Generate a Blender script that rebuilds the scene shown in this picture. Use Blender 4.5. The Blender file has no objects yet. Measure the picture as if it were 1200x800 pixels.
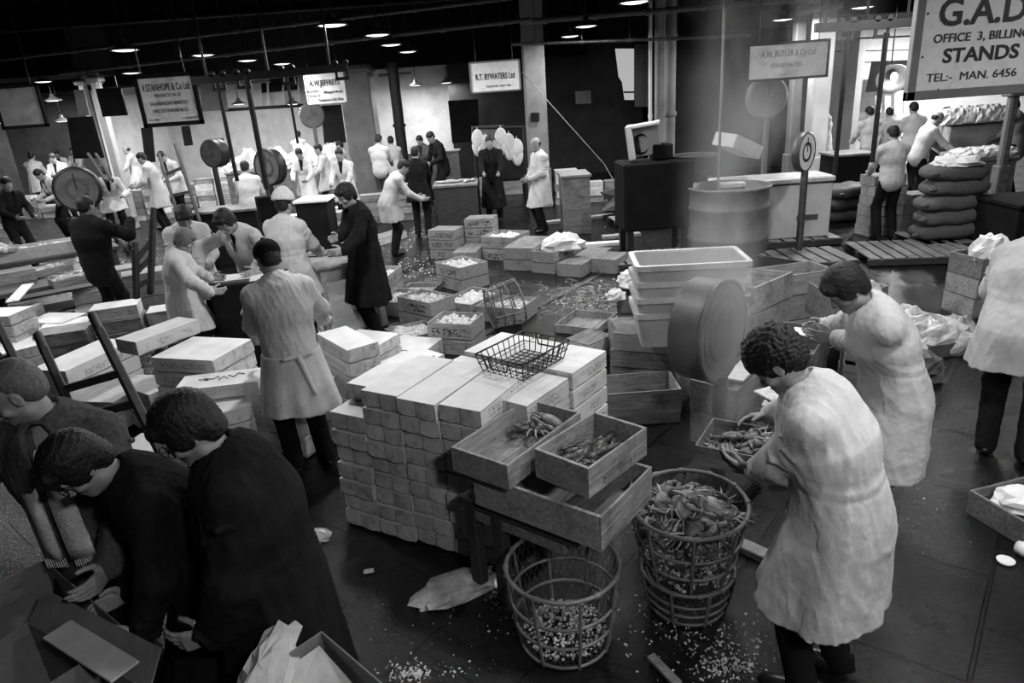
import bpy, math, random
import numpy as np
from mathutils import Vector, Matrix
from math import sin, cos, pi, radians, atan2, hypot, sqrt

sc = bpy.context.scene
COL = sc.collection

# ------------------------------------------------------------------ camera
CAM_H, CAM_F = 2.6, 800.0
_th, _ro = radians(20.0), radians(4.1)
_f = Vector((0, cos(_th), -sin(_th)))
_u0 = Vector((0, sin(_th), cos(_th)))
_R = cos(_ro) * Vector((1, 0, 0)) - sin(_ro) * _u0
_U = sin(_ro) * Vector((1, 0, 0)) + cos(_ro) * _u0
cam_data = bpy.data.cameras.new('camera')
cam_data.sensor_width = 36.0
cam_data.lens = CAM_F / 1200.0 * 36.0
cam_data.clip_start = 0.05
cam = bpy.data.objects.new('camera', cam_data)
COL.objects.link(cam)
m = Matrix((_R, _U, -_f)).transposed().to_4x4()
m.translation = Vector((0, 0, CAM_H))
cam.matrix_world = m
sc.camera = cam

# ------------------------------------------------------------------ world, exposure, lamps' strength
w = bpy.data.worlds.new('world')
sc.world = w
w.use_nodes = True
w.node_tree.nodes['Background'].inputs[0].default_value = (0.5, 0.5, 0.5, 1)
w.node_tree.nodes['Background'].inputs[1].default_value = 0.022
sc.view_settings.view_transform = 'Standard'
sc.view_settings.look = 'None'
sc.view_settings.gamma = 1.0
sc.view_settings.use_curve_mapping = False
sc.view_settings.exposure = 0.0
sc.cycles.max_bounces = 6
sc.cycles.volume_bounces = 0
sc.cycles.transparent_max_bounces = 12
LAMP_W = 90.0

LAMPS_FAR = [  # hanging lamps in view: x, y; the last one added for the floor glare
    (-5.6, 11.5), (-5.2, 13.5), (-8.3, 17.1), (-11.0, 20.5), (-10.9, 18.0), (-5.15, 15.7), (-5.0, 17.7),
    (-2.1, 10.1), (-1.8, 12.0), (-1.9, 14.25), (-1.86, 16.6), (1.65, 15.4), (1.7, 13.2), (1.93, 9.95), (5.9, 15.0), (6.7, 13.4), (10.6, 17.2)]
LAMPS_NEAR = [  # unseen rows carried on over the camera, with fill lamps added
    (1.8, 5.3, 0.75), (1.9, 2.2, 0.6), (-1.3, 5.9, 0.8), (5.0, 7.3, 0.95), (5.0, 3.0, 0.5), (-5.5, 7.5, 0.8), (-7.75, 8.7, 0.8), (4.9, 10.4, 0.6),
    (-9.4, 13.8, 1.0), (1.0, -0.6, 0.85), (3.4, -0.5, 0.8)]  # final pair: fill lamps added behind the camera to light the carton fronts

def P(px, py, z=0.0):
    d = _f * CAM_F + _R * (px - 600) - _U * (py - 400)
    t = (z - CAM_H) / d.z
    return Vector((d.x * t, d.y * t, z))

def Q(px, py, y):
    d = _f * CAM_F + _R * (px - 600) - _U * (py - 400)
    t = y / d.y
    return Vector((d.x * t, y, CAM_H + d.z * t))

# ------------------------------------------------------------------ materials
def new_mat(name):
    mt = bpy.data.materials.new(name)
    mt.use_nodes = True
    nt = mt.node_tree
    b = nt.nodes['Principled BSDF']
    return mt, nt, b

def N(nt, kind, **kw):
    n = nt.nodes.new(kind)
    for k, v in kw.items():
        if k.startswith('i_'):
            key = k[2:]
            key = int(key) if key.isdigit() else key.replace('_', ' ')
            n.inputs[key].default_value = v
        else:
            setattr(n, k, v)
    return n

def ramp(nt, src, p0, p1, c0=0.0, c1=1.0):
    r = nt.nodes.new('ShaderNodeMapRange')
    r.inputs['From Min'].default_value = p0
    r.inputs['From Max'].default_value = p1
    r.inputs['To Min'].default_value = c0
    r.inputs['To Max'].default_value = c1
    nt.links.new(src, r.inputs['Value'])
    return r.outputs[0]

def mth(nt, op, a, b=None):
    n = nt.nodes.new('ShaderNodeMath')
    n.operation = op
    for i, v in enumerate((a, b)):
        if v is None: continue
        if hasattr(v, 'links'): nt.links.new(v, n.inputs[i])
        else: n.inputs[i].default_value = v
    return n.outputs[0]

def g(v):
    return (v, v, v, 1)

def noise(nt, scale, detail=4, vec=None, rough=0.55, stretch=None):
    tc = nt.nodes.new('ShaderNodeTexCoord')
    src = tc.outputs['Object']
    oi = nt.nodes.new('ShaderNodeObjectInfo')
    ad = nt.nodes.new('ShaderNodeVectorMath'); ad.operation = 'ADD'
    mul = nt.nodes.new('ShaderNodeMath'); mul.operation = 'MULTIPLY'; mul.inputs[1].default_value = 37.0
    nt.links.new(oi.outputs['Random'], mul.inputs[0])
    nt.links.new(src, ad.inputs[0]); nt.links.new(mul.outputs[0], ad.inputs[1])
    src = ad.outputs[0]
    if stretch:
        mp = nt.nodes.new('ShaderNodeVectorMath'); mp.operation = 'MULTIPLY'
        mp.inputs[1].default_value = stretch
        nt.links.new(src, mp.inputs[0]); src = mp.outputs[0]
    n = nt.nodes.new('ShaderNodeTexNoise')
    n.inputs['Scale'].default_value = scale
    n.inputs['Detail'].default_value = detail
    n.inputs['Roughness'].default_value = rough
    nt.links.new(src, n.inputs['Vector'])
    return n.outputs['Fac']

def surf(name, col, rough=0.6, var=0.25, scale=8, stretch=None, bump=0.0, bscale=40, metal=0.0, spec=0.5, rnd=0.12, coat=0.0, dirt=0.0, dscale=3.0, bstretch=None):
    """a grey surface with blotches, per-object variation, optional dirt and bump"""
    mt, nt, b = new_mat(name)
    n = noise(nt, scale, 5, stretch=stretch)
    v = ramp(nt, n, 0.3, 0.7, 1 - var, 1 + var)
    oi = nt.nodes.new('ShaderNodeObjectInfo')
    rv = ramp(nt, oi.outputs['Random'], 0, 1, 1 - rnd, 1 + rnd)
    v = mth(nt, 'MULTIPLY', v, rv)
    if dirt:
        d = ramp(nt, noise(nt, dscale, 6, rough=0.7), 0.48, 0.68, 1.0, 1 - dirt)
        v = mth(nt, 'MULTIPLY', v, d)
    v = mth(nt, 'MULTIPLY', v, col)
    cmb = nt.nodes.new('ShaderNodeCombineColor')
    for i in range(3): nt.links.new(v, cmb.inputs[i])
    nt.links.new(cmb.outputs[0], b.inputs['Base Color'])
    b.inputs['Roughness'].default_value = rough
    b.inputs['Metallic'].default_value = metal
    b.inputs['Specular IOR Level'].default_value = spec
    b.inputs['Coat Weight'].default_value = coat
    if bump:
        bn = nt.nodes.new('ShaderNodeBump')
        bn.inputs['Strength'].default_value = bump
        bn.inputs['Distance'].default_value = 0.01
        nt.links.new(noise(nt, bscale, 4, stretch=bstretch), bn.inputs['Height'])
        nt.links.new(bn.outputs[0], b.inputs['Normal'])
    return mt

def printed(name, col, rough, band, thr=0.52, scale=60, dark=0.12, wood=False, stretch=(1, 1, 3)):
    """surface with a worn stencil-like band of ink; band=(axis half width, zmin, zmax) in object space"""
    mt, nt, b = new_mat(name)
    n = noise(nt, 6 if not wood else 5, 5, stretch=(1, 1, 1) if not wood else (1.2, 8, 14))
    v = ramp(nt, n, 0.3, 0.7, 0.86 if not wood else 0.6, 1.12 if not wood else 1.3)
    oi = nt.nodes.new('ShaderNodeObjectInfo')
    v = mth(nt, 'MULTIPLY', v, ramp(nt, oi.outputs['Random'], 0, 1, 0.86, 1.1))
    tc = nt.nodes.new('ShaderNodeTexCoord')
    sp = nt.nodes.new('ShaderNodeSeparateXYZ')
    nt.links.new(tc.outputs['Object'], sp.inputs[0])
    hw, z0, z1 = band
    def inside(out, a, bb):
        return mth(nt, 'MULTIPLY', mth(nt, 'GREATER_THAN', out, a), mth(nt, 'LESS_THAN', out, bb))
    bx = inside(sp.outputs[2], z0, z1)
    bmx = inside(sp.outputs[0], -hw, hw)
    ink = ramp(nt, noise(nt, scale, 1, stretch=stretch), thr - 0.02, thr + 0.02, 0, 1)
    patch = ramp(nt, noise(nt, 5, 1), 0.42, 0.5, 0, 1)
    k = mth(nt, 'MULTIPLY', mth(nt, 'MULTIPLY', mth(nt, 'MULTIPLY', bx, bmx), ink), patch)
    v = mth(nt, 'MULTIPLY', v, ramp(nt, k, 0, 1, 1.0, dark / col if dark < col else 0.5))
    if wood:
        v = mth(nt, 'MULTIPLY', v, ramp(nt, noise(nt, 4, 6, rough=0.75), 0.5, 0.7, 1.0, 0.55))
    v = mth(nt, 'MULTIPLY', v, col)
    cmb = nt.nodes.new('ShaderNodeCombineColor')
    for i in range(3): nt.links.new(v, cmb.inputs[i])
    nt.links.new(cmb.outputs[0], b.inputs['Base Color'])
    b.inputs['Roughness'].default_value = rough
    bn = nt.nodes.new('ShaderNodeBump'); bn.inputs['Strength'].default_value = 0.3; bn.inputs['Distance'].default_value = 0.01
    nt.links.new(noise(nt, 12 if not wood else 30, 4, stretch=(1, 1, 1) if not wood else (1, 6, 8)), bn.inputs['Height'])
    nt.links.new(bn.outputs[0], b.inputs['Normal'])
    return mt

MT = {}
MT['card'] = printed('waxed_card', 0.66, 0.55, (0.22, 0.03, 0.085), dark=0.30, scale=55)
MT['card_end'] = surf('waxed_card_end', 0.60, 0.55, 0.12, 6, bump=0.3, bscale=10, dirt=0.5, dscale=14)
MT['card_in'] = surf('card_body', 0.42, 0.7, 0.15, 6)
MT['wood'] = surf('crate_wood', 0.27, 0.75, 0.35, 5, stretch=(1.2, 9, 12), bump=0.35, bscale=20, bstretch=(1, 6, 8), dirt=0.55, dscale=4)
MT['wood_pr'] = printed('stencilled_crate_wood', 0.30, 0.75, (0.2, 0.03, 0.12), dark=0.03, scale=34, wood=True, stretch=(1, 1, 1.5))
MT['wood_dk'] = surf('dark_wood', 0.035, 0.6, 0.4, 5, stretch=(1.2, 8, 8), bump=0.3, bscale=20)
MT['wood_md'] = surf('worn_wood', 0.17, 0.7, 0.4, 5, stretch=(1.2, 8, 8), bump=0.3, bscale=20, dirt=0.5)
MT['plastic'] = surf('fish_box_plastic', 0.40, 0.45, 0.15, 5, bump=0.15, bscale=15, dirt=0.35, dscale=5)
MT['plastic_rim'] = surf('fish_box_rim', 0.48, 0.45, 0.12, 7, dirt=0.3, dscale=6)
MT['coat'] = surf('white_cotton', 0.52, 0.9, 0.10, 3, bump=0.75, bscale=20, bstretch=(1, 1, .5), rnd=0.08, dirt=0.22, dscale=4, spec=0.15)
MT['coat_grey'] = surf('soiled_cotton', 0.42, 0.9, 0.15, 3, bump=0.4, bscale=22, rnd=0.08, dirt=0.3, dscale=4, spec=0.15)
MT['apron'] = surf('striped_apron', 0.40, 0.9, 0.25, 12, stretch=(6, 6, 0.3), bump=0.3, bscale=20, spec=0.15)
MT['dark'] = surf('dark_wool', 0.010, 0.95, 0.3, 10, bump=0.3, bscale=60, spec=0.12, rnd=0.2)
MT['tweed'] = surf('tweed', 0.075, 0.95, 0.3, 60, bump=0.4, bscale=90, spec=0.12)
MT['scarf'] = surf('knitted_scarf', 0.70, 0.95, 0.2, 60, bump=0.5, bscale=120, spec=0.1)
MT['sweater'] = surf('grey_sweater', 0.20, 0.95, 0.2, 60, bump=0.3, bscale=90, spec=0.1)
MT['trouser'] = surf('dark_trousers', 0.010, 0.9, 0.2, 8, bump=0.3, bscale=25, spec=0.12, rnd=0.2)
MT['shoe'] = surf('rubber_boot', 0.012, 0.35, 0.2, 8)
MT['skin'] = surf('skin', 0.27, 0.5, 0.12, 14, bump=0.12, bscale=90, spec=0.4, rnd=0.1)
MT['hair'] = surf('dark_hair', 0.008, 0.55, 0.4, 30, stretch=(3, 3, 0.5), bump=0.6, bscale=90, spec=0.35, rnd=0.2)
MT['hair_g'] = surf('grey_hair', 0.10, 0.6, 0.35, 40, stretch=(3, 3, 0.5), bump=0.6, bscale=90, rnd=0.3)
MT['black'] = surf('black_iron', 0.012, 0.45, 0.3, 10, spec=0.4)
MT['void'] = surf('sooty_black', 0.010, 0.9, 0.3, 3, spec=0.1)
MT['iron'] = surf('grey_iron', 0.10, 0.45, 0.4, 8, metal=0.6, bump=0.2, dirt=0.4)
MT['enamel'] = surf('grey_enamel', 0.11, 0.45, 0.2, 6, dirt=0.4, dscale=5)
MT['dial_rim'] = surf('dial_case_enamel', 0.050, 0.45, 0.3, 6, dirt=0.5, dscale=7, bump=0.15)
MT['dial_w'] = surf('dial_white', 0.35, 0.4, 0.15, 6, dirt=0.3)
MT['paint_w'] = surf('whitewashed_plaster', 0.50, 0.85, 0.10, 2, bump=0.2, bscale=12, rnd=0, dirt=0.25, dscale=1.2)
MT['paint_g'] = surf('grey_plaster', 0.20, 0.85, 0.2, 2, bump=0.2, bscale=12, rnd=0, dirt=0.4, dscale=1.2)
MT['paint_col'] = surf('painted_column', 0.15, 0.6, 0.15, 2, rnd=0.1, dirt=0.3)
MT['brick'] = surf('sooty_wall', 0.018, 0.8, 0.4, 2, bump=0.3, bscale=10, rnd=0, dirt=0.4)
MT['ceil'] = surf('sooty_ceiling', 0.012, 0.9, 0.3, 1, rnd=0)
MT['freezer'] = surf('white_enamel', 0.55, 0.35, 0.06, 3, dirt=0.2)
MT['paper'] = surf('paper', 0.75, 0.8, 0.08, 6, bump=0.3, bscale=20)
MT['plastic_bag'] = surf('wet_polythene', 0.42, 0.18, 0.3, 12, bump=0.6, bscale=30)
MT['ice'] = surf('crushed_ice', 0.62, 0.35, 0.35, 40, bump=0.8, bscale=90)
MT['fish'] = surf('fish_skin', 0.35, 0.22, 0.5, 12, stretch=(0.5, 3, 3), bump=0.2, bscale=80, rnd=0.3)
MT['crab'] = surf('crab_shell', 0.16, 0.32, 0.5, 14, bump=0.5, bscale=60, rnd=0.5)
MT['crab_l'] = surf('crab_underside', 0.42, 0.35, 0.35, 18, bump=0.4, bscale=60, rnd=0.3)
MT['lobster'] = surf('lobster_shell', 0.05, 0.25, 0.5, 22, bump=0.4, bscale=60, rnd=0.4)
MT['sack'] = surf('hessian', 0.09, 0.95, 0.3, 60, bump=0.6, bscale=120, rnd=0.15)
MT['cane'] = surf('wet_cane', 0.15, 0.4, 0.3, 14, bump=0.3, bscale=50)
MT['wire'] = surf('rusty_wire', 0.07, 0.5, 0.3, 30)
MT['sign_w'] = surf('sign_enamel_white', 0.80, 0.45, 0.05, 8, rnd=0, dirt=0.15, dscale=9)
MT['sign_g'] = surf('sign_board_grey', 0.62, 0.55, 0.18, 5, rnd=0, dirt=0.35, dscale=3)
MT['sign_d'] = surf('sign_board_dull', 0.30, 0.55, 0.18, 5, rnd=0, dirt=0.35, dscale=3)
MT['sign_fr'] = surf('sign_frame', 0.17, 0.6, 0.15, 6, rnd=0)
MT['ink'] = surf('sign_paint_black', 0.008, 0.5, 0.1, 6, rnd=0)
MT['ink_soft'] = surf('sign_paint_worn', 0.07, 0.5, 0.3, 30, rnd=0)
MT['glass'] = surf('dial_glass', 0.12, 0.12, 0.1, 3, coat=0.5)
MT['cardb'] = surf('brown_cardboard', 0.17, 0.8, 0.15, 8, bump=0.2, dirt=0.3)
MT['cardb_l'] = surf('light_cardboard', 0.40, 0.8, 0.15, 8, bump=0.2, dirt=0.3)
mt, nt, b = new_mat('lamp_glow')
b.inputs['Emission Color'].default_value = (1, 1, 1, 1); b.inputs['Emission Strength'].default_value = 6
MT['bulb'] = mt
mt, nt, b = new_mat('lamp_mouth_glow')
b.inputs['Emission Color'].default_value = (1, 1, 1, 1); b.inputs['Emission Strength'].default_value = 2.2
MT['mouth_glow'] = mt
mt, nt, b = new_mat('daylight_pane')
b.inputs['Emission Color'].default_value = (1, 1, 1, 1); b.inputs['Emission Strength'].default_value = 0.42; b.inputs['Base Color'].default_value = g(.1)
MT['pane'] = mt

# wet stone floor: slabs at an angle to the hall, black joints, puddled gloss
mt, nt, b = new_mat('wet_stone_floor')
tc = N(nt, 'ShaderNodeTexCoord')
mp = N(nt, 'ShaderNodeMapping'); mp.inputs['Rotation'].default_value = (0, 0, radians(-50))
nt.links.new(tc.outputs['Object'], mp.inputs[0])
br = N(nt, 'ShaderNodeTexBrick'); br.offset = 0.5
br.inputs['Scale'].default_value = 1.0; br.inputs['Brick Width'].default_value = 0.85; br.inputs['Row Height'].default_value = 0.55
br.inputs['Mortar Size'].default_value = 0.012; br.inputs['Mortar Smooth'].default_value = 0.3
br.inputs['Color1'].default_value = g(0.9); br.inputs['Color2'].default_value = g(0.55); br.inputs['Mortar'].default_value = g(0.15)
nt.links.new(mp.outputs[0], br.inputs['Vector'])
n1 = ramp(nt, noise(nt, 1.6, 4, rough=0.6), 0.2, 0.8, 0.6, 1.4)
n2 = ramp(nt, noise(nt, 30, 5, rough=0.7), 0.35, 0.68, 0.5, 1.6)
bw = N(nt, 'ShaderNodeRGBToBW'); nt.links.new(br.outputs['Color'], bw.inputs[0])
v = mth(nt, 'MULTIPLY', mth(nt, 'MULTIPLY', mth(nt, 'MULTIPLY', n1, n2), bw.outputs[0]), 0.009)
b.inputs['Specular IOR Level'].default_value = 0.30
cmb = N(nt, 'ShaderNodeCombineColor')
for i in range(3): nt.links.new(v, cmb.inputs[i])
nt.links.new(cmb.outputs[0], b.inputs['Base Color'])
r = ramp(nt, noise(nt, 2.2, 4, rough=0.55), 0.2, 0.8, 0.11, 0.36)
nt.links.new(r, b.inputs['Roughness'])
bn = N(nt, 'ShaderNodeBump'); bn.inputs['Strength'].default_value = 0.8; bn.inputs['Distance'].default_value = 0.015
hh = mth(nt, 'ADD', mth(nt, 'MULTIPLY', noise(nt, 26, 6, rough=0.75), 0.6), mth(nt, 'MULTIPLY', br.outputs['Fac'], -0.8))
nt.links.new(hh, bn.inputs['Height']); nt.links.new(bn.outputs[0], b.inputs['Normal'])
MT['floor'] = mt

# ------------------------------------------------------------------ mesh kit
class MB:
    def __init__(s): s.v = []; s.f = []; s.sm = []
    def add(s, vs, fs, smooth=False):
        o = len(s.v)
        s.v += [tuple(x) for x in vs]
        s.f += [tuple(i + o for i in q) for q in fs]
        s.sm += [smooth] * len(fs)
        return s
    def box(s, c, d, rz=0.0, ch=0.0, M=None, taper=1.0):
        hx, hy, hz = d[0] / 2, d[1] / 2, d[2] / 2
        ch = min(ch, hx * .45, hy * .45, hz * .45)
        R = Matrix.Rotation(rz, 3, 'Z') if M is None else M
        c = Vector(c)
        def T(p):
            if taper != 1.0:
                k = taper + (1 - taper) * (p[2] + hz) / (2 * hz)
                p = (p[0] * k, p[1] * k, p[2])
            return R @ Vector(p) + c
        if ch <= 0:
            vs = [T((x * hx, y * hy, z * hz)) for z in (-1, 1) for y in (-1, 1) for x in (-1, 1)]
            return s.add(vs, [(0, 2, 3, 1), (4, 5, 7, 6), (0, 1, 5, 4), (2, 6, 7, 3), (0, 4, 6, 2), (1, 3, 7, 5)])
        vs = []; idx = {}
        for sx in (-1, 1):
            for sy in (-1, 1):
                for sz in (-1, 1):
                    for k in range(3):
                        p = [sx * (hx - ch), sy * (hy - ch), sz * (hz - ch)]
                        p[k] = (sx, sy, sz)[k] * (hx, hy, hz)[k]
                        idx[sx, sy, sz, k] = len(vs); vs.append(T(p))
        fs = []
        for k in range(3):
            for sg in (-1, 1):
                a, b2 = [i for i in range(3) if i != k]
                q = []
                for (u, v2) in ((-1, -1), (1, -1), (1, 1), (-1, 1)):
                    t = [0, 0, 0]; t[k] = sg; t[a] = u; t[b2] = v2
                    q.append(idx[t[0], t[1], t[2], k])
                flip = (sg > 0) == (k == 1)
                fs.append(tuple(q[::-1]) if flip else tuple(q))
        for k in range(3):
            a, b2 = [i for i in range(3) if i != k]
            for u in (-1, 1):
                for v2 in (-1, 1):
                    t0 = [0, 0, 0]; t0[a] = u; t0[b2] = v2
                    t1 = list(t0); t0[k] = -1; t1[k] = 1
                    fs.append((idx[(*t0, a)], idx[(*t1, a)], idx[(*t1, b2)], idx[(*t0, b2)]))
        for sx in (-1, 1):
            for sy in (-1, 1):
                for sz in (-1, 1):
                    fs.append(tuple(idx[sx, sy, sz, k] for k in range(3)))
        return s.add(vs, fs)
    def bar(s, p0, p1, w, h, ch=0.0):
        """squared beam from p0 to p1"""
        p0 = Vector(p0); p1 = Vector(p1); d = p1 - p0; L = d.length; x = d / L
        up = Vector((0, 0, 1)) if abs(x.z) < 0.95 else Vector((0, 1, 0))
        y = up.cross(x).normalized(); z = x.cross(y)
        return s.box((p0 + p1) / 2, (L, w, h), M=Matrix((x, y, z)).transposed(), ch=ch)
    def rings(s, cs, axes, rs, n, cap=True, smooth=True, closed=False):
        vs = []
        for c, (a, b2), r in zip(cs, axes, rs):
            rr = r if isinstance(r, tuple) else (r, r)
            for i in range(n):
                t = 2 * pi * i / n
                vs.append(Vector(c) + a * cos(t) * rr[0] + b2 * sin(t) * rr[1])
        fs = []
        m2 = len(cs)
        for j in range(m2 if closed else m2 - 1):
            k = (j + 1) % m2
            for i in range(n):
                i2 = (i + 1) % n
                fs.append((j * n + i, j * n + i2, k * n + i2, k * n + i))
        s.add(vs, fs, smooth)
        if cap and not closed:
            s.add(vs[:n], [tuple(range(n))[::-1]]); s.add(vs[-n:], [tuple(range(n))])
        return s
    def cyl(s, p0, p1, r0, r1=None, n=16, cap=True, smooth=True):
        p0 = Vector(p0); p1 = Vector(p1); d = (p1 - p0).normalized()
        up = Vector((0, 0, 1)) if abs(d.z) < 0.95 else Vector((1, 0, 0))
        a = up.cross(d).normalized(); b2 = d.cross(a)
        return s.rings([p0, p1], [(a, b2)] * 2, [r0, r0 if r1 is None else r1], n, cap, smooth)
    def tube(s, pts, r, n=8, closed=False):
        pts = [Vector(p) for p in pts]; ax = []; prev = None
        for i, p in enumerate(pts):
            if closed: d = pts[(i + 1) % len(pts)] - pts[i - 1]
            else: d = pts[min(i + 1, len(pts) - 1)] - pts[max(i - 1, 0)]
            d.normalize()
            if prev is None:
                up = Vector((0, 0, 1)) if abs(d.z) < 0.9 else Vector((1, 0, 0))
                a = up.cross(d).normalized()
            else:
                a = (prev - d * prev.dot(d))
                a = a.normalized() if a.length > 1e-6 else Vector((1, 0, 0))
            prev = a; ax.append((a, d.cross(a)))
        rs = r if isinstance(r, list) else [r] * len(pts)
        return s.rings(pts, ax, rs, n, True, True, closed)
    def lathe(s, prof, n=24, c=(0, 0, 0), axis=None, cap=False, smooth=True):
        """prof: (r, z) pairs about the axis"""
        if axis is None: a, b2, z = Vector((1, 0, 0)), Vector((0, 1, 0)), Vector((0, 0, 1))
        else:
            z = Vector(axis).normalized(); up = Vector((0, 0, 1)) if abs(z.z) < 0.95 else Vector((1, 0, 0))
            a = up.cross(z).normalized(); b2 = z.cross(a)
        cs = [Vector(c) + z * p[1] for p in prof]
        return s.rings(cs, [(a, b2)] * len(prof), [max(p[0], 1e-4) for p in prof], n, cap, smooth)
    def ell(s, c, r, M=None, n=14, m2=9):
        vs = []; R = M if M is not None else Matrix.Identity(3); c = Vector(c)
        for j in range(m2 + 1):
            ph = -pi / 2 + pi * j / m2
            for i in range(n):
                t = 2 * pi * i / n
                vs.append(R @ Vector((r[0] * cos(t) * max(cos(ph), 1e-3), r[1] * sin(t) * max(cos(ph), 1e-3), r[2] * sin(ph))) + c)
        fs = [(j * n + i, j * n + (i + 1) % n, (j + 1) * n + (i + 1) % n, (j + 1) * n + i) for j in range(m2) for i in range(n)]
        return s.add(vs, fs, True)
    def mesh(s, name):
        me = bpy.data.meshes.new(name)
        me.from_pydata(s.v, [], s.f)
        me.polygons.foreach_set('use_smooth', s.sm)
        me.update()
        return me
    def build(s, name, mat, parent=None, loc=None):
        me = s.mesh(name); me.materials.append(mat if not isinstance(mat, str) else MT[mat])
        o = bpy.data.objects.new(name, me); COL.objects.link(o)
        if parent is not None: o.parent = parent
        if loc is not None: o.location = loc
        return o

def tag(o, label=None, cat=None, group=None, kind=None):
    if label: o['label'] = label
    if cat: o['category'] = cat
    if group: o['group'] = group
    if kind: o['kind'] = kind
    return o

def empty(name, loc=(0, 0, 0), rz=0.0, label=None, cat=None, group=None):
    o = bpy.data.objects.new(name, None); COL.objects.link(o)
    o.empty_display_size = 0.1
    o.location = loc; o.rotation_euler = (0, 0, rz)
    return tag(o, label, cat, group)

KIDS = {}
def copy_tree(o, parent=None, loc=None, rot=None, label=None, group=None):
    c = o.copy(); COL.objects.link(c)
    if parent is not None: c.parent = parent
    if loc is not None: c.location = loc
    if rot is not None: c.rotation_euler = rot
    if label: c['label'] = label
    if group: c['group'] = group
    if o.name not in KIDS: KIDS[o.name] = list(o.children)
    for ch in KIDS[o.name]: copy_tree(ch, c)
    return c

def struct(mb, name, mat):
    return tag(mb.build(name, mat), kind='structure')

_protos = {}
def proto(key, maker):
    """first call builds the thing, later calls copy it (thing and parts)"""
    if key in _protos: return copy_tree(_protos[key])
    _protos[key] = maker()
    return _protos[key]

ORD = ['', 'first', 'second', 'third', 'fourth', 'fifth', 'sixth', 'seventh', 'eighth', 'ninth', 'tenth']
rnd = random.Random(7)
# ------------------------------------------------------------------ the hall
struct(MB().box((-8, 22, -0.1), (76, 56, 0.2)), 'floor', 'floor')
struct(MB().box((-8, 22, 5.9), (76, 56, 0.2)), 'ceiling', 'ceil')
struct(MB().box((-8, 40, 2.9), (76, 0.3, 5.8)), 'wall_back', 'brick')
struct(MB().box((-45.8, 22, 2.9), (0.3, 56, 5.8)), 'wall_left', 'brick')
struct(MB().box((28, 22, 2.9), (0.3, 56, 5.8)), 'wall_right', 'brick')
# front beams and girders under the roof
def girder(y, z, x0, x1, h=0.5, name='ceiling_beam'):
    b_ = MB()
    b_.box(((x0 + x1) / 2, y, z), (x1 - x0, 0.08, h))
    b_.box(((x0 + x1) / 2, y, z + h / 2), (x1 - x0, 0.3, 0.05)); b_.box(((x0 + x1) / 2, y, z - h / 2), (x1 - x0, 0.3, 0.05))
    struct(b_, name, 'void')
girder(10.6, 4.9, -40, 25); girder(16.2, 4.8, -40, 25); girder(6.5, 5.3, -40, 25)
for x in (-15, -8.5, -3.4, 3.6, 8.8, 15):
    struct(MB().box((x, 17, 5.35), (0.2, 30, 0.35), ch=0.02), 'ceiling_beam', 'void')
# fascia above the stalls
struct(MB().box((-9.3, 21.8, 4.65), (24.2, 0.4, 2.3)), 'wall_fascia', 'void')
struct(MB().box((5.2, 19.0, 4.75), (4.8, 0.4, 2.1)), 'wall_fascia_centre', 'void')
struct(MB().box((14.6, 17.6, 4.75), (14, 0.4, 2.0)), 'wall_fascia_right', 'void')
# stall back walls
struct(MB().box((-3.25, 24.4, 1.8), (3.6, 0.2, 3.6)), 'wall_stall_white', 'paint_w')
struct(MB().box((-1.4, 25.8, 1.8), (0.15, 2.6, 3.6)), 'wall_stall_side', 'paint_w')
struct(MB().box((-8.6, 27.0, 1.9), (6.8, 0.2, 3.8)), 'wall_stall_bright', 'paint_w')
struct(MB().box((-11.95, 24.5, 1.9), (0.15, 5.0, 3.8)), 'wall_stall_bright_side', 'paint_w')
struct(MB().box((-14.6, 25.5, 1.9), (5.1, 0.2, 3.8)), 'wall_stall_grey', 'paint_g')
struct(MB().box((-22.5, 29.0, 1.9), (9, 0.2, 3.8)), 'wall_stall_grey_far', 'paint_g')
struct(MB().box((1.6, 22.5, 1.9), (6.0, 0.2, 3.8)), 'wall_stall_dark', 'brick')
struct(MB().box((6.8, 21, 1.9), (4.6, 0.2, 3.8)), 'wall_stall_sooty', 'brick')
struct(MB().box((13.6, 19.4, 2.0), (9.2, 0.2, 4.0)), 'wall_stall_right', 'paint_w')
struct(MB().box((9.0, 18.6, 1.9), (0.16, 1.6, 3.8)), 'wall_stall_right_side', 'paint_w')
# columns
def column(x, y, w_, d_, h, mat, base=0.9):
    b_ = MB().box((x, y, h / 2), (w_, d_, h), ch=0.03)
    b_.box((x, y, base / 2), (w_ + 0.06, d_ + 0.06, base), ch=0.02)
    b_.box((x, y, h - 0.15), (w_ + 0.12, d_ + 0.12, 0.12), ch=0.02)
    struct(b_, 'column', mat)
def colpx(px, py, y, wpx, mat, h=5.6, base=0.9, d_=None):
    q = Q(px, py, y); w_ = wpx * y / 820
    column(q.x, y, w_, d_ or w_, h, mat, base)
colpx(422, 130, 20.6, 34, 'paint_col', 3.6)
colpx(628, 130, 16.4, 24, 'paint_col', 5.6)
colpx(126, 150, 17.5, 9, 'paint_w', 3.7)
colpx(110, 150, 18.5, 7, 'paint_g', 3.7)
struct(MB().box((-13.3, 18.4, 4.7), (7, 1.8, 2.0)), 'wall_fascia_left', 'void')
colpx(773, 120, 15.2, 10, 'paint_g', 5.6)
colpx(957, 140, 14.8, 20, 'paint_w', 3.9)
colpx(930, 140, 15.6, 12, 'paint_g', 3.9)
colpx(1178, 170, 11.6, 10, 'wood_md', 2.2)
def downpipe(px, py, y, r, mat, z1=5.6, z0=0):
    q = Q(px, py, y)
    b_ = MB().cyl((q.x, y, z0), (q.x, y, z1), r, n=12)
    for z in (0.4, 1.9, 3.4, 4.9):
        if z < z1: b_.cyl((q.x, y, z), (q.x, y, z + 0.08), r * 1.25, n=12)
    struct(b_, 'trim_downpipe', mat)
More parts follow.
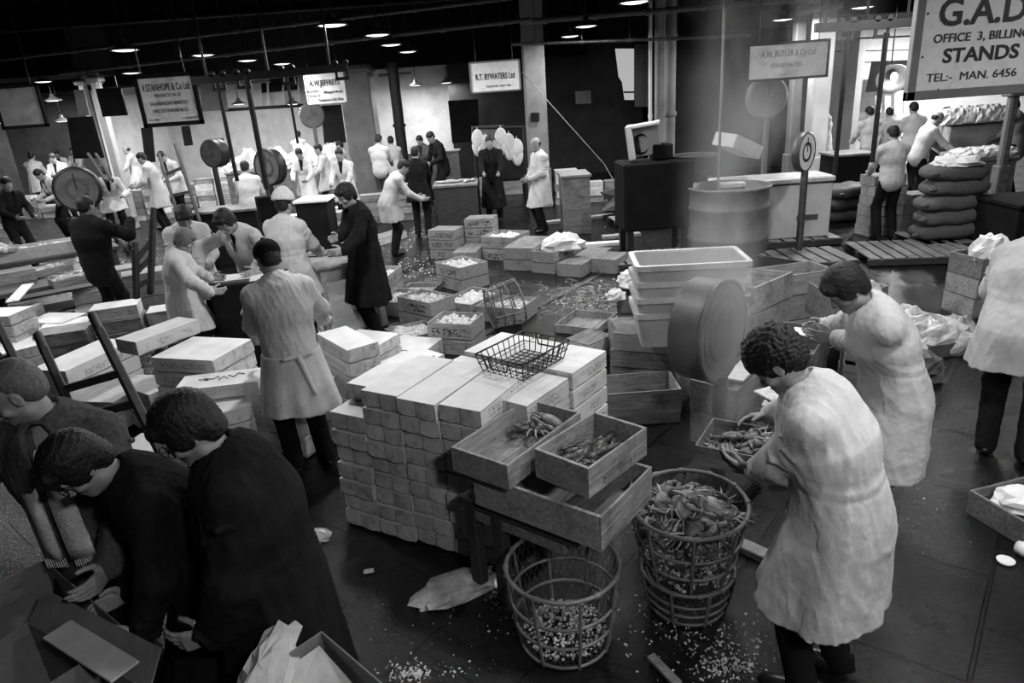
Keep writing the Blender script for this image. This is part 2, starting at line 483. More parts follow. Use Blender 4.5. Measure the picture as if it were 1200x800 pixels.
downpipe(466, 130, 20.2, 0.15, 'black', 3.6)
downpipe(762, 120, 14.9, 0.035, 'paint_w', 4.5)
downpipe(845, 120, 10.3, 0.02, 'enamel', 3.6)
downpipe(785, 120, 15.4, 0.12, 'paint_g', 4.5)
# overhead pipes: two lagged lines running across the hall, with brackets
def pipe(p0, p1, r, mat, n=7, name='overhead_pipe', label=None):
    p0 = Vector(p0); p1 = Vector(p1)
    b_ = MB().cyl(p0, p1, r, n=12)
    d = (p1 - p0).normalized()
    for i in range(n):
        c = p0.lerp(p1, (i + .5) / n)
        b_.cyl(c - d * 0.04, c + d * 0.04, r * 1.35, n=12)
    o = b_.build(name, mat)
    tag(o, label, 'pipe')
    for i in range(n):
        c = p0.lerp(p1, (i + .5) / n)
        MB().tube([(c.x, c.y, 5.8), (c.x, c.y, c.z + r * .5)], 0.007, 6).build('hanger', 'black', o)
a0, a1 = Q(70, 86, 15.8), Q(610, 24, 13.8)
pipe(a0, a0 + (a1 - a0) * 1.02, 0.04, 'enamel', 9, label='long pale lagged pipe running under the ceiling towards the upper left')
a0, a1 = Q(0, 70, 17.0), Q(600, -2, 14.6)
pipe(a0, a1, 0.035, 'enamel', 9, label='thinner pipe hung above the pale lagged pipe')
a0, a1 = Q(610, 26, 14.2), Q(1000, -6, 12.4)
pipe(a0, a1, 0.05, 'enamel', 6, label='grey pipe crossing the steam in front of the ceiling')
a0, a1 = Q(600, 52, 14.5), Q(880, 42, 14.0)
pipe(a0, a1, 0.03, 'iron', 5, label='thin dark pipe over the dark middle stalls')

# rails with runners that carry the hanging scales
def rail(p0, p1, label, hooks):
    o = MB().bar(p0, p1, 0.06, 0.1).build('overhead_rail', 'black')
    tag(o, label, 'rail')
    p0 = Vector(p0); p1 = Vector(p1)
    for t in (.1, .5, .9):
        c = p0.lerp(p1, t); MB().tube([(c.x, c.y, 5.8), (c.x, c.y, c.z)], .015, 6).build('hanger', 'black', o)
    for t in hooks:
        c = p0.lerp(p1, t); b_ = MB()
        for dx in (-0.07, 0.07):
            b_.cyl((c.x + dx, c.y - 0.03, c.z + 0.06), (c.x + dx, c.y + 0.03, c.z + 0.06), 0.035, n=12)
            b_.box((c.x + dx, c.y, c.z - 0.03), (0.03, 0.03, 0.22))
        b_.box((c.x, c.y, c.z - 0.13), (0.18, 0.04, 0.04))
        b_.build('runner', 'black', o)
rail(Q(225, 95, 9.6), Q(405, 79, 9.6), 'black rail under the ceiling left of the jeffreys sign', (.17, .33, .62, .97))
rail(Q(955, 33, 8.5), Q(1075, 26, 8.5), 'black rail with roller runners left of the largest sign', (.31, .66))
def rod(pa, pb, y, r, label, hook=False):
    a = Q(*pa, y); b0 = Q(*pb, y)
    b_ = MB().tube([Vector((b0.x, y, a.z - .02)), b0], r, 8)
    if hook:
        b_.tube([b0 + Vector((0.06 * sin(t), 0, -0.06 + 0.06 * cos(t))) for t in [i * pi / 5 for i in range(8)]], r * .7, 6)
    tag(b_.build('hanging_rod', 'black'), label, 'rod')
rod((257, 92), (278, 212), 9.6, 0.028, 'thin black rod hanging left of the thicker rod by the stanhope sign')
rod((283, 88), (313, 222), 9.6, 0.038, 'thick black rod hanging in front of the bright stall')
rod((340, 85), (349, 168), 9.6, 0.018, 'thin rod hanging beside the jeffreys sign')
rod((992, 34), (978, 205), 8.5, 0.028, 'black rod hanging from the rail beside the steam')
rod((1036, 36), (1022, 190), 8.5, 0.03, 'black rod hanging from the rail nearest the largest sign')

# ------------------------------------------------------------------ lamps
def make_lamp(label, group='dish lamps hanging in rows over the hall', flex=2.15):
    root = empty('pendant_lamp', label=label, cat='lamp', group=group)
    MB().lathe([(0.02, 0.17), (0.05, 0.16), (0.055, 0.10), (0.10, 0.07), (0.19, 0.025), (0.215, 0.0), (0.21, -0.004), (0.185, 0.018), (0.095, 0.06), (0.045, 0.09)], 28).build('lamp_shade', 'enamel', root)
    MB().lathe([(0.001, -0.018), (0.10, -0.014), (0.17, 0.0), (0.186, 0.012)], 28).build('shade_glow', 'mouth_glow', root)  # added glowing bowl, stands in for the bulb-lit inside of the shade
    MB().tube([(0, 0, 0.16), (0, 0, flex)], 0.012, 6).build('flex', 'black', root)
    return root
_lamp0 = []
def lamp(x, y, z=3.6, pw=1.0, label='', light=True, grp='dish lamps hanging in rows over the hall', flex=True):
    if z < 3.55: o = make_lamp(label, grp, 5.78 - z)
    elif not _lamp0: o = make_lamp(label, grp); _lamp0.append(o)
    else: o = copy_tree(_lamp0[0], label=label, group=grp)
    o.location = (x, y, z)
    if light:
        l = bpy.data.lights.new('lamp_light', 'AREA'); l.shape = 'DISK'; l.size = 0.36
        l.energy = LAMP_W * pw
        lo = bpy.data.objects.new('lamp_light', l); COL.objects.link(lo)
        lo.location = (x, y, z - 0.022)
    return o
lamp_names = ['lit dish lamp hanging alone above the top left corner of the stanhope sign', 'lit dish lamp hanging just above the stanhope sign',
    'small lit dish lamp behind the left edge of the stanhope sign', 'small lit dish lamp left of the stanhope sign, over the pale pillars', 'small lit dish lamp at the top right corner of the far left sign',
    'lit dish lamp on the rail between the stanhope and jeffreys signs', 'lit dish lamp hanging above and left of the jeffreys sign',
    'lit dish lamp nearest in the row over the jeffreys sign', 'second lit dish lamp in the row right of the jeffreys sign', 'third lit dish lamp in the row right of the jeffreys sign', 'furthest lit dish lamp in the row right of the jeffreys sign',
    'lit dish lamp above the bywaters sign, lower of two', 'lit dish lamp above the bywaters sign, higher of two', 'lit dish lamp at the top edge over the dark stalls',
    'lit dish lamp in the steam above the butler sign', 'bright lit dish lamp left of the largest sign', 'dish lamp added to give the floor glare, by the corner of the largest sign']
for (x, y), nm in zip(LAMPS_FAR, lamp_names):
    lamp(x, y, 3.6, 4.0 if x > 10 else 0.9, nm)  # the added right-hand lamp is boosted for the floor glare
for i, (x, y, pw) in enumerate(LAMPS_NEAR):
    lamp(x, y, 3.6, pw, 'unseen dish lamp among the continued rows and the fill lamps added')
# low lamps in the stalls, shade above bright counter
for (px, py, y, z, pw, nm) in [(487, 100, 22.6, 0, 1.3, 'small dish lamp low in front of the white back wall'), (523, 97, 22.0, 0, .5, 'thin lit lamp between the white wall and the bywaters sign'),
                            (280, 122, 20.5, 0, 1.6, 'conical shade hanging in the bright stall, nearer the thick rod'), (343, 122, 20.5, 0, 1.6, 'conical shade hanging in the bright stall beside the jeffreys sign'),
                            (62, 118, 19, 0, .5, 'lit lamp with a bright cone right of the far left sign'), (73, 142, 20, 0, .7, 'lowest lit lamp right of the far left sign'), (1, 144, 19, 0, .5, 'lit lamp cut by the photograph edge under the far left sign')]:
    q = Q(px, py, y); lamp(q.x, q.y, q.z, pw, nm, grp='low lamps in the far stalls')
q = Q(1046, 88, 13.5)
o = empty('bare_bulb_lamp', q, 0, 'dark reflector lamp with a glaring bare bulb beside the largest sign', 'lamp')
MB().lathe([(0.03, 0.1), (0.1, 0.08), (0.24, 0.0), (0.3, -0.12), (0.29, -0.12), (0.22, -0.01), (0.09, 0.06)], 24, axis=(0.3, 0.75, 0.5)).build('reflector', 'black', o)
MB().ell((0, -0.06, -0.03), (0.06, 0.06, 0.08)).build('bulb', 'bulb', o)
MB().tube([(0, 0.08, 0.06), (0.0, 0.1, 1.6)], 0.012, 6).build('flex', 'black', o)
l = bpy.data.lights.new('bulb_light', 'POINT'); l.energy = 70; l.shadow_soft_size = 0.06
lo = bpy.data.objects.new('bulb_light', l); COL.objects.link(lo); lo.location = q + Vector((0, -0.25, -0.1))
# strip lights hidden under the fascias of the bright stalls
for (x, y, z, pw, sx) in [(-8.4, 23.6, 3.4, 260, 2.5), (-3.0, 22.6, 3.3, 35, 1.0), (12.8, 16.6, 3.5, 240, 3.5), (-20, 26, 3.4, 120, 3), (-14, 23.5, 3.4, 30, 2)]:
    o = MB().box((0, 0, 0), (sx, 0.16, 0.08), ch=0.01).build('strip_light_fitting', 'enamel', loc=(x, y, z + 0.06))
    MB().tube([(0, 0, .03), (0, 0, 5.8 - z - .06)], .012, 6).build('hanger', 'black', o)
    tag(o, 'long strip light fitting under the fascia of a far stall', 'light fitting', 'strip fittings of the far stalls')
    l = bpy.data.lights.new('strip_light', 'AREA'); l.shape = 'RECTANGLE'; l.size = sx; l.size_y = 0.12; l.energy = pw
    lo = bpy.data.objects.new('strip_light', l); COL.objects.link(lo); lo.location = (x, y, z + 0.01)

# ------------------------------------------------------------------ signs
def text(parent, s, size, x, z, y, mat, bold=0.0, sx=1.0, spacing=1.0, align='LEFT', name='lettering'):
    cu = bpy.data.curves.new('t', 'FONT'); cu.body = s; cu.size = size; cu.extrude = 0.002; cu.offset = bold
    cu.space_character = spacing; cu.align_x = align; cu.resolution_u = 3
    t = bpy.data.objects.new('t', cu); COL.objects.link(t)
    bpy.context.view_layer.update()
    me = bpy.data.meshes.new_from_object(t.evaluated_get(bpy.context.evaluated_depsgraph_get()))
    bpy.data.objects.remove(t)
    R = Matrix.Rotation(pi / 2, 4, 'X')
    me.transform(Matrix.Translation((x, y, z)) @ R @ Matrix.Diagonal((sx, 1, 1, 1)))
    me.name = name; me.materials.clear(); me.materials.append(MT[mat])
    o = bpy.data.objects.new(name, me); COL.objects.link(o); o.parent = parent
    return o

def sign(tl, bl, br, y, label, bmat, fmat='sign_fr', fr=0.05, lines=(), roll=0.0, rz=0.0, wd=None, ht=None):
    """board hung by two rods; tl/bl/br pixel corners on plane y"""
    a, b_, c = Q(*tl, y), Q(*bl, y), Q(*br, y)
    W = wd or (c.x - b_.x) / max(cos(rz), .3); Hh = ht or (a.z - b_.z)
    root = empty('hanging_sign', ((b_.x + c.x) / 2, y, b_.z), rz, label, 'sign')
    MB().box((0, 0, Hh / 2), (W - fr, 0.025, Hh - fr), ch=0.003).build('board', bmat, root)
    f_ = MB()
    for s in (-1, 1):
        f_.box((s * (W / 2 - fr / 2), -0.005, Hh / 2), (fr, 0.05, Hh), ch=0.004)
        f_.box((0, -0.005, Hh / 2 + s * (Hh / 2 - fr / 2)), (W, 0.05, fr), ch=0.004)
    f_.build('frame', fmat, root)
    k = MB()
    for s in (-1, 1): k.tube([(s * W * .36, 0, Hh - .02), (s * W * .36, 0, 5.7 - b_.z)], 0.008, 6)
    k.build('hanging_wire', 'black', root)
    for (s, size, x, z, mat, bold, sx, al) in lines:
        o = text(root, s, size * Hh, x * W, z * Hh, -0.016, mat, bold, sx, align=al)
    return root, W, Hh
yg = 5.0
root, W, Hh = sign((1073, 2), (1067, 118), (1260, 101), yg, 'big white sign in a pale frame reading GAD OFFICE 3 BILLIN', 'sign_w', fr=0.06,
    lines=[('G.A.D', 0.335, -0.375, 0.67, 'ink', 0.005, 1.0, 'LEFT'), ('OFFICE  3, BILLINGSGATE', 0.108, -0.385, 0.52, 'ink', 0.001, 1.05, 'LEFT'),
           ('STANDS', 0.18, -0.32, 0.335, 'ink', 0.003, 1.12, 'LEFT'), ('TEL:-  MAN. 6456', 0.108, -0.395, 0.165, 'ink', 0.0, 1.12, 'LEFT')], wd=1.25, ht=0.70)
k = MB()
for x, z in ((-.54, .55), (-.54, .28), (-.38, .61), (-.40, .06), (.02, .05), (.3, .08), (-.02, .62), (.55, .4)): k.ell((x, -.016, z), (.008, .005, .008), n=8, m2=4)
k.build('screw', 'ink', root)
sign((158, 88), (170, 150), (240, 146), 11.0, 'pale framed sign on the left reading V STANHOPE and CO', 'sign_g', 'void', 0.06,
    lines=[('V.STANHOPE & Co Ltd', 0.19, 0, 0.68, 'ink', 0.0015, 0.50, 'CENTER'), ('BRANCH No 8', 0.10, 0, 0.56, 'ink_soft', 0, 0.8, 'CENTER'),
           ('62-63 BILLINGSGATE MARKET EC3', 0.095, 0, 0.41, 'ink', 0.0, 0.52, 'CENTER'), ('OFFICE: 15 ST DUNSTANS HILL EC3', 0.095, 0, 0.27, 'ink', 0.0, 0.48, 'CENTER'),
           ('TEL: MAN', 0.06, -0.4, 0.12, 'ink_soft', 0, 0.9, 'LEFT'), ('V. STANHOPE', 0.06, 0.15, 0.12, 'ink_soft', 0, 0.9, 'LEFT')])
sign((355, 86), (361, 123), (407, 120), 18.0, 'pale sign board reading A W JEFFREYS beside the bright stall', 'sign_g', 'sign_g', 0.03,
    lines=[('A.W.JEFFREYS', 0.25, 0, 0.58, 'ink', 0.004, 0.68, 'CENTER'), ('BRANCH', 0.1, -0.46, 0.38, 'ink_soft', 0, 0.9, 'LEFT'), ('STAND 12', 0.1, -0.46, 0.24, 'ink_soft', 0, 0.9, 'LEFT'),
           ('Billingsgate Market', 0.11, -0.05, 0.33, 'ink', 0.001, 0.75, 'LEFT'), ('Telephone 626 2926', 0.12, -0.22, 0.08, 'ink', 0.001, 0.85, 'LEFT')])
sign((549, 73), (552, 110), (611, 106), 15.0, 'white sign with grey frame reading R T BYWATERS', 'sign_w', 'sign_fr', 0.03,
    lines=[('R.T. BYWATERS Ltd', 0.26, 0, 0.42, 'ink', 0.004, 0.60, 'CENTER'), ('TELEPHONE  MAN  9486', 0.1, 0.05, 0.16, 'ink_soft', 0, 0.8, 'CENTER')])
sign((873, 52), (874, 97), (969, 95), 12.0, 'dull sign behind the steam reading A W BUTLER', 'sign_d', 'void', 0.04,
    lines=[('A.W. BUTLER & Co Ltd', 0.23, 0, 0.62, 'ink_soft', 0.002, 0.66, 'CENTER'), ('STAND No 202', 0.16, -0.02, 0.34, 'ink_soft', 0.001, 0.8, 'CENTER'), ('TEL: 626', 0.09, -0.05, 0.12, 'ink_soft', 0, 0.8, 'CENTER')])
sign((-8, 101), (4, 152), (58, 148), 12.0, 'dull worn sign cut by the edge at far left', 'sign_d', 'void', 0.05,
    lines=[])
sign((112, 104), (121, 137), (150, 135), 17.0, 'small dark sign between the pillars and the stanhope sign', 'void', 'void', 0.05, lines=[])

# broken daylight window in the dark middle, lit stall fittings
def wpoly(pts, y, name, mat, t=.03):
    v = [Q(px, py, y) for px, py in pts]; k = MB(); n = len(v)
    k.add([(p.x, p.y, p.z) for p in v] + [(p.x, p.y + t, p.z) for p in v], [tuple(range(n))[::-1], tuple(range(n, 2 * n))] + [(i, (i + 1) % n, (i + 1) % n + n, i + n) for i in range(n)])
    return struct(k, name, mat)
wpoly([(721, 57), (743, 57), (743, 117), (732, 117), (729, 96), (725, 90)], 21.5, 'window_1', 'pane')
wpoly([(731, 107), (744, 107), (744, 109), (731, 109)], 21.45, 'window_1_bar', 'void')
wpoly([(744, 52), (764, 52), (764, 125), (744, 125)], 21.4, 'trim_brick_pier', 'paint_g')
wpoly([(674, 107), (692, 106), (693, 121), (675, 122)], 21.6, 'trim_notice_board', 'paint_g')
wpoly([(303, 94), (348, 90), (349, 105), (306, 109)], 26.7, 'window_2', 'void')
for q_ in (303, 312, 330, 348): wpoly([(q_, 92), (q_ + 2.5, 92), (q_ + 4, 124), (q_ + 1.5, 124)], 26.6, 'window_2_mullion', 'paint_w')
wpoly([(234, 98), (263, 97), (267, 129), (237, 131)], 21.5, 'trim_dark_panel', 'enamel')
wpoly([(262, 127), (362, 121), (362, 125), (262, 131)], 21.6, 'trim_cross_beam', 'void')
wpoly([(376, 124), (404, 122), (412, 166), (380, 170)], 23.0, 'door_1', 'void')
wpoly([(165, 150), (178, 148), (182, 190), (170, 190)], 20.0, 'trim_panel_post', 'void')
wpoly([(212, 148), (222, 147), (226, 170), (216, 171)], 22.5, 'trim_panel_post', 'void')
wpoly([(86, 105), (98, 105), (105, 135), (92, 136)], 17.2, 'trim_corrugated_screen', 'paint_g')
wpoly([(78, 138), (108, 136), (122, 185), (86, 186)], 17.4, 'door_2', 'void')
wpoly([(525, 118), (560, 116), (562, 165), (530, 168)], 21.0, 'door_3', 'void')
wpoly([(552, 148), (590, 146), (590, 160), (553, 162)], 20.9, 'trim_stall_board', 'paint_g')
wpoly([(1022, 72), (1068, 70), (1068, 105), (1015, 108)], 18.6, 'window_3', 'void')
for i_ in range(4): wpoly([(1026 + 11 * i_, 112), (1033 + 11 * i_, 112), (1033 + 11 * i_, 132), (1026 + 11 * i_, 132)], 18.6, 'trim_white_locker', 'plastic_rim')
wpoly([(960, 46), (1072, 41), (1072, 43), (960, 48)], 17.3, 'trim_wall_rail', 'void')
wpoly([(972, 60), (1068, 58), (1068, 59), (972, 61)], 18.7, 'trim_wall_pipe', 'void')
wpoly([(622, 132), (632, 132), (632, 142), (622, 142)], 16.1, 'trim_switch_box', 'void')
# ------------------------------------------------------------------ keeping neighbouring piles from running into each other
UNITS = []
def unit(objs, c, ang, L, W, z0, z1, fixed=False):
    UNITS.append(dict(o=list(objs), x=c[0], y=c[1], a=ang, L=L, W=W, z0=z0, z1=z1, fx=fixed, sx=c[0], sy=c[1]))
    return UNITS[-1]
def _axes(u): return ((cos(u['a']), sin(u['a'])), (-sin(u['a']), cos(u['a'])))
def _pen(u, v):
    best = None
    dx, dy = v['x'] - u['x'], v['y'] - u['y']
    if dx * dx + dy * dy > (u['L'] + u['W'] + v['L'] + v['W']) ** 2 / 3.2: return None
    au, av = _axes(u), _axes(v)
    for ax in au + av:
        ru = abs(ax[0] * au[0][0] + ax[1] * au[0][1]) * u['L'] / 2 + abs(ax[0] * au[1][0] + ax[1] * au[1][1]) * u['W'] / 2
        rv = abs(ax[0] * av[0][0] + ax[1] * av[0][1]) * v['L'] / 2 + abs(ax[0] * av[1][0] + ax[1] * av[1][1]) * v['W'] / 2
        d = ax[0] * dx + ax[1] * dy; pen = ru + rv + .006 - abs(d)
        if pen <= 0: return None
        if best is None or pen < best[0]: best = (pen, ax, 1 if d > 0 else -1)
    return best
def resolve(lim=.32, it=60):
    for _ in range(it):
        moved = False
        for i in range(len(UNITS)):
            u = UNITS[i]
            for j in range(i + 1, len(UNITS)):
                v = UNITS[j]
                if u['fx'] and v['fx']: continue
                if u['z0'] >= v['z1'] - .004 or v['z0'] >= u['z1'] - .004: continue
                b_ = _pen(u, v)
                if not b_: continue
                pen, ax, sg = b_; moved = True
                wu = 0 if u['fx'] else (1 if v['fx'] else .5); wv = 1 - wu
                for q, k_, s_ in ((u, wu, -1), (v, wv, 1)):
                    q['x'] += ax[0] * sg * s_ * pen * k_; q['y'] += ax[1] * sg * s_ * pen * k_
                    ex, ey = q['x'] - q['sx'], q['y'] - q['sy']; r_ = hypot(ex, ey)
                    if r_ > lim: q['x'] = q['sx'] + ex / r_ * lim; q['y'] = q['sy'] + ey / r_ * lim
        if not moved: break
    for u in UNITS:
        for o in u['o']: o.location.x += u['x'] - u['sx']; o.location.y += u['y'] - u['sy']

# ------------------------------------------------------------------ cartons and crates
def rect(l, f, r, z, ortho=True):
    """three top corners in the photograph (far-left, near, far-right) on height z -> centre, angle, width (near-right edge), depth"""
    A, B, C = P(*f, z), P(*r, z), P(*l, z)
    u = B - A; wv = C - A
    ang = atan2(u.y, u.x); wd = u.length
    nrm = Vector((-sin(ang), cos(ang), 0)); dp = abs(wv.dot(nrm))
    c = A + u / 2 + nrm * dp / 2
    return c, ang, wd, dp

def make_carton(L, W, H, hand=False):
    root = empty('fish_carton')
    MB().box((0, 0, H * .5 - .004), (L - .012, W - .012, H - .012), ch=.004).build('body', 'card_in', root)
    k = MB(); t = .003
    rr = random.Random(int(L * 1000 + W * 100))
    # lid: a shell with a slightly bowed top and a wavy lower edge
    nx = 8
    for s in (-1, 1):
        vs = []; fs = []
        for i in range(nx + 1):
            x = -L / 2 + L * i / nx
            zb = H * .10 + .004 * sin(i * 1.7 + s)
            vs += [(x, s * W / 2, zb), (x, s * W / 2, H - .003)]
        for i in range(nx): fs.append((2 * i, 2 * i + 2, 2 * i + 3, 2 * i + 1) if s < 0 else (2 * i, 2 * i + 1, 2 * i + 3, 2 * i + 2))
        k.add(vs, fs)
    k.box((0, 0, H - .004), (L, W, .008), ch=.003)
    k.build('lid', 'card', root)
    for e in (-1, 1):
        for s in (-1, 1):
            vs = []; fs = []; n = 5
            for i in range(n + 1):
                y = s * (.002 + (W / 2 - .003) * i / n)
                zb = H * .16 - .010 * sin(pi * i / n) + .006 * (s + 1) / 2
                xo = e * (L / 2 + .003 + .003 * sin(pi * i / n))
                vs += [(xo, y, zb), (e * (L / 2 + .001), y, H - .004)]
            for i in range(n):
                q = (2 * i, 2 * i + 2, 2 * i + 3, 2 * i + 1)
                fs.append(q if e * s > 0 else q[::-1])
            k2 = MB(); k2.add(vs, fs, True)
            k2.build('end_flap', 'card_end', root)
    return root

def make_crate(L, W, H, mat='wood', t=.012, mat2=None, slat=False):
    root = empty('fish_crate')
    mat2 = mat2 or mat
    for s in (-1, 1):
        k = MB()
        k.box((0, s * (W / 2 - t / 2), H * .27), (L, t, H * .50), ch=.002); k.box((0, s * (W / 2 - t / 2), H * .76), (L, t, H * .46), ch=.002)
        k.build('side_board', mat, root)
        MB().box((s * (L / 2 - t * .8), 0, H * .5), (t * 1.6, W - 2 * t - .001, H * .98), ch=.002).build('end_board', mat2, root)
    k = MB()
    for i in range(4): k.box((0, -W / 2 + t + (W - 2 * t) * (i + .5) / 4, t / 2 + .002), (L - .005, (W - 2 * t) / 4 - .004, t), ch=.001)
    k.build('bottom_board', mat, root)
    return root

def make_lidcrate(L, W, H, mat='wood'):
    H -= .013
    root = make_crate(L, W, H, mat)
    k = MB()
    for i in range(3): k.box((0, -W / 2 + W * (i + .5) / 3, H + .005), (L, W / 3 - .003, .01), ch=.002)
    k.build('lid_board', 'wood_md', root)
    return root

def place(o, c, z0, rz, label, group=None, cat='box', tilt=0.0, tx=0.0):
    o.location = (c[0], c[1], z0); o.rotation_euler = (tx, tilt, rz)
    tag(o, label, cat, group)
    if group is None and 'group' in o: del o['group']
    return o

def carton(c, z0, rz, label, group=None, L=.60, W=.27, H=.115, tilt=0, tx=0):
    return place(proto(('carton', L, W, H), lambda: make_carton(L, W, H)), c, z0, rz, label, group, 'carton', tilt, tx)

def rnd_size(v, s=.05): return round(round(v / s) * s, 3)

def crate(c, z0, rz, L, W, H, label, group=None, mat='wood', mat2=None, tilt=0, tx=0, lid=False, cat='crate'):
    L, W, H = round(L, 2), round(W, 2), round(H, 3)
    mk = (lambda: make_lidcrate(L, W, H, mat)) if lid else (lambda: make_crate(L, W, H, mat, mat2=mat2))
    return place(proto(('crate', L, W, H, mat, mat2, lid), mk), c, z0, rz, label, group, cat, tilt, tx)

def ice_fill(c, z, rz, L, W, label, mat='ice', amp=.03, n=26, group=None, name='crushed_ice', tilt=0):
    rr = random.Random(int(c[0] * 917 + c[1] * 131))
    ph = [rr.uniform(0, 6) for _ in range(8)]
    vs = []; fs = []; m2 = max(8, int(n * W / L))
    for j in range(m2 + 1):
        for i in range(n + 1):
            u, v_ = i / n, j / m2
            e = min(u, 1 - u, v_, 1 - v_) * 6; e = min(1, e)
            h = amp * e * (.8 + .5 * sin(u * 9 + ph[0]) * sin(v_ * 7 + ph[1]) + .35 * sin(u * 23 + ph[2] + v_ * 9) + rr.uniform(-.25, .25))
            vs.append(((u - .5) * L, (v_ - .5) * W, h))
    for j in range(m2):
        for i in range(n):
            a = j * (n + 1) + i
            fs.append((a, a + 1, a + n + 2, a + n + 1))
    o0 = len(vs)
    k = MB(); k.add(vs, fs, False)
    # closed underside and a few standing lumps
    k.box((0, 0, -.012), (L, W, .02))
    for _ in range(26):
        x, y = rr.uniform(-.42, .42) * L, rr.uniform(-.42, .42) * W; s_ = rr.uniform(.008, .022)
        k.box((x, y, amp * .9), (s_ * 2, s_ * 1.6, s_ * 1.2), rz=rr.uniform(0, 3), ch=s_ * .3)
    o = k.build(name, mat, loc=(c[0], c[1], z)); o.rotation_euler = (0, tilt, rz)
    return tag(o, label, 'ice', group, 'stuff')

def fish(c, z, rz, label, group, s=1.0, roll=0.0):
    def mk():
        root = empty('fish')
        prof = [(-.19, .004, .003), (-.16, .014, .010), (-.10, .034, .020), (-.02, .046, .027), (.06, .040, .025), (.12, .020, .014), (.16, .010, .006)]
        k = MB(); X, Y, Z = Vector((1, 0, 0)), Vector((0, 1, 0)), Vector((0, 0, 1))
        k.rings([(p[0], 0, .02) for p in prof], [(Y, Z)] * len(prof), [(p[1], p[2]) for p in prof], 10)
        k.build('fish_body', 'fish', root)
        MB().add([(.15, 0, .02), (.23, .05, .02), (.205, 0, .022), (.23, -.05, .02), (.15, 0, .014)], [(0, 1, 2), (0, 2, 3), (4, 2, 1), (4, 3, 2)]).build('tail_fin', 'fish', root)
        return root
    o = proto('fish', mk); o.scale = (s, s, s)
    return place(o, c, z, rz, label, group, 'fish', 0, roll)

# -- the tall front stack: four columns of white cartons, long sides running away
E1 = Vector((.867, -.497, 0)); E2 = Vector((.497, .867, 0)); ANG = atan2(E2.y, E2.x)
base0 = P(408, 612, 0)
colname = ['left-hand edge', 'second', 'third', 'right-hand']
rr = random.Random(3)
for ci in range(4):
    nl = 8 if ci == 0 else 9; hgt = .117 if ci == 0 else .112
    back = .20 if ci == 0 else 0
    for li in range(nl):
        top = nl - li
        c = base0 + E1 * (.281 * (ci + .5)) + E2 * (.30 + back * (li > 6) + rr.uniform(-.018, .018)) + E1 * rr.uniform(-.002, .002)
        pos = {1: 'top carton', nl: 'bottom carton'}.get(top, '%s carton down' % ORD[min(top, 10)])
        carton(c, li * hgt, ANG + rr.uniform(-.009, .009), 'white waxed %s in the %s column of the tall front stack' % (pos, colname[ci]), 'cartons of the tall front stack', W=.268, H=.110 if ci else .115)
# second row behind it, seen beside the wire basket
for bi, (off, nl) in enumerate([(1.30, 9), (1.60, 9)]):
    pass
b0 = Vector((.30, 3.62, 0))
rows = [(Vector((.04, 3.62, 0)), 8, 'behind the front stack under the wire basket', .60), (Vector((.33, 4.08, 0)), 9, 'beyond the wire basket, next to the plastic tubs', .60)]
A1 = P(617, 474, .98); A2 = P(668, 440, .98); A3 = P(715, 410, 1.0)
d12 = (A2 - A1).normalized()
ang2 = atan2(d12.y, d12.x)
nrm2 = Vector((-sin(ang2), cos(ang2), 0))
for (a, b_, nl, where, hz) in [(A1, A2, 8, 'in the block under the wire basket', .121), (A2, A3, 8, 'in the block beyond the wire basket', .125)]:
    for li in range(nl - 1, -1, -1):
        for cj in range(3):
            if cj > 0 and li < nl - 1: continue
            Ls = (b_ - a).length * .99
            c = (a + b_) / 2 + nrm2 * (.142 + .287 * cj)
            c = Vector((c.x, c.y, 0))
            pos = 'top' if li == nl - 1 else '%s' % ORD[nl - li]
            w2 = ['right-hand', 'middle', 'left-hand'][cj]
            carton(c + Vector((rr.uniform(-.003, .003), rr.uniform(-.003, .003), 0)), li * hz, ang2 + rr.uniform(-.004, .004), 'white carton, %s layer, %s column %s' % (pos, w2, where), 'cartons behind the tall front stack', L=round(Ls, 2) - .01, W=.272, H=.119)
for q_ in range(4): unit([], base0 + E1 * .281 * (q_ + .5) + E2 * .30, ANG, .66, .275, 0, 1.0, True)
unit([], (A1 + A3) / 2 + nrm2 * .2, ang2, (A3 - A1).length, .5, 0, 1.0, True)

def stack(l, f, r, ztop, n, label, group, h=None, L=None, W=None, swap=False, jit=.012, seed=0, dz=0):
    """a stack of n cartons whose top carton shows its three corners"""
    c, ang, wd, dp = rect(l, f, r, ztop)
    L_, W_ = (wd, dp)
    if dp > wd: L_, W_ = dp, wd; ang += pi / 2
    L_ = L or min(max(L_, .4), .8); W_ = W or min(max(W_, .22), .45)
    h = h or ztop / n
    rr = random.Random(seed + int(c.x * 100)); os_ = []; jit = min(jit, .006); Lr, Wr = round(L_, 1), (round(W_, 1) if W_ > .3 else .27)
    for i in range(n):
        z0 = ztop - h * (i + 1) + dz
        if z0 < -.02: break
        nm = 'top' if i == 0 else ('bottom' if i == n - 1 else ORD[i + 1])
        os_.append(carton((c.x + rr.uniform(-jit, jit), c.y + rr.uniform(-jit, jit)), max(z0, 0.0), ang + rr.uniform(-.02, .02), '%s, %s of its stack' % (label, nm if nm in ('top', 'bottom') else nm + ' from the top'), group, Lr, Wr, round(h - .003, 3)))
    unit(os_, c, ang, Lr + .01, Wr + .01, max(0, ztop - h * n), ztop)
    return c, ang

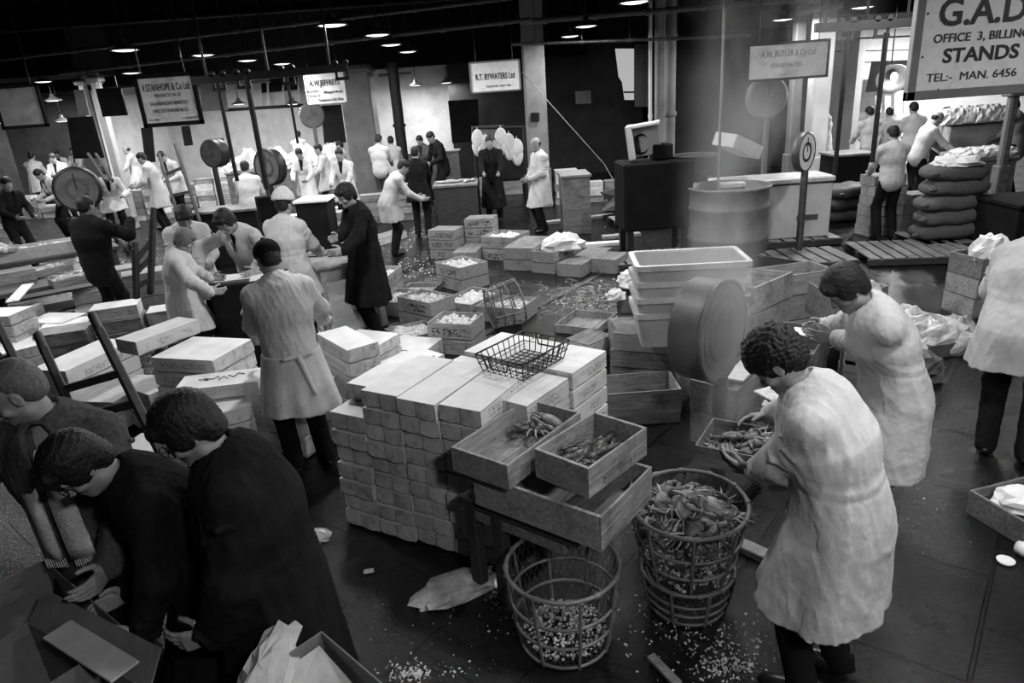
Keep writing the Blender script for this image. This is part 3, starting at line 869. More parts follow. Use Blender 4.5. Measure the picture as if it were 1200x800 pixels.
GL = 'cartons stacked on the left behind the dark-coated buyers'
stack((172, 395), (204, 397), (239, 384), .92, 1, 'white carton set askew on the printed stack by the hand truck', GL, h=.13, L=.6, W=.30)
stack((176, 414), (214, 428), (262, 402), .80, 6, 'white printed carton left of the scrawled lid', GL, h=.125, L=.6, W=.45)
stack((231, 432), (228, 447), (288, 440), .72, 1, 'white carton with a dark scrawl across its lid', GL, h=.11, L=.58, W=.32)
stack((240, 452), (248, 474), (305, 458), .61, 5, 'white carton under the scrawled lid', GL, h=.12, L=.6, W=.4, jit=.03)
stack((288, 450), (310, 475), (340, 458), .52, 3, 'plain carton beside the back-turned man in the cap', GL, h=.17, L=.6, W=.45)
stack((385, 393), (391, 407), (430, 396), .80, 6, 'printed carton right of the man in the cap', GL, h=.125, L=.6, W=.3)
stack((384, 400), (398, 422), (425, 412), .35, 2, 'carton low beside the man in the cap', GL, h=.13, L=.6, W=.4)
stack((428, 388), (441, 411), (474, 392), .40, 3, 'carton behind the front stack near the desk leg', GL, h=.13)
stack((424, 418), (436, 436), (500, 410), .26, 2, 'low white carton between the table leg and the tall front stack', GL, h=.13, L=.8, W=.4)
stack((455, 400), (478, 416), (500, 400), .20, 1, 'single low carton behind the left-hand column of the tall front stack', GL, h=.18, L=.6, W=.4)
stack((94, 424), (121, 429), (172, 405), .60, 4, 'large white carton framed by the hand truck rungs', GL, h=.15, L=.8, W=.40)
stack((106, 458), (130, 468), (180, 440), .34, 2, 'worn carton low behind the hand truck', GL, h=.15, L=.6, W=.4)
stack((130, 448), (150, 455), (190, 440), .42, 3, 'carton wedged between hand truck and printed stack', GL, h=.13, L=.5, W=.4)
stack((180, 520), (192, 530), (224, 505), .30, 2, 'printed carton low between the two bespectacled men', GL, h=.13, L=.5, W=.4)
stack((34, 352), (49, 361), (70, 352), .60, 3, 'small carton at far left behind the scarfed man', GL, h=.13, L=.5, W=.4)
stack((34, 376), (49, 388), (80, 376), .34, 2, 'printed flat carton below the small stack at far left', GL, h=.12, L=.6, W=.4)
stack((0, 366), (12, 378), (41, 362), .42, 3, 'tilted carton at far left edge', GL, h=.14, L=.6, W=.4)
stack((12, 392), (30, 400), (62, 392), .28, 2, 'carton left of the nearest pair of hand truck shafts', GL, h=.13, L=.6, W=.4)
# scrawl on the lid
c, ang, wd, dp = rect((231, 432), (228, 447), (288, 440), .72)
k = MB()
pts = [(-.16, .02), (-.08, -.01), (-.13, .03), (-.05, .0), (-.02, .05), (.0, -.03), (.02, .04), (.06, -.02), (.05, .05), (.10, .0), (.12, .07), (.17, .04)]
k.tube([(x, y, .002) for x, y in pts], .0035, 5)
sc_o = [o for o in COL.objects if o.get('label', '').startswith('white carton with a dark scrawl')][0]
k.build('scrawl', 'ink', sc_o, loc=(0, 0, .11))

# -- mid-floor crates with ice and fish
GM = 'fish crates standing on the wet floor'
def mcrate(l, f, r, ztop, n, label, ice=None, lid=False, h=None, mat='wood_pr', L=None, W=None):
    c, ang, wd, dp = rect(l, f, r, ztop)
    L_, W_ = (wd, dp)
    if dp > wd: L_, W_ = dp, wd; ang += pi / 2
    L_ = L or min(max(round(L_, 1), .5), .9); W_ = W or min(max(round(W_, 1), .4), .6); h = h or round(ztop / n, 3)
    os_ = []
    for i in range(n):
        z0 = ztop - h * (i + 1)
        nm = 'top' if i == 0 else ('bottom' if i == n - 1 else ORD[i + 1] + ' down')
        os_.append(crate((c.x, c.y), max(z0, 0), ang + (rr.uniform(-.02, .02) if i else 0), L_, W_, h - .002, label + ((', %s one' % nm) if n > 1 else ''), GM, mat, lid=lid or i > 0))
    if ice:
        os_.append(ice_fill((c.x, c.y), ztop - h * .38, ang, L_ - .04, W_ - .04, 'ice and pale fish heaped in the ' + ice, amp=.05))
    unit(os_, c, ang, L_, W_, 0, ztop)
    return c, ang, L_, W_
mcrate((511, 267), (538, 270), (551, 264), .50, 3, 'stencilled box stack, the leftmost far one on the open floor', lid=True)
mcrate((539, 289), (556, 294), (567, 283), .22, 1, 'dark box with a pale lid between two far box stacks', lid=True)
mcrate((560, 254), (588, 257), (594, 252), .62, 4, 'box of the taller far stack left of the standing man', lid=True)
mcrate((563, 274), (592, 278), (611, 270), .40, 2, 'crate with fish in front of the taller far stack', ice='crate in front of the taller far stack')
mcrate((505, 308), (531, 316), (566, 307), .36, 2, 'crate heaped with ice at the middle of the open floor', ice='crate at the middle of the open floor')
mcrate((462, 347), (500, 357), (525, 348), .36, 2, 'ice-filled crate nearer the table legs, on the near side of the pile', ice='crate near the table legs')
mcrate((447, 345), (476, 353), (505, 338), .20, 1, 'low crate of ice at the left of the middle pile', ice='low crate at the left of the middle pile')
mcrate((528, 346), (556, 357), (592, 340), .20, 1, 'low ice crate at the centre of the middle pile', ice='low crate at the centre of the middle pile')
mcrate((505, 372), (550, 382), (568, 367), .36, 2, 'crate with fish on ice nearest the tall front stack', ice='crate nearest the tall front stack')
mcrate((567, 352), (605, 362), (626, 347), .20, 1, 'ice crate at the right of the middle pile', ice='crate at the right of the middle pile')
mcrate((436, 318), (444, 331), (470, 310), .36, 2, 'ice crate standing right behind the long table', ice='crate right behind the long table')
mcrate((438, 275), (441, 281), (477, 270), .14, 1, 'white shallow box on the floor beyond the long table', lid=True, mat='card_end')
mcrate((608, 283), (631, 291), (652, 277), .36, 2, 'lidded box pair left of the paper-filled crate', lid=True)
_pc = mcrate((630, 290), (653, 295), (677, 284), .34, 2, 'crate with crumpled white paper in front of the standing man')
mcrate((668, 304), (693, 309), (708, 300), .20, 1, 'small lidded box right of the paper-filled crate', lid=True)
mcrate((694, 298), (712, 302), (722, 296), .22, 1, 'furthest right small box by the drain channel', lid=True)
mcrate((655, 298), (672, 303), (694, 290), .16, 1, 'shallow box half hidden behind the paper-filled crate', lid=True)
mcrate((470, 340), (500, 346), (520, 330), .08, 1, 'flat tray of scraps behind the middle pile', h=.08)
mcrate((440, 388), (470, 400), (520, 388), .14, 1, 'open tray of ice by the low white cartons', ice='tray by the low white cartons', h=.14)

def crumple(c, z, r, label, mat='paper', cat='paper', flat=.45, seed=1, name='crumpled_paper', n=220):
    """a crumpled sheet: a dented lump with facets"""
    rr = random.Random(seed)
    k = MB(); nn, mm = 16, 9; vs = []
    ks = [(Vector((rr.uniform(-1, 1), rr.uniform(-1, 1), rr.uniform(-1, 1))).normalized(), rr.uniform(3, 9), rr.uniform(0, 6)) for _ in range(7)]
    for j in range(mm + 1):
        ph = -pi / 2 + pi * j / mm
        for i in range(nn):
            t = 2 * pi * i / nn
            d = Vector((cos(t) * cos(ph), sin(t) * cos(ph), sin(ph)))
            f_ = 1 + sum(.16 * abs(sin(d.dot(a) * q + p_)) for a, q, p_ in ks) - .45 + rr.uniform(-.08, .08)
            vs.append((d.x * r[0] * f_, d.y * r[1] * f_, max(d.z * r[2] * f_, -r[2] * flat)))
    fs = [(j * nn + i, j * nn + (i + 1) % nn, (j + 1) * nn + (i + 1) % nn, (j + 1) * nn + i) for j in range(mm) for i in range(nn)]
    k.add(vs, fs)
    o = k.build(name, mat, loc=(c[0], c[1], z + r[2] * flat))
    return tag(o, label, cat)
UNITS[-4]['o'].append(crumple(_pc[0], .30, (.26, .18, .14), 'crumpled white paper standing up in the crate before the standing man', seed=4))

# -- foreground: wooden crates on the low barrow
cB, aB, wB, dB = rect((563, 560), (712, 612), (764, 545), .76)
GB = 'wooden crates on the barrow'
def fc(l, f, r, zt, h, label, **k):
    c, ang, wd, dp = rect(l, f, r, zt)
    crate((c.x, c.y), zt - h, ang, wd, dp, h, label, **k)
    return c, ang, wd, dp
BG = fc((560, 549), (704, 606), (764, 546), .80, .19, 'long weathered wooden crate lying across the barrow under two others', mat='wood', group=None)
BC = fc((623, 527), (689, 549), (758, 500), 1.00, .16, 'open wooden crate of dark lobsters on top of the long crate', mat='wood')
BL = fc((532, 521), (594, 545), (680, 482), .95, .14, 'open wooden crate with one pale crab at its far end', mat='wood')
# barrow below: bed, legs, wheel
nb_ = Vector((-sin(BG[1]), cos(BG[1])))
o = empty('barrow', (BG[0].x + nb_.x * .16, BG[0].y + nb_.y * .16, 0), BG[1], 'dark wooden barrow bed carrying the three open crates', 'barrow')
MB().box((0, 0, .565), (BG[2] * .86, BG[3] * 1.0, .05), ch=.005).build('bed', 'wood_dk', o)
for sx in (-1, 1):
    for sy in (-1, 1):
        MB().box((sx * BG[2] * .36, sy * BG[3] * .12 + BG[3] * .28, .27), (.07, .07, .54), ch=.006).build('leg', 'wood_dk', o)
MB().bar((-BG[2] * .36, -BG[3] * .4, .5), (-BG[2] * .36, BG[3] * .45, .5), .05, .07, .004).build('crossbar', 'wood_md', o)

# -- crabs and lobsters
def make_crab():
    root = empty('crab')
    k = MB(); n = 28; vs = []
    for j, (rr_, z) in enumerate([(0.02, .030), (.5, .028), (.8, .018), (1.0, .0), (.85, -.012), (.4, -.018)]):
        for i in range(n):
            t = 2 * pi * i / n
            sc_ = 1 + (.035 * sin(11 * t) if sin(t) > -.2 and rr_ > .7 else 0)
            vs.append((cos(t) * .075 * rr_ * sc_, sin(t) * .048 * rr_ * sc_ * (1.1 if sin(t) > 0 else .85), z + .018))
    fs = [(j * n + i, (j + 1) * n + i, (j + 1) * n + (i + 1) % n, j * n + (i + 1) % n) for j in range(5) for i in range(n)]
    k.add(vs, [q[::-1] for q in fs], True)
    k.build('carapace', 'crab', root)
    MB().ell((0, -.005, .002), (.05, .033, .012)).build('underside', 'crab_l', root)
    for s in (-1, 1):
        c_ = MB()
        c_.tube([(s * .055, .03, .012), (s * .088, .055, .014), (s * .075, .085, .014)], [.009, .012, .014], 8)
        c_.ell((s * .05, .098, .014), (.030, .017, .013), Matrix.Rotation(s * -.3, 3, 'Z'))
        c_.tube([(s * .035, .108, .016), (s * .012, .106, .016), (s * -.002, .095, .015)], [.009, .006, .002], 6)
        c_.tube([(s * .035, .092, .012), (s * .015, .090, .012), (s * .002, .088, .012)], [.008, .005, .002], 6)
        c_.build('claw', 'crab', root)
        for q in range(4):
            a = radians(-5 - q * 24)
            d = Vector((s * cos(a), sin(a), 0)); b0 = Vector((s * .06, .005 - q * .012, .008))
            MB().tube([b0, b0 + d * .035 + Vector((0, 0, .014)), b0 + d * .065 + Vector((0, 0, .004)), b0 + d * .09 + Vector((0, -.008, -.008))], [.006, .006, .0045, .0015], 6).build('leg', 'crab_l' if q % 2 else 'crab', root)
    return root
def crab(c, z, rot, label, group, s=1.0):
    o = proto('crab', make_crab); o.location = (c[0], c[1], z); o.rotation_euler = rot; o.scale = (s, s, s)
    tag(o, label, 'crab', group)
    if group is None and 'group' in o: del o['group']
    return o
def make_lobster():
    root = empty('lobster')
    k = MB(); X, Y, Z = Vector((1, 0, 0)), Vector((0, 1, 0)), Vector((0, 0, 1))
    k.rings([(-.08, 0, .02), (-.05, 0, .022), (0, 0, .024), (.04, 0, .022)], [(Y, Z)] * 4, [(.008, .008), (.022, .02), (.028, .024), (.024, .02)], 12)
    k.build('carapace', 'lobster', root)
    t = MB(); rs = []; cs = []
    for i in range(6):
        x = .04 + .018 * i; r0 = .024 - .002 * i
        cs += [(x, 0, .021), (x + .015, 0, .021), (x + .017, 0, .020)]; rs += [(r0, r0 * .85), (r0 * .98, r0 * .8), (r0 * .85, r0 * .7)]
    t.rings(cs, [(Y, Z)] * len(cs), rs, 12)
    t.build('abdomen', 'lobster', root)
    f_ = MB()
    for a in (-.7, -.35, 0, .35, .7): f_.ell((.155 + .025 * cos(a), .03 * sin(a) * 1.4, .014), (.024, .012, .003), Matrix.Rotation(a, 3, 'Z'), 10, 5)
    f_.build('tail_fan', 'lobster', root)
    for s in (-1, 1):
        c_ = MB().tube([(-.04, s * .02, .015), (-.07, s * .05, .016), (-.10, s * .048, .018)], [.007, .009, .010], 8)
        c_.ell((-.135, s * .042, .018), (.038, .019, .013), Matrix.Rotation(s * .15, 3, 'Z'))
        c_.tube([(-.15, s * .05, .018), (-.175, s * .045, .018), (-.19, s * .035, .018)], [.009, .006, .002], 6)
        c_.build('claw', 'lobster', root)
        MB().tube([(-.08, s * .008, .026), (-.12, s * .03, .05), (-.10, s * .09, .06), (-.02, s * .13, .045)], .0015, 5).build('antenna', 'lobster', root)
        l_ = MB()
        for q in range(4): l_.tube([(-.03 + q * .018, s * .02, .01), (-.03 + q * .02, s * .045, .022), (-.025 + q * .024, s * .062, .002)], [.003, .003, .0015], 5)
        l_.build('legs', 'lobster', root)
    return root
c, ang, wd, dp = BC
u = Vector((cos(ang), sin(ang))); nn_ = Vector((-sin(ang), cos(ang)))
rr = random.Random(5)
for i in range(22):
    a, b_ = rr.uniform(-.16, .16) * wd, rr.uniform(-.28, .28) * dp
    p = Vector((c.x, c.y)) + u * a + nn_ * b_
    o = proto('lobster', make_lobster); o.location = (p.x, p.y, .862 + .022 * (i // 8)); o.scale = (.82, .82, .82); o.rotation_euler = (rr.uniform(-.3, .3), rr.uniform(-.08, .12), ang + rr.uniform(-.35, .35) + pi * (i % 2))
    tag(o, 'dark glossy lobster among those heaped in the open crate', 'lobster', 'lobsters heaped in the crate')
p = P(640, 500, .86)
crab(P(633, 500, .88), .86, (.0, .25, 1.0), 'pale crab lying in the far end of the left open crate', None, 1.15)
crab(P(646, 498, .88), .885, (.35, -.2, 2.4), 'second crab propped on the pale crab in the left open crate', None, 1.0)

# -- wire and cane baskets
def make_basket(rt, rb, H, name='wire_basket', mesh_r=.0016, hoop=.011):
    root = empty(name)
    def R_(z): return rb + (rt - rb) * (z / H) ** .8
    k = MB(); n = 40
    k.tube([(R_(H) * cos(2 * pi * i / n), R_(H) * sin(2 * pi * i / n), H) for i in range(n)], hoop, 8, closed=True)
    for i in range(12):
        t = 2 * pi * i / 12; x, y = R_(H) * cos(t), R_(H) * sin(t)
        k.cyl((x - .014 * sin(t), y + .014 * cos(t), H), (x + .014 * sin(t), y - .014 * cos(t), H), hoop * 1.35, n=8)
    k.build('rim_hoop', 'cane', root)
    for z in (H * .62, H * .33, .012):
        MB().tube([((R_(z) + .004) * cos(2 * pi * i / n), (R_(z) + .004) * sin(2 * pi * i / n), z) for i in range(n)], hoop * .75, 8, closed=True).build('hoop', 'cane', root)
    for i in range(8):
        t = 2 * pi * i / 8 + .2
        MB().tube([((R_(z) + .008) * cos(t), (R_(z) + .008) * sin(t), z) for z in (.0, H * .33, H * .66, H)], .009, 6).build('stave', 'cane', root)
    w_ = MB(); nm = 44
    for s in (-1, 1):
        for i in range(nm):
            t0 = 2 * pi * i / nm
            w_.tube([(R_(H * j / 8) * cos(t0 + s * j * .075), R_(H * j / 8) * sin(t0 + s * j * .075), H * j / 8) for j in range(9)], mesh_r, 3)
    for i in range(-9, 10):
        x = rb * i / 9.5; L_ = sqrt(max(rb * rb - x * x, 0))
        w_.tube([(x, -L_, .01), (x, L_, .01)], mesh_r, 3); w_.tube([(-L_, x, .012), (L_, x, .012)], mesh_r, 3)
    w_.build('wire_mesh', 'wire', root)
    return root
def handle_loop(root, t, R, H, r=.007):
    k = MB(); k.tube([((R + .01) * cos(t + a), (R + .01) * sin(t + a), H + .07 * sin((a + .35) / .7 * pi)) for a in [-.35 + .7 * i / 8 for i in range(9)]], r, 6)
    k.build('handle', 'cane', root)
bk = make_basket(.275, .215, .44)
bk.location = (.165, 2.74, 0); tag(bk, 'empty round wire basket with a cane rim at the bottom centre', 'basket')
handle_loop(bk, 2.0, .27, .44)
bk2 = make_basket(.285, .20, .42)
b2c = Vector((.83, 2.93, .20)); bk2.location = b2c; bk2.rotation_euler = (.04, -.03, .4)
tag(bk2, 'round wire basket heaped with crabs right of the empty basket', 'basket')
handle_loop(bk2, 2.3, .28, .42)
bk3 = make_basket(.235, .19, .22, hoop=.010); bk3.location = (.83, 2.93, 0); tag(bk3, 'low dark basket of scraps underneath the basket of crabs', 'basket')
rr = random.Random(11)
for i in range(46):
    a = rr.uniform(0, 2 * pi); r_ = .17 * sqrt(rr.random()); lay = i // 12
    zz = .42 + .045 * lay + .05 * (1 - (r_ / .19) ** 2)
    flip = rr.random() < .3
    crab((b2c.x + r_ * cos(a), b2c.y + r_ * sin(a)), zz, (rr.uniform(-.5, .5) + (pi if flip else 0), rr.uniform(-.5, .5), rr.uniform(0, 6.28)), 'crab in the heap filling the tall round basket', 'crabs heaped in the round basket', rr.uniform(.85, 1.15))
MB_ = MB()
for i in range(500):
    a = rr.uniform(0, 2 * pi); r_ = .205 * sqrt(rr.random()); s_ = rr.uniform(.004, .011)
    MB_.box((r_ * cos(a), r_ * sin(a), .03 + .055 * (1 - r_ / .21) + rr.uniform(0, .03)), (s_ * 2, s_ * 1.5, s_), rz=rr.uniform(0, 3), ch=s_ * .3)
o = MB_.build('ice_scraps', 'ice', loc=(.165, 2.74, 0)); tag(o, 'white chips of ice and shell lying in the empty basket', 'ice', kind='stuff')
MB_ = MB()
for i in range(700):
    a = rr.uniform(0, 2 * pi); r_ = .215 * sqrt(rr.random()); s_ = rr.uniform(.005, .014)
    MB_.box((r_ * cos(a), r_ * sin(a), rr.uniform(.02, .24)), (s_ * 2, s_ * 1.5, s_), rz=rr.uniform(0, 3), ch=s_ * .3)
o = MB_.build('shell_scraps', 'crab_l', loc=(.83, 2.93, .2)); tag(o, 'broken shell and claws packed below the crabs in the basket', 'shells', kind='stuff')

# rectangular wire tray basket on the cartons
def wire_tray(l, f, r, z, h, label):
    c, ang, wd, dp = rect(l, f, r, z + h)
    root = empty('wire_tray', (c.x, c.y, z), ang, label, 'basket')
    def grid(zz, sx, sy, nx, ny, name, r_=.0035):
        k = MB()
        for i in range(nx + 1):
            x = -sx / 2 + sx * i / nx; k.tube([(x, -sy / 2, zz), (x, sy / 2, zz)], r_, 5)
        for j in range(ny + 1):
            y = -sy / 2 + sy * j / ny; k.tube([(-sx / 2, y, zz), (sx / 2, y, zz)], r_, 5)
        k.build(name, 'black', root)
    grid(.005, wd * .86, dp * .86, 9, 7, 'bottom_grid', .004)
    k = MB(); X, Y, x0, y0 = wd / 2, dp / 2, wd * .43, dp * .43
    k.tube([(-X, -Y, h), (X, -Y, h), (X, Y, h), (-X, Y, h)], .006, 6, closed=True)
    k.build('rim', 'black', root)
    k = MB()
    k.tube([(-X * .95, -Y * .95, h / 2), (X * .95, -Y * .95, h / 2), (X * .95, Y * .95, h / 2), (-X * .95, Y * .95, h / 2)], .004, 6, closed=True)
    for i in range(10):
        t = -1 + 2 * i / 9
        for s in (-1, 1):
            k.tube([(t * x0, s * y0, .005), (t * X, s * Y, h)], .0035, 5)
            if i < 8:
                t2 = -1 + 2 * i / 7; k.tube([(s * x0, t2 * y0, .005), (s * X, t2 * Y, h)], .0035, 5)
    k.build('side_wires', 'black', root)
    for s in (-1, 1):
        k = MB(); k.tube([(s * X, -.08, h), (s * X, -.06, h - .07), (s * X, .06, h - .07), (s * X, .08, h)], .006, 6); k.build('handle', 'black', root)
    return root
wire_tray((569, 409), (612, 428), (667, 398), 1.0, .12, 'black rectangular wire tray standing on the cartons')
# upright round basket lying behind it
o = make_basket(.26, .22, .36); o.location = P(575, 400, .0) + Vector((0, .35, .27)); o.rotation_euler = (0, radians(82), radians(15))
tag(o, 'wire basket lying on its side behind the wire tray', 'basket')
# ------------------------------------------------------------------ people: signed-distance bodies and clothes meshed as one surface each
def surfnet(D, org, h):
    s = (D < 0)
    a = s.astype(np.uint8)
    c = np.zeros(tuple(n - 1 for n in D.shape), np.uint8)
    offs = [(i, j, k) for i in (0, 1) for j in (0, 1) for k in (0, 1)]
    nx, ny, nz = c.shape
    for (i, j, k) in offs: c += a[i:i + nx, j:j + ny, k:k + nz]
    mixed = (c > 0) & (c < 8)
    cells = np.argwhere(mixed)
    idx = np.full(c.shape, -1, np.int64); idx[mixed] = np.arange(len(cells))
    acc = np.zeros((len(cells), 3)); cnt = np.zeros(len(cells))
    for p0 in offs:
        for ax in range(3):
            if p0[ax]: continue
            p1 = list(p0); p1[ax] = 1
            A = D[cells[:, 0] + p0[0], cells[:, 1] + p0[1], cells[:, 2] + p0[2]]
            B = D[cells[:, 0] + p1[0], cells[:, 1] + p1[1], cells[:, 2] + p1[2]]
            cr = (A < 0) != (B < 0)
            t = np.where(cr, A / np.where(cr, A - B, 1), 0)
            p = np.repeat(np.array([p0], float), len(cells), 0); p[:, ax] += t
            acc += p * cr[:, None]; cnt += cr
    V = (cells + acc / cnt[:, None]) * h + org
    F = []
    for ax in range(3):
        b1, b2 = [(1, 2), (2, 0), (0, 1)][ax]
        sl0 = [slice(1, -1)] * 3; sl1 = [slice(1, -1)] * 3
        sl0[ax] = slice(0, -1); sl1[ax] = slice(1, None)
        S0, S1 = s[tuple(sl0)], s[tuple(sl1)]
        for inv in (0, 1):
            e = np.argwhere((S0 & ~S1) if not inv else (~S0 & S1))
            if not len(e): continue
            e[:, b1] += 1; e[:, b2] += 1
            q = []
            for (u, v_) in ((0, 0), (1, 0), (1, 1), (0, 1)):
                k = e.copy(); k[:, b1] -= u; k[:, b2] -= v_
                q.append(idx[k[:, 0], k[:, 1], k[:, 2]])
            q = np.stack(q, 1)
            F.append(q if not inv else q[:, ::-1])
    F = np.concatenate(F) if F else np.zeros((0, 4), int)
    F = F[(F >= 0).all(1)]
    return V, F

def np_mesh(name, V, F, mat, parent):
    me = bpy.data.meshes.new(name)
    me.vertices.add(len(V)); me.vertices.foreach_set('co', V.astype(np.float32).ravel())
    me.loops.add(len(F) * 4); me.loops.foreach_set('vertex_index', F.astype(np.int32).ravel())
    me.polygons.add(len(F)); me.polygons.foreach_set('loop_start', np.arange(0, len(F) * 4, 4, dtype=np.int32))
    me.polygons.foreach_set('use_smooth', np.ones(len(F), bool))
    me.update(calc_edges=True); me.validate()
    me.materials.append(MT[mat] if isinstance(mat, str) else mat)
    o = bpy.data.objects.new(name, me); COL.objects.link(o)
    if parent is not None: o.parent = parent
    return o

class SDF:
    def __init__(s, lo, hi, h):
        s.h = h; s.org = np.array(lo, float)
        n = [int(math.ceil((hi[i] - lo[i]) / h)) + 2 for i in range(3)]
        s.n = n; s.D = np.full(n, 0.3, np.float32)
    def region(s, lo, hi):
        a = [max(0, int((lo[i] - s.org[i]) / s.h)) for i in range(3)]
        b_ = [min(s.n[i], int((hi[i] - s.org[i]) / s.h) + 2) for i in range(3)]
        if any(b_[i] <= a[i] for i in range(3)): return None
        sl = tuple(slice(a[i], b_[i]) for i in range(3))
        ax = [(np.arange(a[i], b_[i]) * s.h + s.org[i]).astype(np.float32) for i in range(3)]
        return sl, ax[0][:, None, None], ax[1][None, :, None], ax[2][None, None, :]
    def comb(s, sl, d, k, op):
        D = s.D[sl]
        if op == 'add':
            if k > 0:
                hh_ = np.clip(.5 + .5 * (D - d) / k, 0, 1)
                s.D[sl] = D + (d - D) * hh_ - k * hh_ * (1 - hh_)
            else: s.D[sl] = np.minimum(D, d)
        else:
            d = -d
            if k > 0:
                hh_ = np.clip(.5 - .5 * (D - d) / k, 0, 1)
                s.D[sl] = D + (d - D) * hh_ + k * hh_ * (1 - hh_)
            else: s.D[sl] = np.maximum(D, d)
    def cone(s, a, b_, ra, rb, k=.02, op='add', flat=None):
        """round cone; flat=(axis vector, factor) squeezes the section along axis"""
        a = np.array(a, float); b_ = np.array(b_, float); m_ = max(ra, rb) + k + 3 * s.h
        r = s.region(np.minimum(a, b_) - m_, np.maximum(a, b_) + m_)
        if r is None: return s
        sl, X, Y, Z = r
        d = b_ - a; L2 = max(float(d @ d), 1e-9)
        px, py, pz = X - a[0], Y - a[1], Z - a[2]
        t = np.clip((px * d[0] + py * d[1] + pz * d[2]) / L2, 0, 1)
        qx, qy, qz = px - t * d[0], py - t * d[1], pz - t * d[2]
        f_ = 1.0
        if flat is not None:
            v, kf = flat; v = np.array(v, float)
            dt = (qx * v[0] + qy * v[1] + qz * v[2]) * (kf - 1)
            qx = qx + v[0] * dt; qy = qy + v[1] * dt; qz = qz + v[2] * dt
            f_ = 1 / sqrt(kf)
        dist = (np.sqrt(qx * qx + qy * qy + qz * qz) - (ra + (rb - ra) * t)) * f_
        s.comb(sl, dist.astype(np.float32), k, op); return s
    def ell(s, c, r, M=None, k=.02, op='add'):
        c = np.array(c, float); m_ = max(r) + k + 3 * s.h
        rg = s.region(c - m_, c + m_)
        if rg is None: return s
        sl, X, Y, Z = rg; px, py, pz = X - c[0], Y - c[1], Z - c[2]
        if M is not None:
            M = np.array(M)
            px, py, pz = (M[0, 0] * px + M[1, 0] * py + M[2, 0] * pz, M[0, 1] * px + M[1, 1] * py + M[2, 1] * pz, M[0, 2] * px + M[1, 2] * py + M[2, 2] * pz)
        k0 = np.sqrt((px / r[0]) ** 2 + (py / r[1]) ** 2 + (pz / r[2]) ** 2)
        k1 = np.sqrt((px / r[0] ** 2) ** 2 + (py / r[1] ** 2) ** 2 + (pz / r[2] ** 2) ** 2)
        dist = k0 * (k0 - 1) / np.maximum(k1, 1e-6)
        s.comb(sl, dist.astype(np.float32), k, op); return s
    def func(s, lo, hi, fn, k=0, op='add'):
        r = s.region(np.array(lo), np.array(hi))
        if r is None: return s
        sl, X, Y, Z = r
        s.comb(sl, fn(X, Y, Z).astype(np.float32), k, op); return s
    def wrinkle(s, amp, freq, seed, stretch=(1, 1, 1), ridged=True, n=7):
        rr = np.random.RandomState(seed)
        ax = [(np.arange(s.n[i]) * s.h + s.org[i]).astype(np.float32) for i in range(3)]
        band = np.abs(s.D) < .06
        I = np.argwhere(band)
        if not len(I): return s
        p = np.stack([ax[0][I[:, 0]], ax[1][I[:, 1]], ax[2][I[:, 2]]], 1)
        wv = np.sin(p @ (rr.randn(3, 3) * 9) + rr.rand(3) * 6) * .035
        p = (p + wv) * np.array(stretch)
        v = np.zeros(len(p), np.float32)
        for i in range(n):
            kv = rr.randn(3); kv /= np.linalg.norm(kv); f_ = freq * (1.0 + .28 * i)
            q = np.sin(p @ kv * f_ + rr.rand() * 6.28)
            v += ((1 - np.abs(q)) ** 2 * 1.6 - .6 if ridged else q) / (1 + .35 * i)
        s.D[band] -= (v * amp / n ** .5).astype(np.float32)
        return s
    def out(s, name, mat, parent):
        s.D[0], s.D[-1] = .1, .1; s.D[:, 0], s.D[:, -1] = .1, .1; s.D[:, :, 0], s.D[:, :, -1] = .1, .1
        V, F = surfnet(s.D, s.org, s.h)
        return np_mesh(name, V, F, mat, parent)

def ik(a, c, l1, l2, pole):
    a, c, pole = Vector(a), Vector(c), Vector(pole)
    d = c - a; L = d.length
    if L > (l1 + l2) * .985: c = a + d.normalized() * (l1 + l2) * .985; d = c - a; L = d.length
    x = (l1 * l1 - l2 * l2 + L * L) / (2 * L); hgt = sqrt(max(l1 * l1 - x * x, 0))
    u = d.normalized(); pv = (pole - u * pole.dot(u)).normalized()
    return a + u * x + pv * hgt, c

def mat3(x, y, z): return Matrix((x, y, z)).transposed()

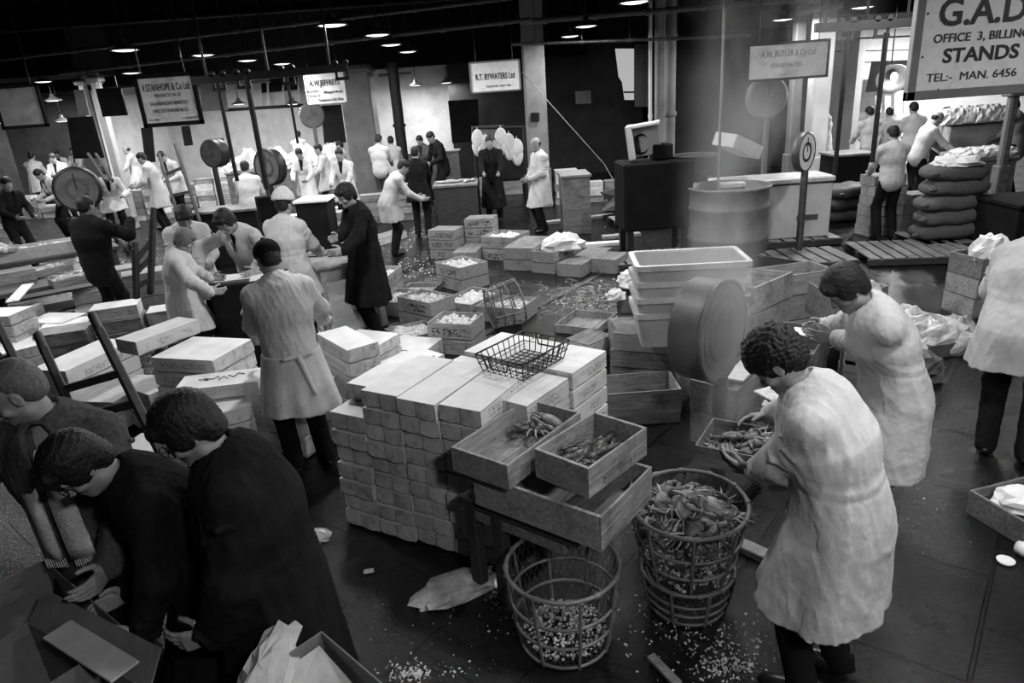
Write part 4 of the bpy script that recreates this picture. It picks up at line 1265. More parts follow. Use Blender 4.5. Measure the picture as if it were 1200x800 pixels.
_seed = [100]
def person(label, loc, face, coat='coat', lean=8, hpitch=15, hyaw=0, L=None, R=None, height=1.75, hair='short', hairm='hair', coatm='coat', trm='trouser', voxel=.014,
           handdir=((0, 1, 0), (0, 1, 0)), palm=((1, 0, 0), (-1, 0, 0)), curl=.5, feet=None, hem=.62, group=None, vest=True, extras=(), shirtm='dark', hipdrop=0.0, side=0.0, beard=False,
           poleL=(-.6, -.5, -.8), poleR=(.6, -.5, -.8), sleeves=True, belly=.0, apron=None, cpitch=None, glasses=False, twist=0.0, bulk=0.0):
    """figure standing at loc, facing the angle `face` (degrees, 0 = +X); local frame: x right, y forward, z up. L/R hands: wrist targets in local metres."""
    _seed[0] += 1; sd = _seed[0]
    S = height / 1.75
    big = voxel
    hip = Vector((0, -.10 * sin(radians(lean)), .94 - hipdrop))
    u = Vector((sin(radians(side)), sin(radians(lean)), cos(radians(lean)))).normalized()
    xr = Vector((cos(radians(twist)), sin(radians(twist)), 0)); xr = (xr - u * xr.dot(u)).normalized(); fw = u.cross(xr)
    C = hip + u * .33; Nk = hip + u * .53
    Sh = {-1: Nk - u * .07 - xr * .19, 1: Nk - u * .07 + xr * .19}
    hp = radians(hpitch if cpitch is None else cpitch)
    # head frame
    hyr = radians(hyaw)
    pt = radians(hpitch)
    hfw = Vector((sin(-hyr) * cos(pt), cos(hyr) * cos(pt), -sin(pt)))
    hrt = hfw.cross(Vector((0, 0, 1))).normalized(); hup = hrt.cross(hfw)
    nd = (u * .6 + hup * .4 + hfw * .1).normalized()
    hc = Nk + nd * .062 + hup * .105 + hfw * .025
    HM = mat3(hrt, hfw, hup)
    def H(x, y, z): return hc + hrt * x + hfw * y + hup * z
    feet_ = feet or [(-.11, .02), (.11, -.02)]
    tgt = {-1: Vector(L) if L else Sh[-1] + Vector((-.10, .06, -.52)), 1: Vector(R) if R else Sh[1] + Vector((.10, .06, -.52))}
    arm = {}
    for s_, pl in ((-1, poleL), (1, poleR)):
        e, wst = ik(Sh[s_], tgt[s_], .29, .26, pl); arm[s_] = (e, wst)
    allp = [hip, C, Nk, H(0, 0, .15), Vector((0, 0, 0))] + [x for s_ in arm for x in arm[s_]] + [Vector((f[0], f[1] + .2, 0)) for f in feet_]
    lo = np.array([min(p[i] for p in allp) for i in range(3)]) - .26; hi = np.array([max(p[i] for p in allp) for i in range(3)]) + .26
    lo[2] = -.03; hi[2] = H(0, 0, .17).z + .06
    # ---- body (skin)
    near = voxel <= .008
    vb = voxel
    B = SDF(lo, hi, vb)
    # legs + torso core below the clothes keep it one body
    for i, s_ in enumerate((-1, 1)):
        f_ = feet_[i]; hj = hip + xr * s_ * .09 - Vector((0, 0, .04)); an = Vector((f_[0], f_[1], .09))
        kn, an = ik(hj, an, .43, .43, (s_ * .1, 1, 0))
        B.cone(hj, kn, .07, .045, .02).cone(kn, an, .045, .034, .02).cone(an + Vector((0, 0, -.04)), an + Vector((0, .13, -.055)), .03, .025, .01)
        arm['k%d' % s_] = (hj, kn, an)
    B.cone(hip, C, .12, .12, .04, flat=(fw, 1.4)).cone(C, Nk - u * .07, .13, .10, .04, flat=(fw, 1.4))
    B.cone(Sh[-1], Sh[1], .045, .045, .03)
    B.cone(Nk - u * .05, H(0, -.015, -.05), .058, .052, .02)
    fmin = max(0, vb * .62)
    for s_, hd, pn in ((-1, handdir[0], palm[0]), (1, handdir[1], palm[1])):
        e, wst = arm[s_]
        B.cone(Sh[s_], e, .045, .036, .02).cone(e, wst, .038, .025, .015)
        d = Vector(hd).normalized(); n_ = Vector(pn); n_ = (n_ - d * n_.dot(d)).normalized(); sd_ = d.cross(n_) * s_   # sd_ points to the thumb side
        th_side = sd_
        arm['h%d' % s_] = (wst, d, n_, sd_)
        W2 = wst + d * .02
        for q in range(4):
            kx = (.030 - .020 * q)
            kn_ = wst + d * (.092 - .004 * abs(q - 1)) + sd_ * kx
            B.cone(W2 + sd_ * kx * .5, kn_, max(.017, fmin), max(.0125, fmin), .012)
            ln = [.040, .045, .042, .033][q]; p_ = kn_; dd = d
            for sg in range(3):
                a_ = curl * (.6 + .35 * sg) + (.08 * q)
                dd = (dd * cos(a_) + n_ * sin(a_)).normalized()
                p2 = p_ + dd * ln * (1, .68, .55)[sg]
                B.cone(p_, p2, max(.0095 - .0009 * sg, fmin), max(.0087 - .0009 * sg, fmin), .004)
                p_ = p2
        t0 = wst + d * .025 + sd_ * .022
        t1 = t0 + (d * .55 + sd_ * .75 + n_ * .25).normalized() * .045
        t2 = t1 + (d * .8 + sd_ * .3 + n_ * .45).normalized() * .033
        t3 = t2 + (d * .8 + sd_ * .05 + n_ * .5).normalized() * .026
        B.cone(t0, t1, max(.017, fmin), max(.012, fmin), .01).cone(t1, t2, max(.0115, fmin), max(.010, fmin), .004).cone(t2, t3, max(.010, fmin), max(.0085, fmin), .004)
    # head
    B.ell(H(0, -.012, .035), (.076, .097, .088), HM, .02)
    B.ell(H(0, .018, -.035), (.062, .070, .075), HM, .03)
    B.ell(H(0, .058, -.088), (.028, .028, .022), HM, .03)
    B.cone(H(-.045, .0, -.075), H(0, .065, -.092), .022, .020, .02).cone(H(.045, .0, -.075), H(0, .065, -.092), .022, .020, .02)
    if vb < .011:
        B.cone(H(-.05, .068, .018), H(.05, .068, .018), .012, .012, .015)
        for s_ in (-1, 1):
            B.ell(H(s_ * .031, .094, -.002), (.021, .016, .013), HM, .012, 'sub')
            B.ell(H(s_ * .031, .073, -.002), (.0145, .0145, .0135), HM, .002)
            B.ell(H(s_ * .048, .055, -.035), (.022, .02, .016), HM, .02)
        B.cone(H(0, .086, .008), H(0, .108, -.036), .009, .0125, .012)
        for s_ in (-1, 1): B.ell(H(s_ * .013, .098, -.040), (.009, .012, .008), HM, .006)
        B.ell(H(0, .086, -.062), (.023, .012, .0055), HM, .006).ell(H(0, .083, -.072), (.019, .012, .006), HM, .006)
        B.ell(H(0, .099, -.0665), (.022, .008, .0018), HM, .003, 'sub')
    else:
        B.ell(H(0, .095, -.025), (.012, .02, .025), HM, .012)
    for s_ in (-1, 1):
        B.ell(H(s_ * .078, -.012, -.012), (.009, .020, .032), HM, .006)
        if vb < .011: B.ell(H(s_ * .088, -.008, -.010), (.006, .010, .018), HM, .004, 'sub')
    body = B.out('person', 'skin', None)
    body.location = loc; body.rotation_euler = (0, 0, radians(face - 90)); body.scale = (S, S, S)
    tag(body, label, 'person', group)
    rs = random.Random(sd)
    # ---- hair
    hlo = np.array(hc) - .2; hhi = np.array(hc) + .2
    if hair:
        vh = min(voxel, .008)
        G = SDF(hlo, hhi, vh)
        if hair == 'curly':
            G.ell(H(0, -.018, .052), (.108, .125, .108), HM, .01).ell(H(0, -.07, -.01), (.085, .06, .07), HM, .03)
            G.wrinkle(.010, 150, sd, ridged=False, n=12); G.wrinkle(.006, 300, sd + 3, ridged=False, n=12)
        elif hair == 'mop':
            G.ell(H(0, -.012, .048), (.092, .112, .098), HM, .01).ell(H(0, -.06, -.02), (.078, .055, .08), HM, .03)
            G.cone(H(-.05, .07, .07), H(.05, .075, .065), .028, .025, .02)
            for s_ in (-1, 1): G.ell(H(s_ * .074, .005, .0), (.018, .05, .045), HM, .02)
            G.wrinkle(.006, 160, sd, stretch=(1, 1, .5), n=6)
        elif hair == 'thin':
            G.ell(H(0, -.030, .040), (.082, .092, .090), HM, .01).ell(H(0, -.055, -.015), (.076, .055, .062), HM, .03)
            G.wrinkle(.003, 160, sd, stretch=(1, 1, .5), n=6)
            G.ell(H(0, .09, .06), (.075, .06, .07), HM, .012, 'sub')
        elif hair == 'bald':
            G.ell(H(0, -.05, .0), (.083, .065, .055), HM, .01)
            G.wrinkle(.003, 160, sd, n=5)
        else:
            G.ell(H(0, -.014, .045), (.084, .105, .092), HM, .01).ell(H(0, -.055, -.015), (.072, .052, .062), HM, .03)
            G.wrinkle(.0045, 160, sd, stretch=(1, 1, .5), n=6)
        # the face stays clear
        G.ell(H(0, .085, -.045), (.085, .075, .085 if hair != 'mop' else .078), HM, .012, 'sub')
        if hair in ('short', 'bald'): G.ell(H(0, .09, -.005), (.07, .05, .06), HM, .012, 'sub')
        for s_ in (-1, 1):
            if hair != 'mop': G.ell(H(s_ * .088, -.002, -.02), (.02, .03, .04), HM, .006, 'sub')
        G.func(hlo, hhi, lambda X, Y, Z: ((X - hc.x) * hup.x + (Y - hc.y) * hup.y + (Z - hc.z) * hup.z) + (.085 if hair in ('curly', 'mop') else .07), .01, 'sub')
        G.out('hair', hairm, body)
    for ex in extras:
        if ex == 'flatcap':
            K = SDF(hlo, hhi, min(voxel, .009))
            K.ell(H(0, -.01, .085), (.098, .122, .05), HM, .01).ell(H(0, .085, .06), (.07, .06, .012), HM, .012)
            K.out('cap', 'tweed', body)
        if ex == 'beanie':
            K = SDF(hlo, hhi, min(voxel, .009))
            K.ell(H(0, -.018, .06), (.093, .112, .085), HM, .005).ell(H(0, -.02, .150), (.018, .018, .018), HM, .004)
            K.func(hlo, hhi, lambda X, Y, Z: ((X - hc.x) * hup.x + (Y - hc.y) * hup.y + (Z - hc.z) * hup.z) - .012, .006, 'sub')
            K.ell(H(0, .08, -.04), (.09, .07, .085), HM, .01, 'sub')
            K.out('knitted_hat', 'dark', body)
        if ex == 'hat':
            K = SDF(hlo, hhi, min(voxel, .009))
            K.cone(H(0, -.01, .07), H(0, -.01, .125), .092, .085, .005).cone(H(0, -.01, .062), H(0, -.01, .066), .125, .125, .005)
            K.func(hlo, hhi, lambda X, Y, Z: (((X - hc.x) * hup.x + (Y - hc.y) * hup.y + (Z - hc.z) * hup.z) - .052), .0, 'sub')
            K.out('straw_hat', 'scarf', body)
    if glasses:
        k = MB()
        for s_ in (-1, 1):
            k.tube([H(s_ * .033 + .024 * cos(t), .100, -.002 + .020 * sin(t)) for t in [2 * pi * i / 18 for i in range(18)]], .0022, 6, closed=True)
            k.tube([H(s_ * .057, .098, .003), H(s_ * .076, .06, .005), H(s_ * .082, -.01, .005)], .002, 6)
        k.tube([H(-.009, .101, .002), H(0, .104, .006), H(.009, .101, .002)], .0022, 6)
        k.build('glasses', 'black', body)
    # ---- trousers and shoes
    vt = max(voxel, .009)
    T = SDF(lo, np.array([hi[0], hi[1], hip.z + .15]), vt)
    for s_ in (-1, 1):
        hj, kn, an = arm['k%d' % s_]
        T.cone(hj + Vector((0, 0, .02)), kn, .095, .078, .03, flat=((0, 1, 0), 1.1)).cone(kn, an + Vector((0, 0, -.02)), .078, .066, .03)
    T.cone(hip + Vector((-.07, 0, 0)), hip + Vector((.07, 0, 0)), .105, .105, .03).wrinkle(.006, 38, sd, stretch=(1, 1, .6))
    T.out('trousers', trm, body)
    for s_ in (-1, 1):
        hj, kn, an = arm['k%d' % s_]
        k = MB()
        k.ell(an + Vector((0, .06, -.045)), (.048, .135, .045), None, 14, 8); k.cyl(an + Vector((0, 0, -.04)), an + Vector((0, 0, .06)), .05, .055, 12)
        k.build('shoe', 'shoe', body)
    # ---- upper garment
    amp = .0065
    vc = max(voxel, .0085)
    G = SDF(lo, hi, vc)
    vest_gap = .0
    G.cone(hip + u * .03, C, .165 + belly + bulk, .19 + bulk, .05, flat=(fw, 1.38)).cone(C, Nk - u * .10, .19 + bulk, .165 + bulk * .5, .05, flat=(fw, 1.22))
    G.cone(Sh[-1] + xr * .01 + u * .005, Sh[1] - xr * .01 + u * .005, .072, .072, .07)
    G.cone(Nk - u * .05 - fw * .01, Nk + nd * .02 - fw * .015, .082, .072, .03)
    if belly: G.ell(hip + u * .12 + fw * .07, (.15, .12, .15), None, .06)
    for s_ in (-1, 1):
        e, wst = arm[s_]
        if sleeves:
            wd_ = (wst - e).normalized()
            G.cone(Sh[s_] - xr * s_ * .015, e, .064 + bulk * .2, .062 + bulk * .4, .045).cone(e, wst - wd_ * .015, .066 + bulk * .5, .050 + bulk * .2, .03)
        else:
            G.cone(Sh[s_], Sh[s_].lerp(e, .75), .078, .07, .035)
    if coat in ('coat', 'longcoat'):
        hz = hem; flare = .09
        fr_ = [rs.uniform(0, 6.28) for _ in range(4)]
        kneel = {s_: arm['k%d' % s_] for s_ in (-1, 1)}
        top = hip.z + .16
        def skirt(X, Y, Z):
            t = np.clip((top - Z) / (top - hz), 0, 1.2)
            cy = hip.y * (1 - t) + .04 * t + (top - hip.z) * u.y / u.z * np.clip(1 - t * 2.6, 0, 1)
            dx = X; dy = Y - cy
            th_ = np.arctan2(dy, dx)
            fold = (np.sin(th_ * 7 + fr_[0]) * .5 + np.sin(th_ * 12 + fr_[1]) * .3 + np.sin(th_ * 4 + fr_[2]) * .5) * .020 * t ** 1.2
            rr_ = np.sqrt(dx * dx + (dy * (1.40 - .25 * t)) ** 2)
            d = (rr_ - (.150 + bulk * .8 + (flare + .03) * np.sqrt(t) + fold)) * .8
            return np.maximum(np.maximum(d, hz + .02 * np.sin(th_ * 2 + fr_[3]) - Z), Z - top)
        G.func((lo[0], lo[1], hz - .06), (hi[0], hi[1], top + .06), skirt, .08)
        def cav(X, Y, Z):
            t = np.clip((top - Z) / (top - hz), 0, 1.2)
            cy = hip.y * (1 - t) + .045 * t
            rr_ = np.sqrt(X * X + ((Y - cy) * 1.15) ** 2)
            return np.maximum(rr_ - (.125 + flare * t), Z - hz - .12)
        if voxel < .012: G.func((lo[0], lo[1], lo[2]), (hi[0], hi[1], hz + .3), cav, .0, 'sub')
    elif coat == 'shirt':
        G.cone(hip - Vector((0, 0, .01)), hip + u * .10, .185, .175, .05, flat=((0, 1, 0), 1.2))
    elif coat == 'jacket':
        G.cone(hip - Vector((0, 0, .12)), hip + u * .06, .185, .17, .05, flat=((0, 1, 0), 1.25))
    G.wrinkle(amp * .95, 38, sd, stretch=(1, 1, .30)); G.wrinkle(amp * .30, 60, sd + 500, stretch=(.8, .8, .9))
    for s_ in (-1, 1):
        e, wst = arm[s_]
        for (q0, q1, cnt_, rad_) in ((Sh[s_], e, 5, .068), (e, wst, 6, .056)):
            ax_ = (q1 - q0).normalized(); o1_ = ax_.orthogonal().normalized(); o2_ = ax_.cross(o1_)
            for q_ in range(cnt_):
                t_ = (q_ + rs.uniform(.1, .9)) / cnt_; a0_ = rs.uniform(0, 6.28); cc_ = q0.lerp(q1, t_); rd = rad_ + bulk * .35
                pa = cc_ + (o1_ * cos(a0_) + o2_ * sin(a0_)) * rd; pb = cc_ + ax_ * rs.uniform(-.03, .03) + (o1_ * cos(a0_ + 1.6) + o2_ * sin(a0_ + 1.6)) * rd
                pm = (pa + pb) / 2 + ((pa + pb) / 2 - cc_).normalized() * rd * .30
                if voxel < .0125: G.cone(pa, pm, .003, .007, .014).cone(pm, pb, .007, .003, .014)
    # neck opening and front V
    G.cone(Nk - u * .03 + fw * .02, Nk + nd * .2, .056, .075, .01, 'sub')
    if vest:
        a_ = Nk - u * .02 + fw * .10; b_ = Nk - u * .30 + fw * .16
        G.cone(a_, b_, .055, .012, .008, 'sub')
    # collar
    G.cone(Nk - u * .015 - xr * .072 - fw * .02, Nk - u * .07 - xr * .05 + fw * .085, .016, .014, .008)
    G.cone(Nk - u * .015 + xr * .072 - fw * .02, Nk - u * .07 + xr * .05 + fw * .085, .016, .014, .008)
    G.cone(Nk - u * .005 - xr * .06 - fw * .055, Nk - u * .005 + xr * .06 - fw * .055, .018, .018, .012)
    nm = {'coat': 'coat', 'longcoat': 'overcoat', 'jacket': 'jacket', 'shirt': 'shirt'}[coat]
    G.out(nm, coatm, body)
    if vest:
        V_ = SDF(lo, hi, max(voxel, .011))
        V_.cone(hip + u * .12, C, .150, .168, .05, flat=(fw, 1.38)).cone(C, Nk - u * .08, .168, .11, .05, flat=(fw, 1.4))
        V_.cone(Nk - u * .08, Nk + nd * .015, .075, .062, .03)
        V_.out('undershirt', shirtm, body)
    if apron:
        A_ = SDF(lo, hi, max(voxel, .010))
        hz = apron[1]; top = hip.z + .04
        ph = rs.uniform(0, 6)
        def sk(X, Y, Z):
            t = np.clip((top - Z) / (top - hz), 0, 1.2); th_ = np.arctan2(Y - hip.y * .5, X)
            fold = (np.sin(th_ * 6 + ph) * .6 + np.sin(th_ * 11 + ph * 2) * .4) * .016 * t
            d = (np.sqrt(X * X + ((Y - hip.y * .5) * 1.2) ** 2) - (.195 + .09 * t + fold)) * .8
            d = np.abs(d) - .007
            return np.maximum(np.maximum(d, hz + .03 * np.sin(th_ + ph) - Z), Z - top)
        A_.func((lo[0], lo[1], hz - .06), (hi[0], hi[1], top + .05), sk, .0)
        A_.cone(hip + Vector((-.1, -.17, .03)), hip + Vector((.1, -.17, .03)), .014, .014, .01)
        A_.cone(hip + Vector((0, -.18, .02)), hip + Vector((.06, -.22, -.25)), .02, .012, .01)
        A_.out('apron', apron[0], body)
    info = dict(body=body, H=H, hc=hc, Nk=Nk, hip=hip, u=u, fw=fw, xr=xr, arm=arm, lo=lo, hi=hi, S=S)
    return info

def facing(a, b_):
    return math.degrees(atan2(b_[1] - a[1], b_[0] - a[0]))
def w2l(loc, face, p, S=1.0):
    """world point to a figure's local frame"""
    R = Matrix.Rotation(-radians(face - 90), 3, 'Z')
    return tuple((R @ (Vector(p) - Vector(loc))) / S)
# ------------------------------------------------------------------ placing people by the crown of the head
def who(label, px, py, face, lean=8, hpitch=15, height=1.74, group=None, pose=None, zoff=0.0, ymax=None, **k):
    S = height / 1.75; l_, h_ = radians(lean), radians(hpitch)
    hip_dz = k.get('hipdrop', 0)
    ztop = S * (1.02 - hip_dz + .53 * cos(l_) + .22 * max(cos(h_), .62)) + zoff
    p = P(px, py, ztop)
    if ymax and p.y > ymax: p = Q(px, py, ymax)
    fd = Vector((cos(radians(face)), sin(radians(face)), 0))
    loc = Vector((p.x, p.y, 0)) - fd * S * (.52 * sin(l_) + .08 * sin(h_))
    loc.z = zoff
    if ymax and p.z - ztop > .03: height *= min(1.08, p.z / ztop)
    if pose == 'work': k.setdefault('L', (-.16, .40, 1.0)); k.setdefault('R', (.15, .42, 1.02))
    if pose == 'reach': k.setdefault('L', (-.2, .55, .95)); k.setdefault('R', (.2, .55, .95))
    if pose == 'clasp': k.setdefault('L', (-.05, .26, 1.02)); k.setdefault('R', (.07, .27, .98))
    if 'L' in k and isinstance(k['L'], Vector): k['L'] = w2l(loc, face, k['L'], S)
    if 'R' in k and isinstance(k['R'], Vector): k['R'] = w2l(loc, face, k['R'], S)
    unit([], (loc.x, loc.y), radians(face - 90), .40, .30, 0, 1.2, True)
    return person(label, loc, face, lean=lean, hpitch=hpitch, height=height, group=group, **k), loc

# packer at the right, back to us, holding a shallow box of crabs
F1 = 148
bc = Vector((0.98, 2.80, 0.98))          # middle of the box he holds
i1, l1 = who('person in a long white coat with curly dark hair holding the box of crabs', 927, 391, F1, lean=20, hpitch=48, height=1.74, hair='curly', voxel=.0062, hem=.50, vest=False, bulk=.045,
    L=P(884, 552, .96), R=P(902, 487, 1.04), handdir=((.1, 1, .15), (-.5, 1, -.1)), palm=((.5, .1, .9), (-.8, .2, -.6)), curl=.42, feet=[(-.12, .06), (.12, -.06)],
    poleL=(-.9, -.4, -.4), poleR=(.9, -.3, -.4))
# the man beyond him
i2, l2 = who('person in a belted white coat with straight dark hair leaning left over the opened crates', 1003, 309, 172, lean=24, hpitch=44, height=1.74, hair='mop', voxel=.0075, hem=.52, vest=False, bulk=.02,
    L=P(966, 398, 1.08), R=P(985, 400, 1.06) + Vector((0, .25, 0)), handdir=((0, 1, .1), (0, 1, 0)), curl=.7, coatm='coat')
# right edge
person('person cut by the right edge, wide white coat hanging open over dark trousers', P(1188, 545, 0) + Vector((.0, .1, 0)), 55, 'coat', lean=34, hpitch=40, L=(-.15, .55, .8), R=(.2, .5, .8), height=1.80, hair='short', voxel=.009, hem=.66, bulk=.06, coatm='coat')
# buyers, lower left
i4, l4 = who('person with thinning grey hair, tweed jacket and pale fringed scarf, cut by the left edge', 28, 420, 270, lean=4, hpitch=26, hyaw=-64, height=1.78, hair='thin', hairm='hair_g', coat='jacket', coatm='tweed', shirtm='coat_grey', voxel=.0066, bulk=.04,
    L=(-.22, .30, .95), R=(.34, .28, 1.05), curl=.5, poleL=(-1, -.2, -.3), poleR=(1, -.3, -.3))
i5, l5 = who('person in a black overcoat with wavy dark hair and thin glasses, head bent low', 94, 503, 214, lean=26, hpitch=46, height=1.70, hair='mop', coat='longcoat', coatm='dark', hem=.4, vest=False, glasses=True, voxel=.0066, bulk=.02, L=(-.15, .3, .8), R=(.15, .3, .8))
i6, l6 = who('person in a black overcoat with thick dark hair, right of the bent one', 228, 457, 194, lean=8, hpitch=32, height=1.76, hair='mop', coat='longcoat', coatm='dark', hem=.4, vest=False, glasses=True, voxel=.0066, bulk=.05, L=(-.16, .22, .85), R=(.2, .3, .85))
# scarf on the first buyer: follows neck and chest
def scarf(i):
    b_, Nk, u, fw, xr = i['body'], i['Nk'], i['u'], i['fw'], i['xr']
    k = MB(); zz = Vector((0, 0, 1))
    def strip(pts, wd_, th_=.012):
        vs = []
        for j, (p, n_) in enumerate(pts):
            a_ = pts[min(j + 1, len(pts) - 1)][0] - pts[max(j - 1, 0)][0]; a_.normalize()
            s_ = a_.cross(n_).normalized()
            for (q, r_) in ((-1, -1), (1, -1), (1, 1), (-1, 1)): vs.append(p + s_ * wd_ / 2 * q + n_ * th_ / 2 * r_)
        fs = []
        for j in range(len(pts) - 1):
            for e in range(4): fs.append((j * 4 + e, j * 4 + (e + 1) % 4, j * 4 + 4 + (e + 1) % 4, j * 4 + 4 + e))
        fs += [(3, 2, 1, 0), tuple(len(vs) - 4 + e for e in range(4))]
        k.add(vs, fs, True)
    for s_ in (-1, 1):
        pts = []
        for t in [i_ / 14 for i_ in range(15)]:
            if t < .3:
                a_ = t / .3 * pi * .45
                p = Nk + xr * s_ * .088 * sin(a_ + .0) + fw * (-.088 * cos(a_) + .0) + u * (.005 - .02 * t)
                n_ = (xr * s_ * sin(a_) - fw * cos(a_)).normalized()
            else:
                q = (t - .3) / .7
                p = Nk + xr * s_ * (.088 - .03 * min(q * 3, 1)) + fw * (.02 + .16 * min(q * 2.5, 1) + .01 * q) - u * (.02 + .50 * q)
                n_ = (fw + xr * s_ * .3).normalized()
            pts.append((p, n_))
        strip(pts, .085, .016)
        e_ = pts[-1][0]
        for f_ in range(9):
            k.tube([e_ + xr * (-.038 + .0095 * f_), e_ + xr * (-.04 + .010 * f_) - u * .045], .003, 4)
    k.build('scarf', 'scarf', b_)
scarf(i4)

# at the standing desk, centre left
i7, l7 = who('person seen from behind in a knitted cap, pale jacket and apron tied in a bow', 313, 284, 122, lean=4, hpitch=32, height=1.76, hair='short', coat='shirt', coatm='coat', vest=False, voxel=.0085, bulk=.015, extras=('beanie',),
    apron=('coat', .52), L=P(308, 415, .82), R=P(386, 388, .88), curl=.5)
i8, l8 = who('person with fair tousled hair in a loose white smock at the draped stand', 208, 268, 20, lean=8, hpitch=30, height=1.58, hair='mop', hairm='hair_g', coat='coat', hem=.62, vest=False, voxel=.0085, bulk=.03,
    L=P(262, 336, 1.0), R=P(255, 338, 1.0) + Vector((0, -.15, 0)), curl=.6)
i9, l9 = who('person with dark hair in a white coat behind the fair-haired one, facing the draped stand', 212, 240, 300, lean=16, hpitch=38, height=1.72, hair='mop', coat='coat', hem=.6, voxel=.009, bulk=.02, L=(-.1, .38, 1.0), R=(.12, .40, 1.0))
i10, l10 = who('person with glasses in an open white coat leaning on the papers of the draped stand', 263, 243, 248, lean=30, hpitch=36, height=1.78, hair='mop', coat='coat', hem=.6, voxel=.009, bulk=.03, glasses=True, L=P(300, 318, 1.04), R=P(232, 318, 1.04), poleL=(-1, .2, .3), poleR=(1, .2, .3))
i11, l11 = who('person in a white coat and flat straw hat seen from behind beyond the draped stand', 328, 226, 75, lean=6, hpitch=12, height=1.74, hair='short', coat='coat', vest=False, voxel=.010, bulk=.03, extras=('hat',), pose='work')
i12, l12 = who('person with dark wavy hair in a long black overcoat, hands together behind the wooden desk', 408, 213, 215, lean=5, hpitch=22, height=1.80, hair='mop', coat='longcoat', coatm='dark', hem=.42, voxel=.009, bulk=.03, L=P(392, 312, 1.05), R=P(383, 318, 1.05), curl=.7, shirtm='sweater')
i13, l13 = who('person in dark clothes seen from behind reading the tall dial scale at left', 95, 229, 78, lean=3, hpitch=5, height=1.76, hair='short', coat='jacket', coatm='dark', vest=False, voxel=.010, bulk=.04, L=(-.15, .35, 1.35), R=(.3, .38, 1.4))
i14, l14 = who('person with a bald crown in a long white coat standing alone in the middle aisle', 629, 160, 205, lean=2, hpitch=14, height=1.78, hair='bald', coat='coat', hem=.50, voxel=.011, pose='clasp', bulk=.01, vest=False)
person('person in a white coat cut off by the left edge beside the long carton barrow', P(-5, 375, 0) , 30, 'coat', lean=20, hpitch=20, L=(-.1, .4, 1.0), R=(.15, .4, 1.0), voxel=.012, hair='short', height=1.72)

